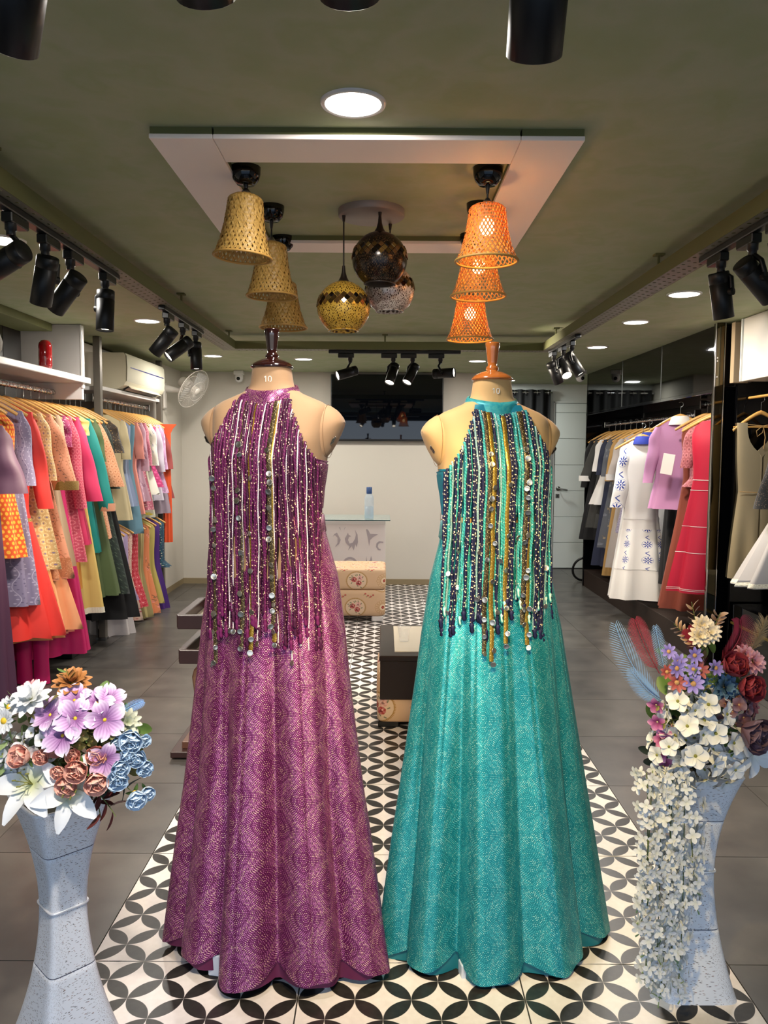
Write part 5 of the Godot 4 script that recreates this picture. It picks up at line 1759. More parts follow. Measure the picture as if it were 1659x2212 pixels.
func olive_dress() -> void:
	# a fitted sleeveless dress hung facing out, with a deep scoop neck
	var t := thing("scoop_dress", "olive beige sleeveless dress with a deep scoop neck on a wooden hanger", "dress", Vector3(2.33, 1.63, -4.93), -0.12)
	var m := cloth("olive_beige", "857658", 0.7)
	var pr := [[0.0, 0.145], [-0.1, 0.14], [-0.2, 0.138], [-0.32, 0.13], [-0.42, 0.122], [-0.5, 0.13], [-0.7, 0.15], [-0.85, 0.162], [-0.97, 0.17]]
	for s in [1.0, -1.0]:
		var b := B.new()
		var rows := []
		for i in 33:
			var y := lerpf(0.0, -0.97, i / 32.0)
			var hw := 0.145
			for k in pr.size() - 1:
				if y <= pr[k][0] and y >= pr[k + 1][0]:
					hw = lerpf(pr[k][1], pr[k + 1][1], (pr[k][0] - y) / (pr[k][0] - pr[k + 1][0]))
			var inner := 0.0
			var depth := -0.2 if s > 0 else -0.17
			if y > depth:
				inner = lerpf(0.09, 0.0, pow(clampf(y / depth, 0.0, 1.0), 3.0))
			for side in [-1.0, 1.0]:
				pass
			var row := PackedVector3Array()
			for j in 13:
				var u := j / 12.0
				var x := lerpf(inner, hw, u)
				row.append(Vector3(x, y, s * (0.012 + 0.045 * sqrt(maxf(0.0, 1.0 - pow(x / (hw + 0.001), 2.0))) * (1.0 + 0.22 * smoothstep(-0.4, -1.0, y) * sin(x * 60.0)))))
			rows.append(row)
		b.grid(rows, false)
		var left := []
		for row in rows:
			var l2 := PackedVector3Array()
			for p in row:
				l2.append(Vector3(-p.x, p.y, p.z + 0.004 * sin(p.x * 45.0) * smoothstep(-0.4, -1.0, p.y)))
			left.append(l2)
		b.grid(left, false)
		part("front" if s > 0 else "back", b, m, t)
	var b2 := B.new()
	b2.tube(PackedVector3Array([Vector3(-0.125, -0.425, 0.052), Vector3(-0.06, -0.428, 0.066), Vector3(0.06, -0.428, 0.066), Vector3(0.125, -0.425, 0.052)]), 0.0025, 5)
	part("waist_seam", b2, M.seam_tan, t)
	b2 = B.new()
	b2.tube(PackedVector3Array([Vector3(-0.1, -0.01, 0.03), Vector3(0.0, -0.02, 0.035), Vector3(0.1, -0.005, 0.03)]), 0.003, 5)
	b2.tube(PackedVector3Array([Vector3(0.0, -0.02, 0.035), Vector3(-0.035, -0.05, 0.04), Vector3(-0.03, -0.085, 0.04), Vector3(0.0, -0.06, 0.04), Vector3(0.004, -0.02, 0.036), Vector3(0.018, -0.09, 0.04), Vector3(0.012, -0.16, 0.04)]), 0.003, 5)
	part("neck_tie", b2, M.seam_tan, t)
	var h := thing("clothes_hanger", "wooden hanger holding the olive beige scoop dress", "hanger", Vector3(2.33, 1.775, -4.93), -0.12, "wooden hangers on the rails")
	part("arms", T.hanger_mesh, M.hanger_wood, h, Transform3D(Basis.IDENTITY.scaled(Vector3(0.75, 1.0, 1.0)), Vector3.ZERO))
	part("hook", T.hook_mesh, M.steel, h)
	b2 = B.new()
	b2.rod(Vector3(-0.16, -0.17, 0), Vector3(0.16, -0.17, 0), 0.005, 8)
	part("trouser_bar", b2, M.hanger_wood, h)

func floral() -> ImageTexture:
	var n := 512
	var im := Image.create(n, n, false, Image.FORMAT_RGB8)
	im.fill(hexc("d3b08c"))
	var gold := hexc("a97f42")
	var r := RandomNumberGenerator.new()
	r.seed = 77
	for c in [Vector2(128, 128), Vector2(384, 384)]:
		dot(im, c, 92, hexc("dcc0a2"), 1.0)
		for k in 60:
			var a := TAU * k / 60.0
			dot(im, c + Vector2(cos(a), sin(a)) * 92.0, 4.5, gold)
			dot(im, c + Vector2(cos(a), sin(a)) * 99.0, 2.5, gold)
		for p in [Vector2(-18, 22), Vector2(26, -14), Vector2(-30, -30)]:
			var base := hexc("a8403a") if p.x > -29 else hexc("d49a8c")
			dot(im, c + p, 25, base)
			for k in 9:
				var a := TAU * k / 9.0
				dot(im, c + p + Vector2(cos(a), sin(a)) * 18.0, 9, base.lightened(0.25 if k % 2 == 0 else 0.0))
			dot(im, c + p + Vector2(3, 2), 9, base.darkened(0.3))
			dot(im, c + p + Vector2(-6, -5), 6, hexc("e2b0a0"))
		for k in 12:
			var a := r.randf() * TAU
			var p: Vector2 = c + Vector2(cos(a), sin(a)) * r.randf_range(44, 72)
			stroke(im, p, p + Vector2(cos(a + 0.6), sin(a + 0.6)) * 12.0, 4.0, hexc("7d7d62"))
	for c in [Vector2(384, 128), Vector2(128, 384)]:
		for k in 16:
			var a := TAU * k / 16.0
			for s in 14:
				var q := TAU * s / 14.0
				dot(im, c + Vector2(cos(a), sin(a)) * 62.0 + Vector2(cos(q), sin(q)) * 13.0, 1.8, gold)
		for k in 40:
			var a := TAU * k / 40.0
			dot(im, c + Vector2(cos(a), sin(a)) * 40.0, 2.6, gold)
		dot(im, c, 30, hexc("e2cba8"))
		for k in 5:
			var a := TAU * k / 5.0
			dot(im, c + Vector2(cos(a), sin(a)) * 9.0, 8, hexc("9a3a2e"))
		dot(im, c, 6, hexc("c8644a"))
	for c in [Vector2(256, 0), Vector2(0, 256), Vector2(256, 256), Vector2(0, 0)]:
		for k in 4:
			var p: Vector2 = c + Vector2(-36 + 24 * k, 16 * sin(k * 1.4))
			dot(im, p, 9, hexc("b0443c"))
			dot(im, p + Vector2(2, -2), 4, hexc("d88a78"))
			stroke(im, p + Vector2(8, 8), p + Vector2(14, 14), 3, hexc("84845e"))
	return ImageTexture.create_from_image(im)

# cushion-like box: a squared pillow with soft edges
func pillow(b: B, c: Vector3, s: Vector3, puff := 0.012) -> void:
	var rows := []
	var uvs := []
	var prof := [[-0.5, 0.90], [-0.5, 0.97], [-0.47, 1.0], [-0.3, 1.0 + puff], [0.0, 1.0 + puff * 1.6], [0.3, 1.0 + puff], [0.44, 1.0], [0.48, 0.97], [0.5, 0.92], [0.515, 0.6], [0.52, 0.02]]
	var vv := 0.0
	var prev := Vector3.ZERO
	for e in prof:
		var row := PackedVector3Array()
		var ur := PackedVector2Array()
		for j in 81:
			var a := TAU * j / 80.0 - PI * 0.75
			var x := signf(cos(a)) * pow(absf(cos(a)), 0.16)
			var z := signf(sin(a)) * pow(absf(sin(a)), 0.16)
			row.append(c + Vector3(x * s.x * 0.5 * e[1], e[0] * s.y, z * s.z * 0.5 * e[1]))
		var key := row[60]
		if rows.size() > 0:
			vv += key.distance_to(prev)
		prev = key
		var run := 0.0
		for j in 81:
			if j > 0:
				run += (rows[0] if rows.size() else row)[j].distance_to((rows[0] if rows.size() else row)[j - 1])
			ur.append(Vector2(run / 0.42, -vv / 0.42))
		rows.append(row)
		uvs.append(ur)
	b.grid(rows, false, uvs)

func furniture() -> void:
	mat("floral", "ffffff", 0.8, 0.0, {"albedo_texture": floral()})
	mat("wenge", "1c0f0a", 0.3)
	mat("walnut", "3a2420", 0.35)
	mat("walnut_top", "6a4634", 0.35)
	mat("beige_leather", "86634c", 0.5)
	mat("inset_stone", "c9bda8", 0.08)
	mat("clear_plastic", Color(0.95, 0.97, 0.98, 0.14), 0.08, 0.0, {"transparency": BaseMaterial3D.TRANSPARENCY_ALPHA})
	mat("bottle_glass", Color(0.75, 0.84, 0.9, 0.3), 0.06, 0.0, {"transparency": BaseMaterial3D.TRANSPARENCY_ALPHA})
	mat("glass_green", Color(0.55, 0.72, 0.72, 0.35), 0.03, 0.0, {"transparency": BaseMaterial3D.TRANSPARENCY_ALPHA})
	mat("glass_edge", "17393c", 0.1)
	mat("bottle_cap", "2f4a78", 0.4)
	mat("desk_white", "d8d0cc", 0.35)
	mat("scroll_grey", "a59ca0", 0.5)
	# floral stool by the desk
	var t := thing("storage_stool", "floral box stool with padded lid standing before the white desk", "stool", Vector3(-0.27, 0, -6.86))
	var b := B.new()
	pillow(b, Vector3(0, 0.165, 0), Vector3(0.57, 0.225, 0.52), 0.004)
	part("box", b, M.floral, t)
	b = B.new()
	pillow(b, Vector3(0, 0.365, 0), Vector3(0.575, 0.17, 0.525), 0.006)
	part("lid", b, M.floral, t)
	for s in [Vector3(0.22, 0.025, 0.23), Vector3(-0.22, 0.025, 0.23), Vector3(0.22, 0.025, -0.22), Vector3(-0.22, 0.025, -0.22)]:
		b = B.new()
		b.box(s, Vector3(0.1, 0.05, 0.05), 0.008)
		part("foot", b, M.white_gloss, t)
	# low table with floral stools under and beside it
	t = thing("coffee_table", "dark low coffee table with a pale glass-covered top", "table", Vector3(0.36, 0, -4.37))
	b = B.new()
	b.box(Vector3(0, 0.375, 0), Vector3(0.76, 0.03, 0.74), 0.006)
	part("tabletop", b, M.wenge, t)
	b = B.new()
	b.box(Vector3(0, 0.3915, -0.015), Vector3(0.6, 0.006, 0.6), 0.001)
	part("inset", b, M.inset_stone, t)
	b = B.new()
	b.box(Vector3(0, 0.26, 0.355), Vector3(0.75, 0.2, 0.02), 0.002)
	part("apron", b, M.wenge, t)
	b = B.new()
	b.box(Vector3(0, 0.26, -0.355), Vector3(0.75, 0.2, 0.02), 0.002)
	part("apron", b, M.wenge, t)
	for s in [Vector2(-1, -1), Vector2(1, -1), Vector2(1, 1)]:
		b = B.new()
		b.box(Vector3(s.x * 0.35, 0.18, s.y * 0.33), Vector3(0.04, 0.36, 0.04), 0.002)
		part("leg", b, M.wenge, t)
	var k := 0
	for e in [[Vector3(0.19, 0, -4.25), 0.44, "floral stool tucked under the dark coffee table"], [Vector3(0.46, 0, -3.72), 0.5, "floral stool half hidden behind the turquoise skirt"]]:
		t = thing("low_stool", e[2], "stool", e[0])
		b = B.new()
		pillow(b, Vector3(0, 0.17, 0), Vector3(e[1], 0.27, 0.46), 0.012)
		part("cushion", b, M.floral, t)
		for s in [Vector3(-0.16, 0.016, 0.18), Vector3(0.16, 0.016, 0.18), Vector3(-0.16, 0.016, -0.18), Vector3(0.16, 0.016, -0.18)]:
			b = B.new()
			b.box(s, Vector3(0.11, 0.034, 0.05), 0.004)
			part("foot", b, M.black_plastic, t)
	t = thing("plastic_cup", "small clear plastic cup on the coffee table", "cup", Vector3(0.115, 0.395, -4.30))
	b = B.new()
	b.lathe([Vector2(0.0, 0.002), Vector2(0.024, 0.002), Vector2(0.026, 0.006), Vector2(0.033, 0.076), Vector2(0.036, 0.08)], 28)
	part("cup_wall", b, M.clear_plastic, t)
	b = B.new()
	b.lathe([Vector2(0.035, 0.078), Vector2(0.0375, 0.08), Vector2(0.0375, 0.083), Vector2(0.034, 0.083)], 28)
	part("lip", b, M.clear_plastic, t)
	# tiered wooden stand
	t = thing("tiered_stand", "dark wooden display stand with two open trays and a stepped base", "stand", Vector3(-0.64, 0, -3.82))
	for e in [[0.65, 0.62, 0.43], [0.485, 0.61, 0.42]]:
		var y: float = e[0]
		var w: float = e[1]
		var d: float = e[2]
		var tr := B.new()
		tr.box(Vector3(0, y - 0.02, 0), Vector3(w - 0.02, 0.012, d - 0.02))
		var tp := part("tray", tr, M.inset_stone, t)
		for q in [[Vector3(0, y, d / 2), Vector3(w, 0.066, 0.024)], [Vector3(0, y, -d / 2), Vector3(w, 0.066, 0.024)], [Vector3(-w / 2 + 0.012, y, 0), Vector3(0.04, 0.064, d - 0.024)], [Vector3(w / 2 - 0.012, y, 0), Vector3(0.04, 0.064, d - 0.024)]]:
			b = B.new()
			b.box(q[0], q[1], 0.003)
			part("rim_board", b, M.walnut, tp)
	for s in [Vector2(-0.22, -0.1), Vector2(0.22, -0.1), Vector2(-0.18, -0.1)]:
		b = B.new()
		b.box(Vector3(s.x, 0.35, s.y), Vector3(0.035, 0.56, 0.05), 0.002)
		part("post", b, M.walnut, t)
	b = B.new()
	b.box(Vector3(0, 0.022, 0.0), Vector3(0.7, 0.03, 0.46), 0.003)
	part("base_step", b, M.walnut, t)
	b = B.new()
	b.box(Vector3(0.01, 0.055, -0.01), Vector3(0.63, 0.036, 0.40), 0.003)
	part("base_step", b, M.walnut_top, t)
	b = B.new()
	b.box(Vector3(0, 0.0045, 0.0), Vector3(0.64, 0.007, 0.4))
	part("base_pad", b, M.black_plastic, t)
	t = thing("padded_box", "tan padded box standing on the wooden stand's base behind the plum skirt", "box", Vector3(-0.66, 0.073, -3.74))
	b = B.new()
	b.grid(box_rows([[0.0, 0.225, 0.12], [0.2, 0.225, 0.12], [0.26, 0.23, 0.125], [0.31, 0.235, 0.13], [0.34, 0.228, 0.12], [0.375, 0.185, 0.07], [0.38, 0.0, 0.0]]), true)
	part("padding", b, M.beige_leather, t)
	b = B.new()
	b.box(Vector3(-0.2, 0.02, 0.123), Vector3(0.012, 0.04, 0.004), 0.001)
	part("tab", b, M.walnut_top, t)
	# desk
	t = thing("reception_desk", "white desk with grey scroll cut-outs under a glass top", "desk", Vector3(-0.79, 0, -7.72))
	b = B.new()
	b.box(Vector3(0, 0.4, 0.0), Vector3(1.61, 0.76, 0.5), 0.004)
	part("body", b, M.desk_white, t)
	b = B.new()
	b.box(Vector3(0, 0.765, 0.252), Vector3(1.61, 0.035, 0.004), 0.001)
	part("rail", b, M.white_gloss, t)
	b = B.new()
	b.box(Vector3(0, 0.792, 0.0), Vector3(1.7, 0.01, 0.62), 0.001)
	part("glass_top", b, M.glass_green, t)
	b = B.new()
	b.box(Vector3(0, 0.792, 0.3115), Vector3(1.7, 0.0095, 0.002))
	part("glass_edge", b, M.glass_edge, t)
	var z := 0.251
	# scroll shapes, as polygons in metres from the desk's near corner
	var ox := 0.805
	var shapes := [
		[[-0.16, 0.69], [-0.145, 0.66], [-0.07, 0.655], [-0.115, 0.63], [-0.145, 0.60], [-0.155, 0.54], [-0.168, 0.62], [-0.185, 0.70], [-0.175, 0.705]],
		[[-0.29, 0.70], [-0.265, 0.65], [-0.26, 0.58], [-0.275, 0.53], [-0.285, 0.56], [-0.30, 0.50], [-0.32, 0.54], [-0.355, 0.50], [-0.34, 0.54], [-0.375, 0.57], [-0.385, 0.61], [-0.37, 0.64], [-0.355, 0.67], [-0.35, 0.65], [-0.325, 0.635], [-0.345, 0.63], [-0.355, 0.60], [-0.34, 0.565], [-0.31, 0.575], [-0.29, 0.61], [-0.28, 0.65]],
		[[-0.46, 0.67], [-0.44, 0.63], [-0.425, 0.60], [-0.44, 0.56], [-0.48, 0.53], [-0.455, 0.57], [-0.455, 0.62], [-0.48, 0.645], [-0.50, 0.63], [-0.485, 0.655]],
		[[-0.02, 0.585], [-0.06, 0.59], [-0.085, 0.57], [-0.09, 0.535], [-0.07, 0.505], [-0.045, 0.50], [-0.045, 0.515], [-0.062, 0.52], [-0.072, 0.54], [-0.065, 0.565], [-0.045, 0.575], [-0.02, 0.573]],
		[[-0.135, 0.45], [-0.125, 0.41], [-0.135, 0.385], [-0.15, 0.37], [-0.20, 0.36], [-0.185, 0.40], [-0.18, 0.445], [-0.175, 0.40], [-0.165, 0.385], [-0.145, 0.41]],
		[[-0.44, 0.72], [-0.425, 0.69], [-0.43, 0.72]], [[-0.38, 0.72], [-0.395, 0.69], [-0.385, 0.72]],
	]
	for s in shapes:
		var poly := PackedVector2Array()
		for p in s:
			poly.append(Vector2(p[0] + ox, p[1]))
		b = B.new()
		b.prism(poly, z - 0.001, z + 0.0008)
		part("scroll_inlay", b, M.scroll_grey, t)
	for a in [[Vector2(-0.335, 0.365), 0.072, 0.05], [Vector2(-0.335, 0.36), 0.026, 0.0]]:
		var poly := PackedVector2Array()
		for j in 17:
			var q := PI * j / 16.0
			poly.append(a[0] + Vector2(cos(q), sin(q)) * a[1] + Vector2(ox, 0))
		if a[2] > 0.0:
			for j in 17:
				var q := PI - PI * j / 16.0
				poly.append(a[0] + Vector2(cos(q), sin(q)) * a[2] + Vector2(ox, 0))
		b = B.new()
		b.prism(poly, z - 0.001, z + 0.0008)
		part("scroll_inlay", b, M.scroll_grey, t)
	t = thing("water_bottle", "clear water bottle with a dark blue cap on the glass desk top", "bottle", Vector3(-0.142, 0.797, -7.52))
	b = B.new()
	b.lathe([Vector2(0.0, 0.002), Vector2(0.04, 0.002), Vector2(0.045, 0.008), Vector2(0.045, 0.19), Vector2(0.041, 0.215), Vector2(0.025, 0.24), Vector2(0.023, 0.25)], 24)
	part("bottle_wall", b, M.bottle_glass, t)
	b = B.new()
	b.lathe([Vector2(0.0, 0.006), Vector2(0.04, 0.006), Vector2(0.041, 0.12), Vector2(0.0, 0.12)], 24)
	part("water", b, M.bottle_glass, t)
	b = B.new()
	b.lathe([Vector2(0.026, 0.24), Vector2(0.027, 0.245), Vector2(0.027, 0.3), Vector2(0.025, 0.303), Vector2(0.0, 0.303)], 20)
	part("cap", b, M.bottle_cap, t)

func box_rows(prof: Array) -> Array:
	var rows := []
	for e in prof:
		var row := PackedVector3Array()
		for j in 40:
			var a := TAU * j / 40.0
			row.append(Vector3(signf(cos(a)) * pow(absf(cos(a)), 0.14) * e[1], e[0], signf(sin(a)) * pow(absf(sin(a)), 0.14) * e[2]))
		rows.append(row)
	return rows

func cctv(at: Vector3, label: String, turn: float) -> void:
	var t := thing("security_camera", label, "security camera", at, turn, "white ceiling cameras")
	var b := B.new()
	b.box(Vector3(0, -0.022, 0), Vector3(0.1, 0.044, 0.09), 0.005)
	part("mount", b, M.white_gloss, t)
	b = B.new()
	var rows := []
	b.lathe([Vector2(0.036, -0.03), Vector2(0.043, -0.06), Vector2(0.043, -0.085), Vector2(0.034, -0.108), Vector2(0.015, -0.12), Vector2(0.0, -0.122)], 20)
	part("housing", b, M.white_gloss, t)
	b = B.new()
	b.lathe([Vector2(0.019, 0.0), Vector2(0.018, 0.006), Vector2(0.0, 0.009)], 16, Transform3D(Basis(Vector3.RIGHT, 1.75), Vector3(0, -0.086, 0.0395)))
	part("lens", b, M.black_gloss, t)

func back_wall() -> void:
	mat("tv_screen", "04060b", 0.02)
	mat("ac_cream", "d8cfb4", 0.3)
	mat("ac_front", "e2ddc8", 0.15)
	mat("blue_line", "2c2f7c", 0.4)
	mat("fan_white", "c9c2b8", 0.35)
	mat("fan_clear", Color(0.85, 0.86, 0.86, 0.25), 0.2, 0.0, {"transparency": BaseMaterial3D.TRANSPARENCY_ALPHA})
	mat("door_white", "dfe6e2", 0.45)
	mat("curtain_black", "0a0b0d", 0.85)
	mat("red_plastic", "8a1c1c", 0.4)
	mat("groove_grey", "8f9794", 0.7)
	var t := thing("television", "large black wall television reflecting the shop lights", "television", Vector3(0.025, 1.9, -8.44))
	var b := B.new()
	b.box(Vector3(0, 0, -0.01), Vector3(1.19, 0.7, 0.05), 0.006)
	part("case", b, M.black_plastic, t)
	b = B.new()
	b.box(Vector3(0, 0.006, 0.016), Vector3(1.17, 0.672, 0.003), 0.001)
	part("screen", b, M.tv_screen, t)
	cctv(Vector3(-1.53, CEIL, -8.38), "white ceiling camera between the wall fan and the dark-capped form", 0.0)
	cctv(Vector3(1.98, CEIL, -8.1), "white ceiling camera beside the black mirrored cabinet", 0.4)
	# split air conditioner
	t = thing("air_conditioner", "cream wall air conditioner with a thin blue line above the rails", "air conditioner", Vector3(-2.16, 2.07, -6.89))
	b = B.new()
	var sec := PackedVector2Array([Vector2(-0.1, -0.14), Vector2(0.03, -0.145), Vector2(0.085, -0.115), Vector2(0.1, -0.09), Vector2(0.104, 0.02), Vector2(0.1, 0.12), Vector2(0.085, 0.14), Vector2(-0.1, 0.14)])
	b.prism(sec, -0.54, 0.54, Transform3D(Basis.IDENTITY, Vector3.ZERO))
	part("case", b, M.ac_cream, t)
	b = B.new()
	b.grid(panel_rows([[0.094, -0.092], [0.1085, -0.08], [0.113, 0.02], [0.1085, 0.115], [0.094, 0.137]], -0.535, 0.535), false)
	part("front_panel", b, M.ac_front, t)
	b = B.new()
	b.box(Vector3(0.1135, 0.03, -0.02), Vector3(0.003, 0.008, 0.95), 0.0)
	part("accent_line", b, M.blue_line, t)
	b = B.new()
	b.box(Vector3(0.065, -0.128, 0), Vector3(0.05, 0.02, 0.86), 0.004, Basis(Vector3.BACK, 0.6))
	part("outlet", b, M.black_plastic, t)
	b = B.new()
	b.box(Vector3(0.09, -0.118, 0), Vector3(0.055, 0.004, 0.86), 0.001, Basis(Vector3.BACK, -0.75))
	part("louver", b, M.ac_cream, t)
	# wall fan
	t = thing("wall_fan", "white caged wall fan tilted beside the air conditioner", "fan", Vector3(-2.165, 2.0, -7.8))
	b = B.new()
	b.box(Vector3(0.012, -0.03, 0), Vector3(0.03, 0.26, 0.09), 0.012)
	b.tube(PackedVector3Array([Vector3(0.02, 0.04, 0), Vector3(0.1, 0.03, 0), Vector3(0.17, 0.02, 0.0)]), [0.04, 0.03, 0.022], 10)
	part("bracket", b, M.fan_white, t)
	var hub := Vector3(0.30, 0.035, 0.02)
	var ax := Vector3(0.80, -0.5, 0.32).normalized()
	var xf := look(hub, ax)
	b = B.new()
	b.lathe([Vector2(0.0, 0.17), Vector2(0.04, 0.168), Vector2(0.052, 0.155), Vector2(0.055, 0.06), Vector2(0.045, 0.045), Vector2(0.0, 0.045)], 20, xf)
	part("motor", b, M.fan_white, t)
	b = B.new()
	b.tube(PackedVector3Array([Vector3(0.16, 0.02, 0), hub + xf.basis.y * 0.08]), 0.02, 8)
	part("pivot", b, M.fan_white, t)
	b = B.new()
	for k in 48:
		var a := TAU * k / 48.0
		var d := Vector3(cos(a), 0, sin(a))
		b.tube(PackedVector3Array([xf * (d * 0.03 + Vector3(0, 0.042, 0)), xf * (d * 0.12 + Vector3(0, 0.04, 0)), xf * (d * 0.185 + Vector3(0, 0.022, 0)), xf * (d * 0.2), xf * (d * 0.185 + Vector3(0, -0.03, 0)), xf * (d * 0.1 + Vector3(0, -0.05, 0)), xf * (d * 0.04 + Vector3(0, -0.054, 0))]), 0.0011, 4, false)
	for r in [[0.2, 0.0, 0.004], [0.12, 0.04, 0.002], [0.1, -0.05, 0.002]]:
		var ring := PackedVector3Array()
		for j in 49:
			var a := TAU * j / 48.0
			ring.append(xf * Vector3(cos(a) * r[0], r[1], sin(a) * r[0]))
		b.tube(ring, r[2], 6, false)
	part("cage", b, M.fan_white, t)
	for k in 3:
		b = B.new()
		var rows := []
		for i in 8:
			var q := lerpf(0.02, 0.175, i / 7.0)
			var row := PackedVector3Array()
			for j in 7:
				var a: float = TAU * k / 3.0 + (j / 6.0 - 0.5) * (1.15 - 0.35 * i / 7.0)
				row.append(xf * Vector3(cos(a) * q, -0.01 + (j / 6.0 - 0.5) * 0.035, sin(a) * q))
			rows.append(row)
		b.grid(rows, false)
		part("blade", b, M.fan_clear, t)
	b = B.new()
	b.lathe([Vector2(0.0, -0.062), Vector2(0.034, -0.06), Vector2(0.04, -0.052), Vector2(0.04, 0.0)], 16, xf)
	part("hub", b, M.fan_white, t)
	# door at the end of the passage
	var d := struct("door_1")
	for k in 7:
		var y0: float = [0.01, 0.33, 0.65, 0.97, 1.29, 1.61, 1.93][k]
		var h: float = 0.316 if k < 6 else 0.108
		b = B.new()
		b.box(Vector3(2.5, y0 + h / 2, -9.775), Vector3(0.8, h, 0.04), 0.002)
		part("panel", b, M.door_white, d)
	b = B.new()
	b.box(Vector3(2.5, 1.02, -9.79), Vector3(0.8, 2.04, 0.03))
	part("core", b, M.groove_grey, d)
	b = B.new()
	b.lathe([Vector2(0.027, 0.0), Vector2(0.027, 0.008), Vector2(0.0, 0.009)], 16, Transform3D(Basis(Vector3.RIGHT, PI / 2), Vector3(2.145, 0.997, -9.755)))
	b.tube(PackedVector3Array([Vector3(2.145, 0.997, -9.75), Vector3(2.145, 0.997, -9.71), Vector3(2.165, 0.995, -9.7), Vector3(2.25, 0.98, -9.7)]), 0.009, 8)
	part("handle", b, M.steel, d)
	b = B.new()
	b.box(Vector3(2.14, 0.905, -9.754), Vector3(0.045, 0.05, 0.006), 0.001)
	part("lock", b, M.steel, d)
	b = B.new()
	b.box(Vector3(2.14, 0.905, -9.75), Vector3(0.008, 0.02, 0.002))
	part("keyhole", b, M.black_plastic, d)
	var dt := struct("trim_2")
	for e in [[Vector3(2.085, 1.03, -9.79), Vector3(0.02, 2.06, 0.05)], [Vector3(2.5, 2.055, -9.79), Vector3(0.85, 0.02, 0.05)]]:
		b = B.new(); b.box(e[0], e[1], 0.002)
		part("door_frame", b, M.cool_wall, dt)
	# black eyelet curtain
	t = thing("eyelet_curtain", "black curtain on metal rings beside the white door", "curtain", Vector3(1.55, 0, -9.7))
	b = B.new()
	var rows := []
	for i in 20:
		var y := lerpf(2.2, 0.03, i / 19.0)
		var row := PackedVector3Array()
		for j in 97:
			var u := j / 96.0
			row.append(Vector3(lerpf(-0.48, 0.47, u), y, 0.035 * sin(u * TAU * 7.0) * (1.0 - 0.25 * sin(i * 0.4))))
		rows.append(row)
	b.grid(rows, false)
	part("cloth", b, M.curtain_black, t)
	b = B.new()
	b.rod(Vector3(-0.5, 2.165, 0), Vector3(0.49, 2.165, 0), 0.012, 10)
	part("curtain_rod", b, M.chrome, t)
	for k in 14:
		b = B.new()
		var ring := PackedVector3Array()
		var c := Vector3(lerpf(-0.48, 0.47, (k + 0.5) / 14.0), 2.165, 0)
		for j in 17:
			var a := TAU * j / 16.0
			ring.append(c + Vector3(0.0, cos(a), sin(a)) * 0.026)
		b.tube(ring, 0.005, 6, false)
		part("eyelet", b, M.chrome, t)
	# black hoop leaning by the cabinet's far end
	t = thing("black_hoop", "black rubber hoop leaning on the cabinet end by the door", "hoop", Vector3(2.235, 0.0, -8.75))
	b = B.new()
	var ring := PackedVector3Array()
	for j in 49:
		var a := TAU * j / 48.0
		ring.append(Vector3(0.125 * cos(a), 0.146 + 0.133 * sin(a), 0.05 * sin(a)))
	b.tube(ring, 0.013, 10, false)
	part("ring", b, M.black_plastic, t)
	# small wall holder by the turquoise form
	t = thing("wall_holder", "small black and red holder with white tags on the back wall", "holder", Vector3(0.67, 0.69, -8.47))
	b = B.new(); b.box(Vector3(0, 0.0, 0), Vector3(0.08, 0.07, 0.05), 0.006)
	part("holder_box", b, M.black_plastic, t)
	b = B.new(); b.box(Vector3(0.01, -0.05, 0.002), Vector3(0.07, 0.04, 0.045), 0.005)
	part("base_cup", b, M.red_plastic, t)
	b = B.new(); b.box(Vector3(-0.02, 0.08, 0.0), Vector3(0.07, 0.1, 0.004), 0.001)
	part("card", b, M.white_gloss, t)

func panel_rows(prof: Array, z0: float, z1: float) -> Array:
	var rows := []
	for e in prof:
		rows.append(PackedVector3Array([Vector3(e[0], e[1], z0), Vector3(e[0], e[1], z1)]))
	return rows

var petals := {}

# one petal: grows along +x from its foot, width along z
func petal(len: float, wid: float, droop: float, cup: float, tip: float, notch := 0.0) -> ArrayMesh:
	var key := "%f %f %f %f %f %f" % [len, wid, droop, cup, tip, notch]
	if petals.has(key):
		return petals[key]
	var b := B.new()
	var rows := []
	var uvs := []
	for i in 8:
		var u := i / 7.0
		var w := wid * 0.5 * pow(sin(PI * lerpf(0.06, 0.965, pow(u, tip))), 0.75)
		var row := PackedVector3Array()
		var ur := PackedVector2Array()
		for j in 5:
			var v := j / 2.0 - 1.0
			var x := len * u - notch * len * (1.0 - absf(v)) * smoothstep(0.8, 1.0, u)
			row.append(Vector3(x, len * (0.18 * u - droop * u * u) + cup * w * v * v, v * w))
			ur.append(Vector2(v * 0.5 + 0.5, u))
		rows.append(row)
		uvs.append(ur)
	b.grid(rows, false, uvs)
	petals[key] = b.done()
	return petals[key]

func petal_mat(key: String, foot: String, mid: String, tip: String, veins := 0.0) -> StandardMaterial3D:
	var im := Image.create(32, 64, false, Image.FORMAT_RGB8)
	for y in 64:
		var u := y / 63.0
		var c := hexc(foot).lerp(hexc(mid), clampf(u * 2.0, 0.0, 1.0)) if u < 0.5 else hexc(mid).lerp(hexc(tip), clampf(u * 2.0 - 1.0, 0.0, 1.0))
		for x in 32:
			var k := veins * (0.5 + 0.5 * cos(x / 32.0 * TAU * 5.0)) * (1.0 - u)
			im.set_pixel(x, y, c.lerp(hexc(foot), k))
	return mat(key, "ffffff", 0.6, 0.0, {"albedo_texture": ImageTexture.create_from_image(im), "texture_repeat": false, "backlight_enabled": true, "backlight": Color(0.25, 0.25, 0.25)})

func facing(dir: Vector3, spin := 0.0) -> Basis:
	var y := dir.normalized()
	var x := y.cross(Vector3.BACK if absf(y.z) < 0.9 else Vector3.UP).normalized()
	return Basis(x, y, x.cross(y)) * Basis(Vector3.UP, spin)

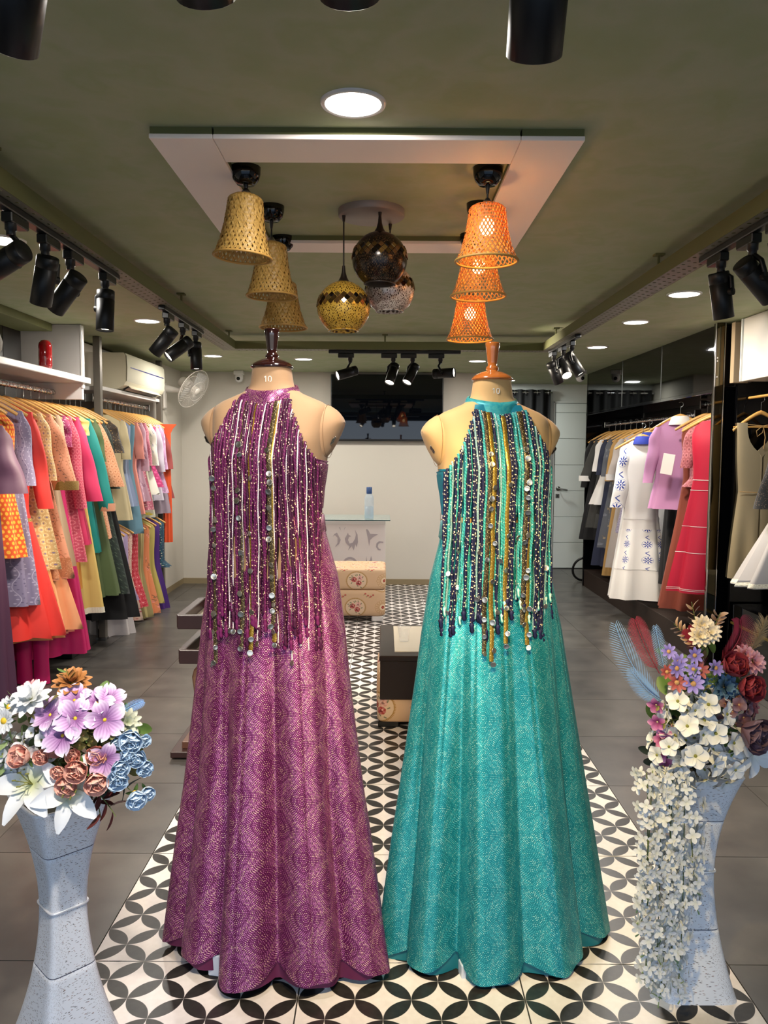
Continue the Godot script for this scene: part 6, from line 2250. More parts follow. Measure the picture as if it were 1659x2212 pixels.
# rings: [count, length, width, rise, droop, cup, tip, notch, material, height]
func bloom(called: String, label: String, pos: Vector3, dir: Vector3, rings: Array, heart: Variant = null, heart_r := 0.005, size := 1.0, group := "") -> Node3D:
	var t := thing(called, label, "flower", pos, 0.0, group)
	t.basis = facing(dir, rng.randf() * TAU).scaled(Vector3.ONE * size)
	var k := 0
	for g in rings:
		var m := petal(g[1], g[2], g[4], g[5], g[6], g[7])
		for i in g[0]:
			var a: float = TAU * (i + 0.5 * (k % 2)) / g[0] + rng.randf_range(-0.09, 0.09)
			part("petal", m, g[8], t, Transform3D(Basis(Vector3.UP, a) * Basis(Vector3.BACK, g[3] + rng.randf_range(-0.08, 0.08)), Vector3(0, g[9], 0)))
		k += 1
	if heart:
		var b := B.new()
		b.lathe([Vector2(heart_r, 0.0), Vector2(heart_r * 0.9, heart_r * 0.5), Vector2(heart_r * 0.5, heart_r * 0.85), Vector2(0.0, heart_r)], 10)
		part("heart", b, heart, t)
	return t

func leaf_spray(called: String, label: String, a: Vector3, c: Vector3, n: int, len: float, wid: float, m: Material, sag := 0.03, group := "") -> Node3D:
	var t := thing(called, label, "foliage", a, 0.0, group)
	var b := B.new()
	var path := PackedVector3Array()
	for i in 9:
		var u := i / 8.0
		path.append((c - a) * u - Vector3(0, sag * u * u, 0) + Vector3(0, sag * u, 0))
	b.tube(path, [0.002, 0.0019, 0.0018, 0.0017, 0.0016, 0.0015, 0.0013, 0.0011, 0.001], 5)
	part("stem", b, M.stem_green, t)
	var pm := petal(len, wid, 0.15, 0.25, 0.9)
	for i in n:
		var u := lerpf(0.12, 1.0, (i + 0.5) / n)
		var p := path[mini(8, int(u * 8.0))]
		var d := (c - a).normalized()
		var side := d.cross(Vector3(0.2, 0.4, 1).normalized()).normalized() * (1.0 if i % 2 == 0 else -1.0)
		var out := (side + d * 0.7 + Vector3(0, 0.15, 0.2)).normalized()
		part("leaf", pm, m, t, Transform3D(facing(out) * Basis(Vector3.BACK, PI / 2) * Basis(Vector3.RIGHT, rng.randf_range(-0.6, 0.6)), p))
	return t

# palm-like frond: bent midrib with a comb of thin leaflets, joined
func frond(label: String, a: Vector3, c: Vector3, len: float, m: Material, bend: Vector3, n := 34) -> void:
	var t := thing("palm_frond", label, "foliage", a, 0.0, "dyed palm fronds")
	var path := PackedVector3Array()
	for i in n + 1:
		var u := i / float(n)
		path.append((c - a) * u + bend * sin(PI * u) * 0.5)
	var b := B.new()
	b.tube(path, 0.0013, 5)
	part("midrib", b, m, t)
	b = B.new()
	b.smooth()
	for i in range(3, n + 1):
		var u := i / float(n)
		var d := (path[mini(i + 1, n)] - path[i - 1]).normalized()
		for s in [-1.0, 1.0]:
			var side: Vector3 = d.cross(Vector3(0, 0.1, 1)).normalized() * s
			var dirl: Vector3 = (side * 0.65 + d * 0.85).normalized()
			var L := len * pow(sin(PI * lerpf(0.12, 0.96, u)), 0.6)
			var rows := []
			for e in [[0.0, 0.0007], [0.35, 0.0013], [0.75, 0.001], [1.0, 0.0002]]:
				var q: Vector3 = path[i] + dirl * L * e[0] + Vector3(0, -0.12 * L * e[0] * e[0], 0.05 * L * e[0])
				rows.append(PackedVector3Array([q + d * e[1], q - d * e[1]]))
			b.grid(rows, false)
	part("leaflets", b, m, t).set_meta("kind", "stuff")

func pedestal(label: String, at: Vector3, turn: float) -> void:
	var t := thing("flower_pedestal", label, "pedestal", at, turn, "speckled hourglass pedestals")
	var b := B.new()
	var rows := []
	var uvs := []
	var sect := func(h: float, y: float) -> PackedVector3Array:
		var row := PackedVector3Array()
		for j in 65:
			var a := TAU * j / 64.0
			row.append(Vector3(signf(cos(a)) * pow(absf(cos(a)), 0.3) * h, y, signf(sin(a)) * pow(absf(sin(a)), 0.3) * h))
		return row
	var half := func(y: float) -> float:
		if y > 0.33:
			return 0.046 + 0.052 * pow((y - 0.33) / 0.27, 1.9)
		return 0.046 + 0.056 * pow((0.33 - y) / 0.33, 1.9)
	var ys := []
	for i in 41:
		var y := i * 0.015
		ys.append([y, 0.0])
	for g in [0.178, 0.477]:
		for e in [[-0.0022, 0.0], [-0.0012, -0.0016], [0.0012, -0.0016], [0.0022, 0.0]]:
			ys.append([g + e[0], e[1]])
	ys.sort_custom(func(p, q): return p[0] < q[0])
	for e in ys:
		rows.append(sect.call(half.call(e[0]) + e[1], e[0]))
		var ur := PackedVector2Array()
		for j in 65:
			ur.append(Vector2(j / 64.0 * 3.0, e[0] * 5.0))
		uvs.append(ur)
	b.grid(rows, false, uvs)
	part("body", b, M.terrazzo, t)
	b = B.new()
	b.grid([sect.call(0.098, 0.6), sect.call(0.1, 0.604), sect.call(0.094, 0.606), sect.call(0.088, 0.602), sect.call(0.08, 0.56)], false)
	part("rim", b, M.terrazzo, t)
	b = B.new()
	b.grid([sect.call(0.084, 0.565), sect.call(0.002, 0.57)], false)
	part("filler", b, M.moss_dark, t)
	for g in [0.178, 0.477]:
		b = B.new()
		b.tube(sect.call(half.call(g) - 0.0012, g), 0.0009, 4, false)
		part("joint_line", b, M.joint_line, t)
	b = B.new()
	b.tube(sect.call(0.0475, 0.332), 0.0032, 8, false)
	part("waist_ring", b, M.pearl, t)

func pedestals() -> void:
	var im := Image.create(512, 512, false, Image.FORMAT_RGB8)
	im.fill(hexc("d8dbe0"))
	var r := RandomNumberGenerator.new()
	r.seed = 91
	for k in 2600:
		var p := Vector2(r.randf(), r.randf()) * 512.0
		var q := Vector2.from_angle(r.randf() * TAU) * r.randf_range(0.3, 3.0)
		stroke(im, p, p + q, r.randf_range(0.6, 1.3), [hexc("5a5652"), hexc("3a3838"), hexc("8a8480"), hexc("7a5a50")][k % 4])
	mat("terrazzo", "ffffff", 0.4, 0.0, {"albedo_texture": ImageTexture.create_from_image(im)})
	mat("joint_line", "4a4658", 0.7)
	mat("pearl", "d9dbe0", 0.2, 0.3)
	mat("moss_dark", "2c2a1c", 0.9)
	mat("stem_green", "5a6a30", 0.6)
	mat("leaf_green", "4f6a2c", 0.55)
	mat("leaf_euca", "7f9462", 0.6)
	mat("leaf_olive", "6f6a34", 0.6)
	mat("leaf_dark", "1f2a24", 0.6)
	mat("leaf_maroon", "54201c", 0.55)
	mat("yellow_heart", "d8b028", 0.7)
	mat("green_heart", "7a7a34", 0.7)
	mat("tan_heart", "b08a5c", 0.8)
	mat("frond_blue", "7ea6d8", 0.6)
	mat("frond_wine", "8a2138", 0.6)
	mat("pampas", "b8a27c", 0.9)
	petal_mat("white_petal", "cbcec4", "d4d7d9", "dbdee2")
	petal_mat("lily_petal", "bcc48e", "dcdfe0", "e2e5e9")
	petal_mat("lilac_petal", "6a3a72", "b590bc", "e6dcea", 0.6)
	petal_mat("peach_petal", "d08a7a", "e8ac9a", "f0c2b2")
	petal_mat("blue_petal", "a0bcd8", "bcd4ea", "d0e2f2")
	petal_mat("brown_petal", "6a3c20", "96602f", "a8713c")
	petal_mat("violet_petal", "584c98", "7c70c0", "968cd4")
	petal_mat("coral_petal", "7c3436", "9c4c4c", "b06a68")
	petal_mat("wine_petal", "4c0c18", "7c1a28", "a8464c")
	petal_mat("mauve_petal", "7a4238", "664854", "7c6470")
	petal_mat("dusk_petal", "22384c", "3c5c78", "56789a")
	petal_mat("pink_petal", "b05a6c", "d8949c", "e8b4b8")
	petal_mat("orchid_petal", "6a2050", "b05c98", "cc96b8", 0.5)
	petal_mat("cream_petal", "c8b890", "ded2b8", "e8dccc")
	petal_mat("beige_petal", "8a6a50", "b08e74", "ccb4a4")
	petal_mat("sage_petal", "7c8468", "a4a890", "c0c0ac")
	pedestal("speckled white hourglass pedestal turned edge-on, under the lilies", Vector3(-0.785, 0, -1.87), PI / 4)
	pedestal("speckled white hourglass pedestal beside the falling white blossoms", Vector3(0.842, 0, -2.067), 0.0)
	bouquet_left()
	bouquet_right()

func lily(label: String, p: Vector3, d: Vector3, s := 1.0) -> void:
	var t := bloom("lily", label, p, d, [[3, 0.088, 0.048, 0.5, 0.5, 0.45, 1.15, 0.0, M.lily_petal, 0.0], [3, 0.094, 0.038, 0.42, 0.52, 0.4, 1.1, 0.0, M.lily_petal, -0.002]], null, 0.0, s, "white lilies")
	for k in 5:
		var a := TAU * k / 5.0
		var b := B.new()
		b.tube(PackedVector3Array([Vector3.ZERO, Vector3(cos(a) * 0.006, 0.03, sin(a) * 0.006), Vector3(cos(a) * 0.016, 0.052, sin(a) * 0.016)]), 0.0011, 5)
		b.tube(PackedVector3Array([Vector3(cos(a) * 0.016 - 0.004, 0.053, sin(a) * 0.016), Vector3(cos(a) * 0.016 + 0.004, 0.055, sin(a) * 0.016)]), 0.0018, 5)
		part("stamen", b, M.green_heart, t)

func rose(called: String, label: String, p: Vector3, d: Vector3, m: Material, s := 1.0, group := "") -> void:
	var t := bloom(called, label, p, d, [[3, 0.022, 0.024, 1.15, -0.55, 0.9, 1.6, 0.0, m, 0.004], [4, 0.027, 0.032, 0.85, -0.62, 0.85, 1.6, 0.0, m, 0.002], [5, 0.031, 0.038, 0.6, -0.66, 0.8, 1.6, 0.0, m, 0.0], [5, 0.033, 0.042, 0.3, -0.66, 0.75, 1.6, 0.0, m, -0.003]], M.yellow_heart, 0.007, s * 0.96, group)
	for k in 3:
		part("sepal", petal(0.02, 0.01, 0.4, 0.3, 0.9), M.leaf_green, t, Transform3D(Basis(Vector3.UP, TAU * k / 3.0) * Basis(Vector3.BACK, 0.1), Vector3(0, -0.006, 0)))

func orchid(label: String, p: Vector3, d: Vector3, s := 1.0, m: Material = null) -> void:
	bloom("lilac_blossom", label, p, d, [[5, 0.044, 0.033, 0.3, 0.22, 0.25, 1.6, 0.2, m if m else M.lilac_petal, 0.0]], M.yellow_heart, 0.004, s, "lilac blossoms")

func daisy(called: String, label: String, p: Vector3, d: Vector3, m: Material, heart: Material, s := 1.0, n := 8, group := "") -> void:
	bloom(called, label, p, d, [[n, 0.023, 0.0098, 0.2, 0.12, 0.25, 1.35, 0.1, m, 0.0]], heart, 0.006, s, group)

func cluster(called: String, label: String, p: Vector3, rad: float, n: int, m: Material, s: float, look_at: Vector3, heart: Material, five := 4) -> void:
	# a head of small four-petalled florets
	var t := thing(called, label, "flower", p, 0.0, "hydrangea heads")
	var pm := petal(0.018, 0.0165 if five > 4 else 0.0195, 0.2, 0.35, 1.45)
	for i in n:
		var y := 1.0 - (i + 0.5) / n * 1.45
		var a := i * 2.39996
		var d := Vector3(sqrt(maxf(0.0, 1.0 - y * y)) * cos(a), sqrt(maxf(0.0, 1.0 - y * y)) * sin(a), y)
		var bs := Basis.looking_at(-look_at, Vector3.UP)
		d = bs * d
		var f := Node3D.new()
		f.name = "floret"
		t.add_child(f, true)
		f.position = d * rad * rng.randf_range(0.85, 1.08)
		f.basis = facing(d + Vector3(rng.randf_range(-0.2, 0.2), rng.randf_range(-0.2, 0.2), 0), rng.randf() * TAU).scaled(Vector3.ONE * s * rng.randf_range(0.85, 1.15))
		for k in five:
			part("petal", pm, m, f, Transform3D(Basis(Vector3.UP, TAU * k / five + rng.randf_range(-0.1, 0.1)) * Basis(Vector3.BACK, rng.randf_range(0.12, 0.45)), Vector3.ZERO))
		var b: ArrayMesh = T.get("floret_heart")
		if b == null:
			var hb := B.new()
			hb.lathe([Vector2(0.003, 0.0), Vector2(0.0022, 0.002), Vector2(0.0, 0.003)], 8)
			T.floret_heart = hb.done()
		part("heart", T.floret_heart, heart, f)

func chrys(called: String, label: String, p: Vector3, d: Vector3, m: Material, s := 1.0, heart: Material = null) -> void:
	bloom(called, label, p, d, [[12, 0.037, 0.016, 0.12, 0.1, 0.3, 1.1, 0.0, m, 0.0], [10, 0.032, 0.015, 0.42, 0.05, 0.3, 1.1, 0.0, m, 0.003], [7, 0.025, 0.013, 0.85, 0.0, 0.3, 1.1, 0.0, m, 0.005]], heart if heart else M.green_heart, 0.006, s)

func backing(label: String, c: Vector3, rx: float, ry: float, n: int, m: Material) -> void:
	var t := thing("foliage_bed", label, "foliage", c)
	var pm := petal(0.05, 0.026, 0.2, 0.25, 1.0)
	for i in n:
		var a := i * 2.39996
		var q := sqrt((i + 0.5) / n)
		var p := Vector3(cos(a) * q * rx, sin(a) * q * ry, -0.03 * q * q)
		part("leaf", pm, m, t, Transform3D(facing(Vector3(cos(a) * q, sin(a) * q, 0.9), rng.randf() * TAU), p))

func bouquet_left() -> void:
	backing("dark green leaves bedding the low bouquet", Vector3(-0.72, 0.76, -1.80), 0.14, 0.1, 46, M.leaf_green)
	backing("olive leaves deep inside the low bouquet", Vector3(-0.69, 0.73, -1.775), 0.12, 0.09, 36, M.leaf_olive)
	var V := func(x: float, y: float, z: float) -> Vector3: return Vector3(x, y, z)
	lily("open white lily facing up at the front of the low bouquet", Vector3(-0.79, 0.685, -1.735), Vector3(-0.1, 0.55, 0.8), 1.0)
	lily("white lily drooping over the pedestal's front corner", Vector3(-0.705, 0.672, -1.73), Vector3(0.3, 0.35, 0.85), 0.92)
	lily("white lily at the photograph's left edge below the hydrangea", Vector3(-0.875, 0.69, -1.78), Vector3(-0.45, 0.45, 0.75), 0.9)
	var rp := [[-0.798, 0.748, -1.735, 1.15, "closed peach ranunculus bud above the lilies, nearest the photograph's edge", Vector3(-0.3, 0.35, 0.8)], [-0.762, 0.75, -1.74, 0.8, "small open peach ranunculus next to the closed bud", Vector3(0, 0.2, 1)], [-0.735, 0.762, -1.755, 1.0, "peach ranunculus tucked highest among the peach ones", Vector3(0.1, 0.4, 0.9)], [-0.692, 0.752, -1.735, 0.75, "tiny peach ranunculus with a yellow centre", Vector3(0.1, 0.3, 0.9)], [-0.678, 0.73, -1.725, 1.15, "largest open peach ranunculus in the middle of the cluster", Vector3(0.1, 0.1, 1)], [-0.722, 0.724, -1.73, 0.72, "smallest rusty ranunculus with an orange heart", Vector3(0, 0, 1)], [-0.70, 0.70, -1.725, 1.05, "dusky peach ranunculus lowest in the cluster", Vector3(0.05, -0.1, 1)], [-0.645, 0.705, -1.73, 1.15, "pale peach ranunculus beside the dark leaves", Vector3(0.35, -0.1, 0.9)], [-0.652, 0.75, -1.75, 1.0, "peach ranunculus half covered by a lilac blossom", Vector3(0.3, 0.2, 0.9)]]
	for e in rp:
		rose("ranunculus", e[4], Vector3(e[0], e[1], e[2]), e[5], M.peach_petal, e[3], "peach ranunculus")
	var rb := [[-0.575, 0.785, -1.77, 1.2, "largest round pale blue ranunculus near the top of its cluster"], [-0.612, 0.775, -1.765, 0.7, "small pale blue bud by the green sprig"], [-0.585, 0.752, -1.75, 0.85, "pale blue bud under the largest one"], [-0.598, 0.73, -1.74, 0.9, "pale blue ranunculus beside the lilac blossom"], [-0.598, 0.70, -1.74, 1.05, "open pale blue ranunculus above the black leaves"], [-0.562, 0.742, -1.765, 0.95, "half open white-blue ranunculus"], [-0.55, 0.718, -1.77, 0.9, "glossy white-blue bud at the cluster's outer edge"], [-0.565, 0.66, -1.75, 1.0, "low hanging pale blue ranunculus"], [-0.545, 0.662, -1.765, 0.75, "small blue bud hanging outermost"], [-0.56, 0.77, -1.79, 0.7, "little white-blue bud behind the others"]]
	for e in rb:
		rose("blue_ranunculus", e[4], Vector3(e[0], e[1], e[2]), Vector3(0.35 + rng.randf_range(-0.2, 0.3), rng.randf_range(-0.3, 0.3), 0.9), M.blue_petal, e[3], "pale blue ranunculus")
	var ol := [[-0.715, 0.802, -1.725, 1.15, "large lilac blossom lowest and nearest", Vector3(-0.15, 0.35, 0.9)], [-0.69, 0.838, -1.735, 1.15, "lilac blossom at the centre of the lilac group", Vector3(0.1, 0.45, 0.9)], [-0.75, 0.842, -1.745, 1.05, "lilac blossom next to the white dahlia", Vector3(-0.35, 0.55, 0.75)], [-0.705, 0.868, -1.77, 1.0, "lilac blossom topmost of the group", Vector3(0.0, 0.8, 0.55)], [-0.655, 0.862, -1.77, 1.0, "lilac blossom behind the centre one", Vector3(0.25, 0.75, 0.5)], [-0.632, 0.862, -1.79, 0.95, "lilac blossom at the group's upper outer edge", Vector3(0.5, 0.6, 0.5)], [-0.628, 0.832, -1.745, 1.15, "lilac blossom with long curled petals on the outer side", Vector3(0.45, 0.2, 0.85)], [-0.625, 0.745, -1.735, 1.0, "single lilac blossom between peach and blue ranunculus", Vector3(0.3, 0.0, 0.95)]]
	for e in ol:
		orchid(e[4], Vector3(e[0], e[1], e[2]), e[5], e[3])
	chrys("white_dahlia", "white dahlia rising at the top of the low bouquet", Vector3(-0.795, 0.872, -1.755), Vector3(-0.15, 0.75, 0.6), M.white_petal, 1.35)
	chrys("brown_dahlia", "cinnamon brown dahlia topmost in the low bouquet", Vector3(-0.725, 0.893, -1.81), Vector3(0.1, 0.85, 0.45), M.brown_petal, 1.25, M.yellow_heart)
	chrys("sage_rose", "pale sage green bloom above the blue ranunculus", Vector3(-0.59, 0.812, -1.78), Vector3(0.45, 0.4, 0.7), M.sage_petal, 0.95)
	chrys("pink_dahlia", "dusty pink dahlia behind the white dahlia", Vector3(-0.825, 0.872, -1.82), Vector3(-0.3, 0.8, 0.3), M.pink_petal, 0.9)
	daisy("white_daisy", "white daisy with a yellow heart at the photograph's edge", Vector3(-0.852, 0.83, -1.74), Vector3(-0.2, 0.2, 0.95), M.white_petal, M.yellow_heart, 1.35, 14)
	daisy("white_daisy", "white daisy above the other one, pointing up", Vector3(-0.85, 0.855, -1.76), Vector3(-0.25, 0.6, 0.7), M.white_petal, M.yellow_heart, 1.2, 12)
	daisy("white_daisy", "small starry white daisy beside the sage bloom", Vector3(-0.602, 0.835, -1.76), Vector3(0.3, 0.5, 0.8), M.cream_petal, M.yellow_heart, 0.6, 7)
	cluster("white_hydrangea", "white hydrangea head under the green leaves of the low bouquet", Vector3(-0.775, 0.775, -1.775), 0.045, 20, M.white_petal, 1.0, Vector3(-0.1, 0.3, 0.9), M.green_heart)
	cluster("white_hydrangea", "white hydrangea head at the edge above the lilies", Vector3(-0.835, 0.735, -1.775), 0.045, 20, M.white_petal, 1.05, Vector3(-0.2, 0.1, 0.95), M.green_heart)
	cluster("green_hydrangea", "antique green hydrangea head behind the lilac blossoms", Vector3(-0.69, 0.795, -1.785), 0.06, 34, M.leaf_olive, 0.75, Vector3(0.1, 0.1, 0.95), M.tan_heart)
	cluster("green_hydrangea", "antique green hydrangea sprig beside the blue ranunculus", Vector3(-0.64, 0.79, -1.785), 0.05, 26, M.leaf_olive, 0.7, Vector3(0.3, 0.2, 0.9), M.tan_heart)
	leaf_spray("eucalyptus_spray", "broad pale eucalyptus leaves at the edge of the low bouquet", Vector3(-0.79, 0.72, -1.80), Vector3(-0.875, 0.79, -1.74), 7, 0.055, 0.036, M.leaf_euca)
	leaf_spray("eucalyptus_spray", "rounded green leaves standing beside the white dahlia", Vector3(-0.77, 0.76, -1.79), Vector3(-0.765, 0.865, -1.745), 5, 0.05, 0.032, M.leaf_olive)
	leaf_spray("eucalyptus_spray", "pale green leaves lowest at the photograph's edge", Vector3(-0.8, 0.7, -1.78), Vector3(-0.89, 0.73, -1.74), 6, 0.05, 0.034, M.leaf_euca)
	leaf_spray("maroon_spray", "dark maroon leaves hanging over the pedestal", Vector3(-0.67, 0.67, -1.76), Vector3(-0.60, 0.615, -1.725), 7, 0.042, 0.02, M.leaf_maroon)
	leaf_spray("maroon_spray", "maroon leaf tips under the pale peach ranunculus", Vector3(-0.67, 0.68, -1.77), Vector3(-0.635, 0.605, -1.73), 5, 0.042, 0.018, M.leaf_maroon)
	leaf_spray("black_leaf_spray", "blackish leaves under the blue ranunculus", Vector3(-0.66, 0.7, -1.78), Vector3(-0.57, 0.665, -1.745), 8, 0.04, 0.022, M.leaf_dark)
	leaf_spray("black_leaf_spray", "dark leaves between peach and blue flowers", Vector3(-0.7, 0.7, -1.79), Vector3(-0.62, 0.685, -1.735), 7, 0.04, 0.022, M.leaf_dark)
	for e in [[Vector3(-0.86, 0.80, -1.77), Vector3(-0.83, 0.89, -1.75), "feathery green sprig left of the white dahlia"], [Vector3(-0.74, 0.76, -1.78), Vector3(-0.66, 0.80, -1.735), "green sprig among the lilac blossoms"], [Vector3(-0.66, 0.75, -1.78), Vector3(-0.60, 0.80, -1.745), "bright green sprig by the blue buds"], [Vector3(-0.72, 0.85, -1.81), Vector3(-0.735, 0.935, -1.8), "spiky pale sprig behind the cinnamon dahlia"], [Vector3(-0.70, 0.70, -1.77), Vector3(-0.63, 0.67, -1.725), "small curled green sprig near the maroon leaves"], [Vector3(-0.78, 0.72, -1.78), Vector3(-0.69, 0.73, -1.735), "green leaves under the peach ranunculus"]]:
		leaf_spray("green_sprig", e[2], e[0], e[1], 10, 0.024, 0.008, M.leaf_green, 0.01)
	frond("small pale blue frond peeking from the low bouquet", Vector3(-0.62, 0.82, -1.8), Vector3(-0.555, 0.86, -1.79), 0.022, M.frond_blue, Vector3(0, 0.01, 0), 18)

func bouquet_right() -> void:
	backing("dark green leaves bedding the high bouquet", Vector3(0.83, 0.79, -2.03), 0.12, 0.14, 50, M.leaf_green)
	backing("blackish green leaves under the white hydrangea", Vector3(0.80, 0.68, -2.0), 0.1, 0.07, 34, M.leaf_dark)  # shaded green leaves: the shade is put into the near-black colour
	frond("tall pale blue palm frond leaning away from the high bouquet", Vector3(0.735, 0.78, -2.02), Vector3(0.595, 1.0, -2.0), 0.055, M.frond_blue, Vector3(-0.03, -0.01, 0))
	frond("short pale blue palm frond low on the bouquet's side", Vector3(0.725, 0.80, -2.0), Vector3(0.635, 0.885, -1.99), 0.04, M.frond_blue, Vector3(0, -0.02, 0))
	frond("pale blue palm frond behind the violet daisies", Vector3(0.745, 0.86, -2.05), Vector3(0.715, 0.985, -2.05), 0.03, M.frond_blue, Vector3(0, 0, 0), 24)
	frond("wine red palm frond standing tallest in the high bouquet", Vector3(0.86, 0.89, -2.0), Vector3(0.905, 1.02, -1.98), 0.055, M.frond_wine, Vector3(0.05, 0.02, 0))
	frond("wine red palm frond crossing behind the beige blossoms", Vector3(0.84, 0.87, -2.03), Vector3(0.79, 0.985, -2.02), 0.045, M.frond_wine, Vector3(0.0, 0.03, 0))
	frond("wine red palm frond beside the tall blue one", Vector3(0.73, 0.86, -2.05), Vector3(0.665, 1.0, -2.06), 0.05, M.frond_wine, Vector3(-0.01, 0, 0))
	var vd := [[0.728, 0.935, -1.985, 0.95, "violet daisy seen from the side near the blue fronds"], [0.752, 0.912, -1.975, 1.0, "violet daisy facing up beneath the side-on one"], [0.79, 0.928, -1.975, 1.05, "violet daisy highest in front of the wine frond"], [0.742, 0.897, -1.965, 1.15, "open violet daisy facing the camera, upper"], [0.785, 0.895, -1.965, 0.9, "violet daisy half turned beside the coral one"], [0.782, 0.86, -1.955, 1.3, "largest violet daisy above the white blossoms"], [0.76, 0.865, -1.97, 0.8, "small violet daisy behind the largest one"], [0.843, 0.897, -1.97, 1.0, "violet daisy under the tall wine frond"], [0.935, 0.842, -1.975, 1.3, "violet blossom at the photograph's right edge"]]
	for e in vd:
		daisy("violet_daisy", e[4], Vector3(e[0], e[1], e[2]), Vector3(rng.randf_range(-0.4, 0.3), rng.randf_range(0.1, 0.7), 0.8), M.violet_petal, M.tan_heart, e[3], 8, "violet daisies")
	for e in [[0.742, 0.862, -1.96, 1.2, "coral daisy beside the largest violet one"], [0.805, 0.89, -1.975, 1.1, "faded coral daisy below the wine frond"], [0.725, 0.882, -1.985, 0.95, "coral daisy half hidden by the blue frond"]]:
		daisy("coral_daisy", e[4], Vector3(e[0], e[1], e[2]), Vector3(rng.randf_range(-0.3, 0.2), 0.3, 0.9), M.coral_petal, M.tan_heart, e[3], 8, "coral daisies")
	rose("wine_rose", "deep wine red rose under the tall frond", Vector3(0.882, 0.885, -1.985), Vector3(0.1, 0.6, 0.8), M.wine_petal, 1.5)
	rose("wine_rose", "wine red rose with pink edges beside the green leaf", Vector3(0.908, 0.85, -1.97), Vector3(0.3, 0.2, 0.9), M.wine_petal, 1.5)
	chrys("dusk_dahlia", "dusky blue dahlia with yellow bobbles", Vector3(0.872, 0.845, -1.985), Vector3(0.1, 0.3, 0.95), M.dusk_petal, 1.15, M.yellow_heart)
	chrys("dusk_dahlia", "dusky blue dahlia lower, beside the mauve rose", Vector3(0.892, 0.815, -1.975), Vector3(0.3, 0.0, 0.95), M.dusk_petal, 1.0)
	chrys("dusk_dahlia", "dark blue dahlia behind the violet daisies", Vector3(0.815, 0.848, -2.0), Vector3(0.0, 0.3, 0.95), M.dusk_petal, 0.85)
	rose("mauve_rose", "large mauve brown rose at the bouquet's near side", Vector3(0.913, 0.748, -1.955), Vector3(0.25, -0.05, 0.95), M.mauve_petal, 1.9)
	cluster("mauve_hydrangea", "mauve brown hydrangea head above the mauve rose", Vector3(0.90, 0.79, -1.985), 0.045, 26, M.mauve_petal, 1.0, Vector3(0.2, 0.2, 0.95), M.tan_heart)
	for e in [[0.94, 0.91, -1.98, 0.95, "pink dahlia below the pampas tuft"], [0.922, 0.925, -1.99, 0.85, "pink dahlia nearer the wine frond"], [0.93, 0.80, -1.97, 0.8, "coral pink dahlia at the right edge"]]:
		chrys("pink_dahlia", e[4], Vector3(e[0], e[1], e[2]), Vector3(0.2, 0.4, 0.9), M.pink_petal if e[1] > 0.85 else M.coral_petal, e[3], M.yellow_heart)
	# beige sprays and cream blossoms on top
	for e in [[Vector3(0.83, 0.92, -2.03), Vector3(0.752, 1.0, -2.02), "beige leaf spray at the top of the high bouquet"], [Vector3(0.83, 0.92, -2.03), Vector3(0.80, 1.055, -2.03), "upright beige leaf spray, topmost"], [Vector3(0.84, 0.93, -2.03), Vector3(0.872, 1.03, -2.02), "beige leaf spray behind the wine frond"]]:
		leaf_spray("beige_spray", e[2], e[0], e[1], 14, 0.026, 0.016, M.beige_petal, 0.01)
	for e in [[0.815, 1.0, -1.995, 0.8, "cream blossom among the beige leaves, upper"], [0.83, 0.985, -1.985, 0.85, "peach cream blossom beside the wine frond"], [0.805, 0.975, -1.985, 0.85, "white cream blossom lowest under the beige leaves"]]:
		chrys("cream_blossom", e[4], Vector3(e[0], e[1], e[2]), Vector3(0.0, 0.4, 0.9), M.cream_petal, e[3], M.yellow_heart)
	# pampas tuft
	var t := thing("pampas_tuft", "fluffy beige pampas tuft at the photograph's right edge", "dried grass", Vector3(0.955, 0.93, -2.02))
	var b := B.new()
	for k in 260:
		var u := rng.randf()
		var a := rng.randf() * TAU
		var p := Vector3(0.035 * u, 0.075 * u, 0)
		var d := Vector3(cos(a) * 0.7 + 0.3, 0.75, sin(a) * 0.7).normalized()
		b.tube(PackedVector3Array([p, p + d * 0.02, p + d * 0.034 + Vector3(0, -0.003, 0)]), [0.0007, 0.0005, 0.0001], 3, false)
	part("plume", b, M.pampas, t).set_meta("kind", "stuff")
	b = B.new()
	b.rod(Vector3(-0.04, -0.1, 0), Vector3(0.03, 0.06, 0), 0.0015, 5)
	part("stem", b, M.tan_heart, t)
	# white masses
	var hy := [[0.785, 0.735, -1.985, 0.062, 16, 1.75, "largest white hydrangea head in the middle of the high bouquet"], [0.86, 0.715, -1.985, 0.055, 13, 1.7, "white hydrangea head beside the mauve rose"], [0.805, 0.662, -1.975, 0.06, 15, 1.7, "white hydrangea head over the pedestal's rim"], [0.742, 0.682, -1.98, 0.05, 12, 1.6, "white hydrangea head next to the orchids"], [0.865, 0.648, -1.975, 0.05, 12, 1.55, "white hydrangea head lowest above the speckled pedestal"], [0.765, 0.795, -1.985, 0.045, 9, 1.6, "loose white blossoms below the violet daisies"], [0.845, 0.785, -1.99, 0.05, 10, 1.6, "loose white blossoms below the blue dahlia"]]
	for e in hy:
		cluster("white_hydrangea", e[6], Vector3(e[0], e[1], e[2]), e[3], e[4], M.white_petal, e[5], Vector3(0.0, 0.05, 1.0), M.green_heart, 5)
	bloom("white_magnolia", "white blossom with long broad petals at the right edge", Vector3(0.94, 0.68, -1.96), Vector3(0.3, -0.2, 0.9), [[7, 0.078, 0.032, 0.1, 0.4, 0.3, 1.4, 0.0, M.white_petal, 0.0], [6, 0.06, 0.03, 0.4, 0.35, 0.3, 1.4, 0.0, M.white_petal, 0.004]], M.green_heart, 0.006, 1.0)
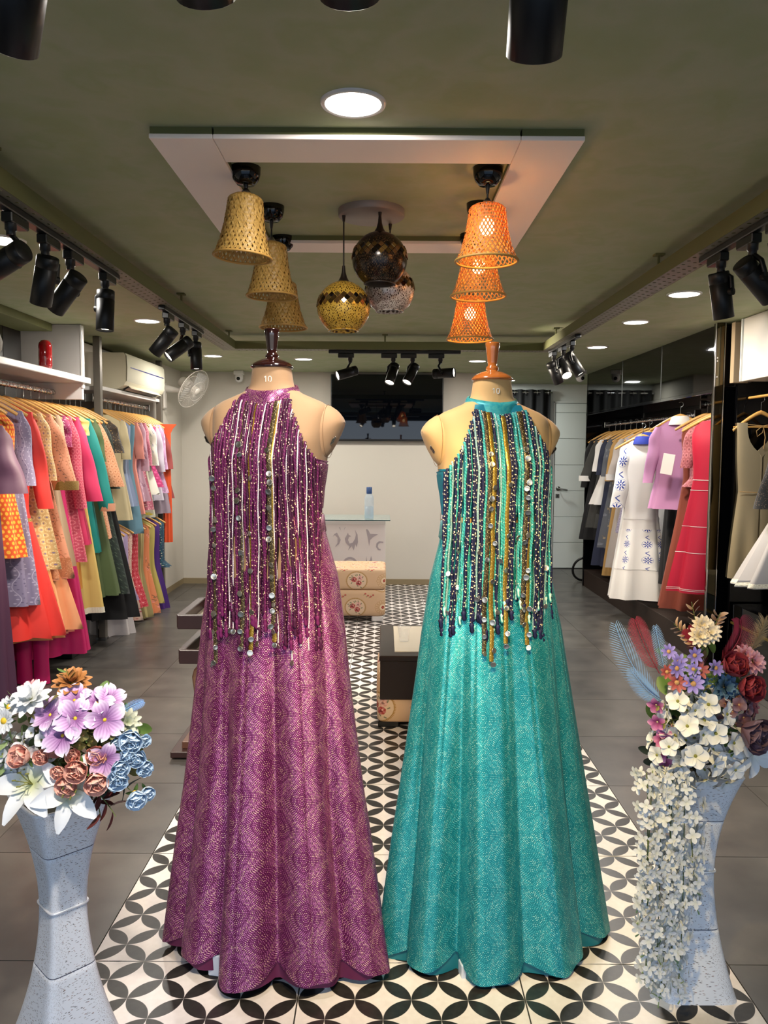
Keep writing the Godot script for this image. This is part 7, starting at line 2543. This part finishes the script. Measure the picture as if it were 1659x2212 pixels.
	# orchid spray falling at the side
	for e in [[0.702, 0.755, "orchid pink blossom uppermost on the falling spray"], [0.722, 0.735, "orchid pink blossom second on the falling spray"], [0.715, 0.708, "orchid pink blossom in the middle of the falling spray"], [0.712, 0.672, "orchid pink blossom fourth on the falling spray"], [0.725, 0.65, "orchid pink blossom lowest on the falling spray"], [0.698, 0.80, "orchid pink blossom under the blue frond"]]:
		bloom("orchid_blossom", e[2], Vector3(e[0], e[1], -1.975), Vector3(-0.5, rng.randf_range(-0.3, 0.3), 0.8), [[5, 0.026, 0.019, 0.3, 0.2, 0.3, 1.4, 0.0, M.orchid_petal, 0.0]], M.cream_petal, 0.003, 0.95, "orchid blossoms")
	for e in [[Vector3(0.76, 0.79, -1.99), Vector3(0.69, 0.80, -1.96), "olive pods beside the blue frond", 8], [Vector3(0.80, 0.78, -1.98), Vector3(0.815, 0.86, -1.95), "upright olive pods between violet daisies and hydrangea", 9], [Vector3(0.77, 0.76, -1.99), Vector3(0.705, 0.755, -1.955), "olive pods above the orchid spray", 8]]:
		leaf_spray("pod_spray", e[2], e[0], e[1], e[3], 0.016, 0.009, M.leaf_olive, 0.005)
	for e in [[Vector3(0.80, 0.83, -1.98), Vector3(0.78, 0.885, -1.955), "small green leaves among the violet daisies"], [Vector3(0.85, 0.84, -1.98), Vector3(0.825, 0.895, -1.96), "thin green needles beside the blue dahlia"], [Vector3(0.88, 0.82, -1.98), Vector3(0.93, 0.845, -1.95), "green leaf next to the wine rose"], [Vector3(0.86, 0.74, -1.97), Vector3(0.885, 0.69, -1.935), "pale green buds over the white petals"], [Vector3(0.82, 0.91, -2.02), Vector3(0.815, 0.965, -2.0), "green stems under the cream blossoms"], [Vector3(0.9, 0.88, -2.0), Vector3(0.925, 0.92, -1.975), "pale green sprig among the pink dahlias"]]:
		leaf_spray("green_sprig", e[2], e[0], e[1], 9, 0.024, 0.009, M.leaf_green, 0.008)
	# falling strands of small white blossoms
	var fb := B.new()
	var pm := []
	for k in 4:
		var a := TAU * k / 4.0
		var rows := []
		var bs := Basis(Vector3.UP, a) * Basis(Vector3.BACK, 0.35)
		for i in 5:
			var u := i / 4.0
			var w := 0.0056 * pow(sin(PI * lerpf(0.06, 0.95, pow(u, 1.5))), 0.6)
			rows.append(PackedVector3Array([bs * Vector3(0.0155 * u, -0.004 * u * u + 0.001, -w), bs * Vector3(0.0155 * u, -0.004 * u * u, 0), bs * Vector3(0.0155 * u, -0.004 * u * u + 0.001, w)]))
		fb.grid(rows, false)
	var fm := fb.done()
	var strands := [[0.672, 0.630, 0.677, 0.100, "falling strand of white blossoms nearest the turquoise skirt", 72], [0.707, 0.640, 0.702, 0.075, "falling strand of white blossoms in the middle of the cascade", 78], [0.737, 0.640, 0.717, 0.050, "longest falling strand of white blossoms, its green tip near the floor", 81], [0.767, 0.630, 0.762, 0.060, "falling strand of white blossoms against the pedestal", 72], [0.687, 0.635, 0.657, 0.240, "short outer strand of white blossoms", 56], [0.772, 0.620, 0.792, 0.300, "short strand of white blossoms over the pedestal's waist", 47], [0.722, 0.645, 0.742, 0.170, "strand of white blossoms behind the middle one", 64]]
	for e in strands:
		t = thing("blossom_strand", e[4], "flower garland", Vector3(e[0], e[1], -1.955), 0.0, "falling white blossom strands")
		var path := PackedVector3Array()
		for i in 13:
			var u := i / 12.0
			path.append(Vector3((e[2] - e[0]) * u, (e[3] - e[1]) * u + 0.03 * sin(PI * minf(1.0, u * 3.0)) * (1.0 - u), 0.03 * sin(u * 2.2)))
		b = B.new()
		b.tube(path, 0.0013, 5)
		part("stem", b, M.stem_green, t)
		for k in e[5]:
			var u: float = (k + 0.5) / e[5]
			var f := u * 11.99
			var p := path[int(f)].lerp(path[mini(12, int(f) + 1)], f - int(f))
			var a := rng.randf() * TAU
			var rad := 0.037 * (1.0 - 0.4 * u) * sqrt(rng.randf())
			var d := Vector3(cos(a), rng.randf_range(-0.3, 0.5), absf(sin(a)) * 0.9 + 0.25)
			part("blossom", fm, M.white_petal, t, Transform3D(facing(d, a).scaled(Vector3.ONE * rng.randf_range(0.85, 1.2)), p + Vector3(cos(a) * rad, 0, sin(a) * rad * 0.8 + 0.008)))
		for k in 4:
			b = B.new()
			var u := 0.8 + 0.2 * k / 3.0
			var p := path[int(u * 12.0)]
			b.tube(PackedVector3Array([p, p + Vector3(rng.randf_range(-0.012, 0.012), -0.012, 0.006), p + Vector3(rng.randf_range(-0.018, 0.018), -0.026, 0.008)]), [0.0009, 0.001, 0.0022], 5)
			part("bud", b, M.leaf_euca, t)
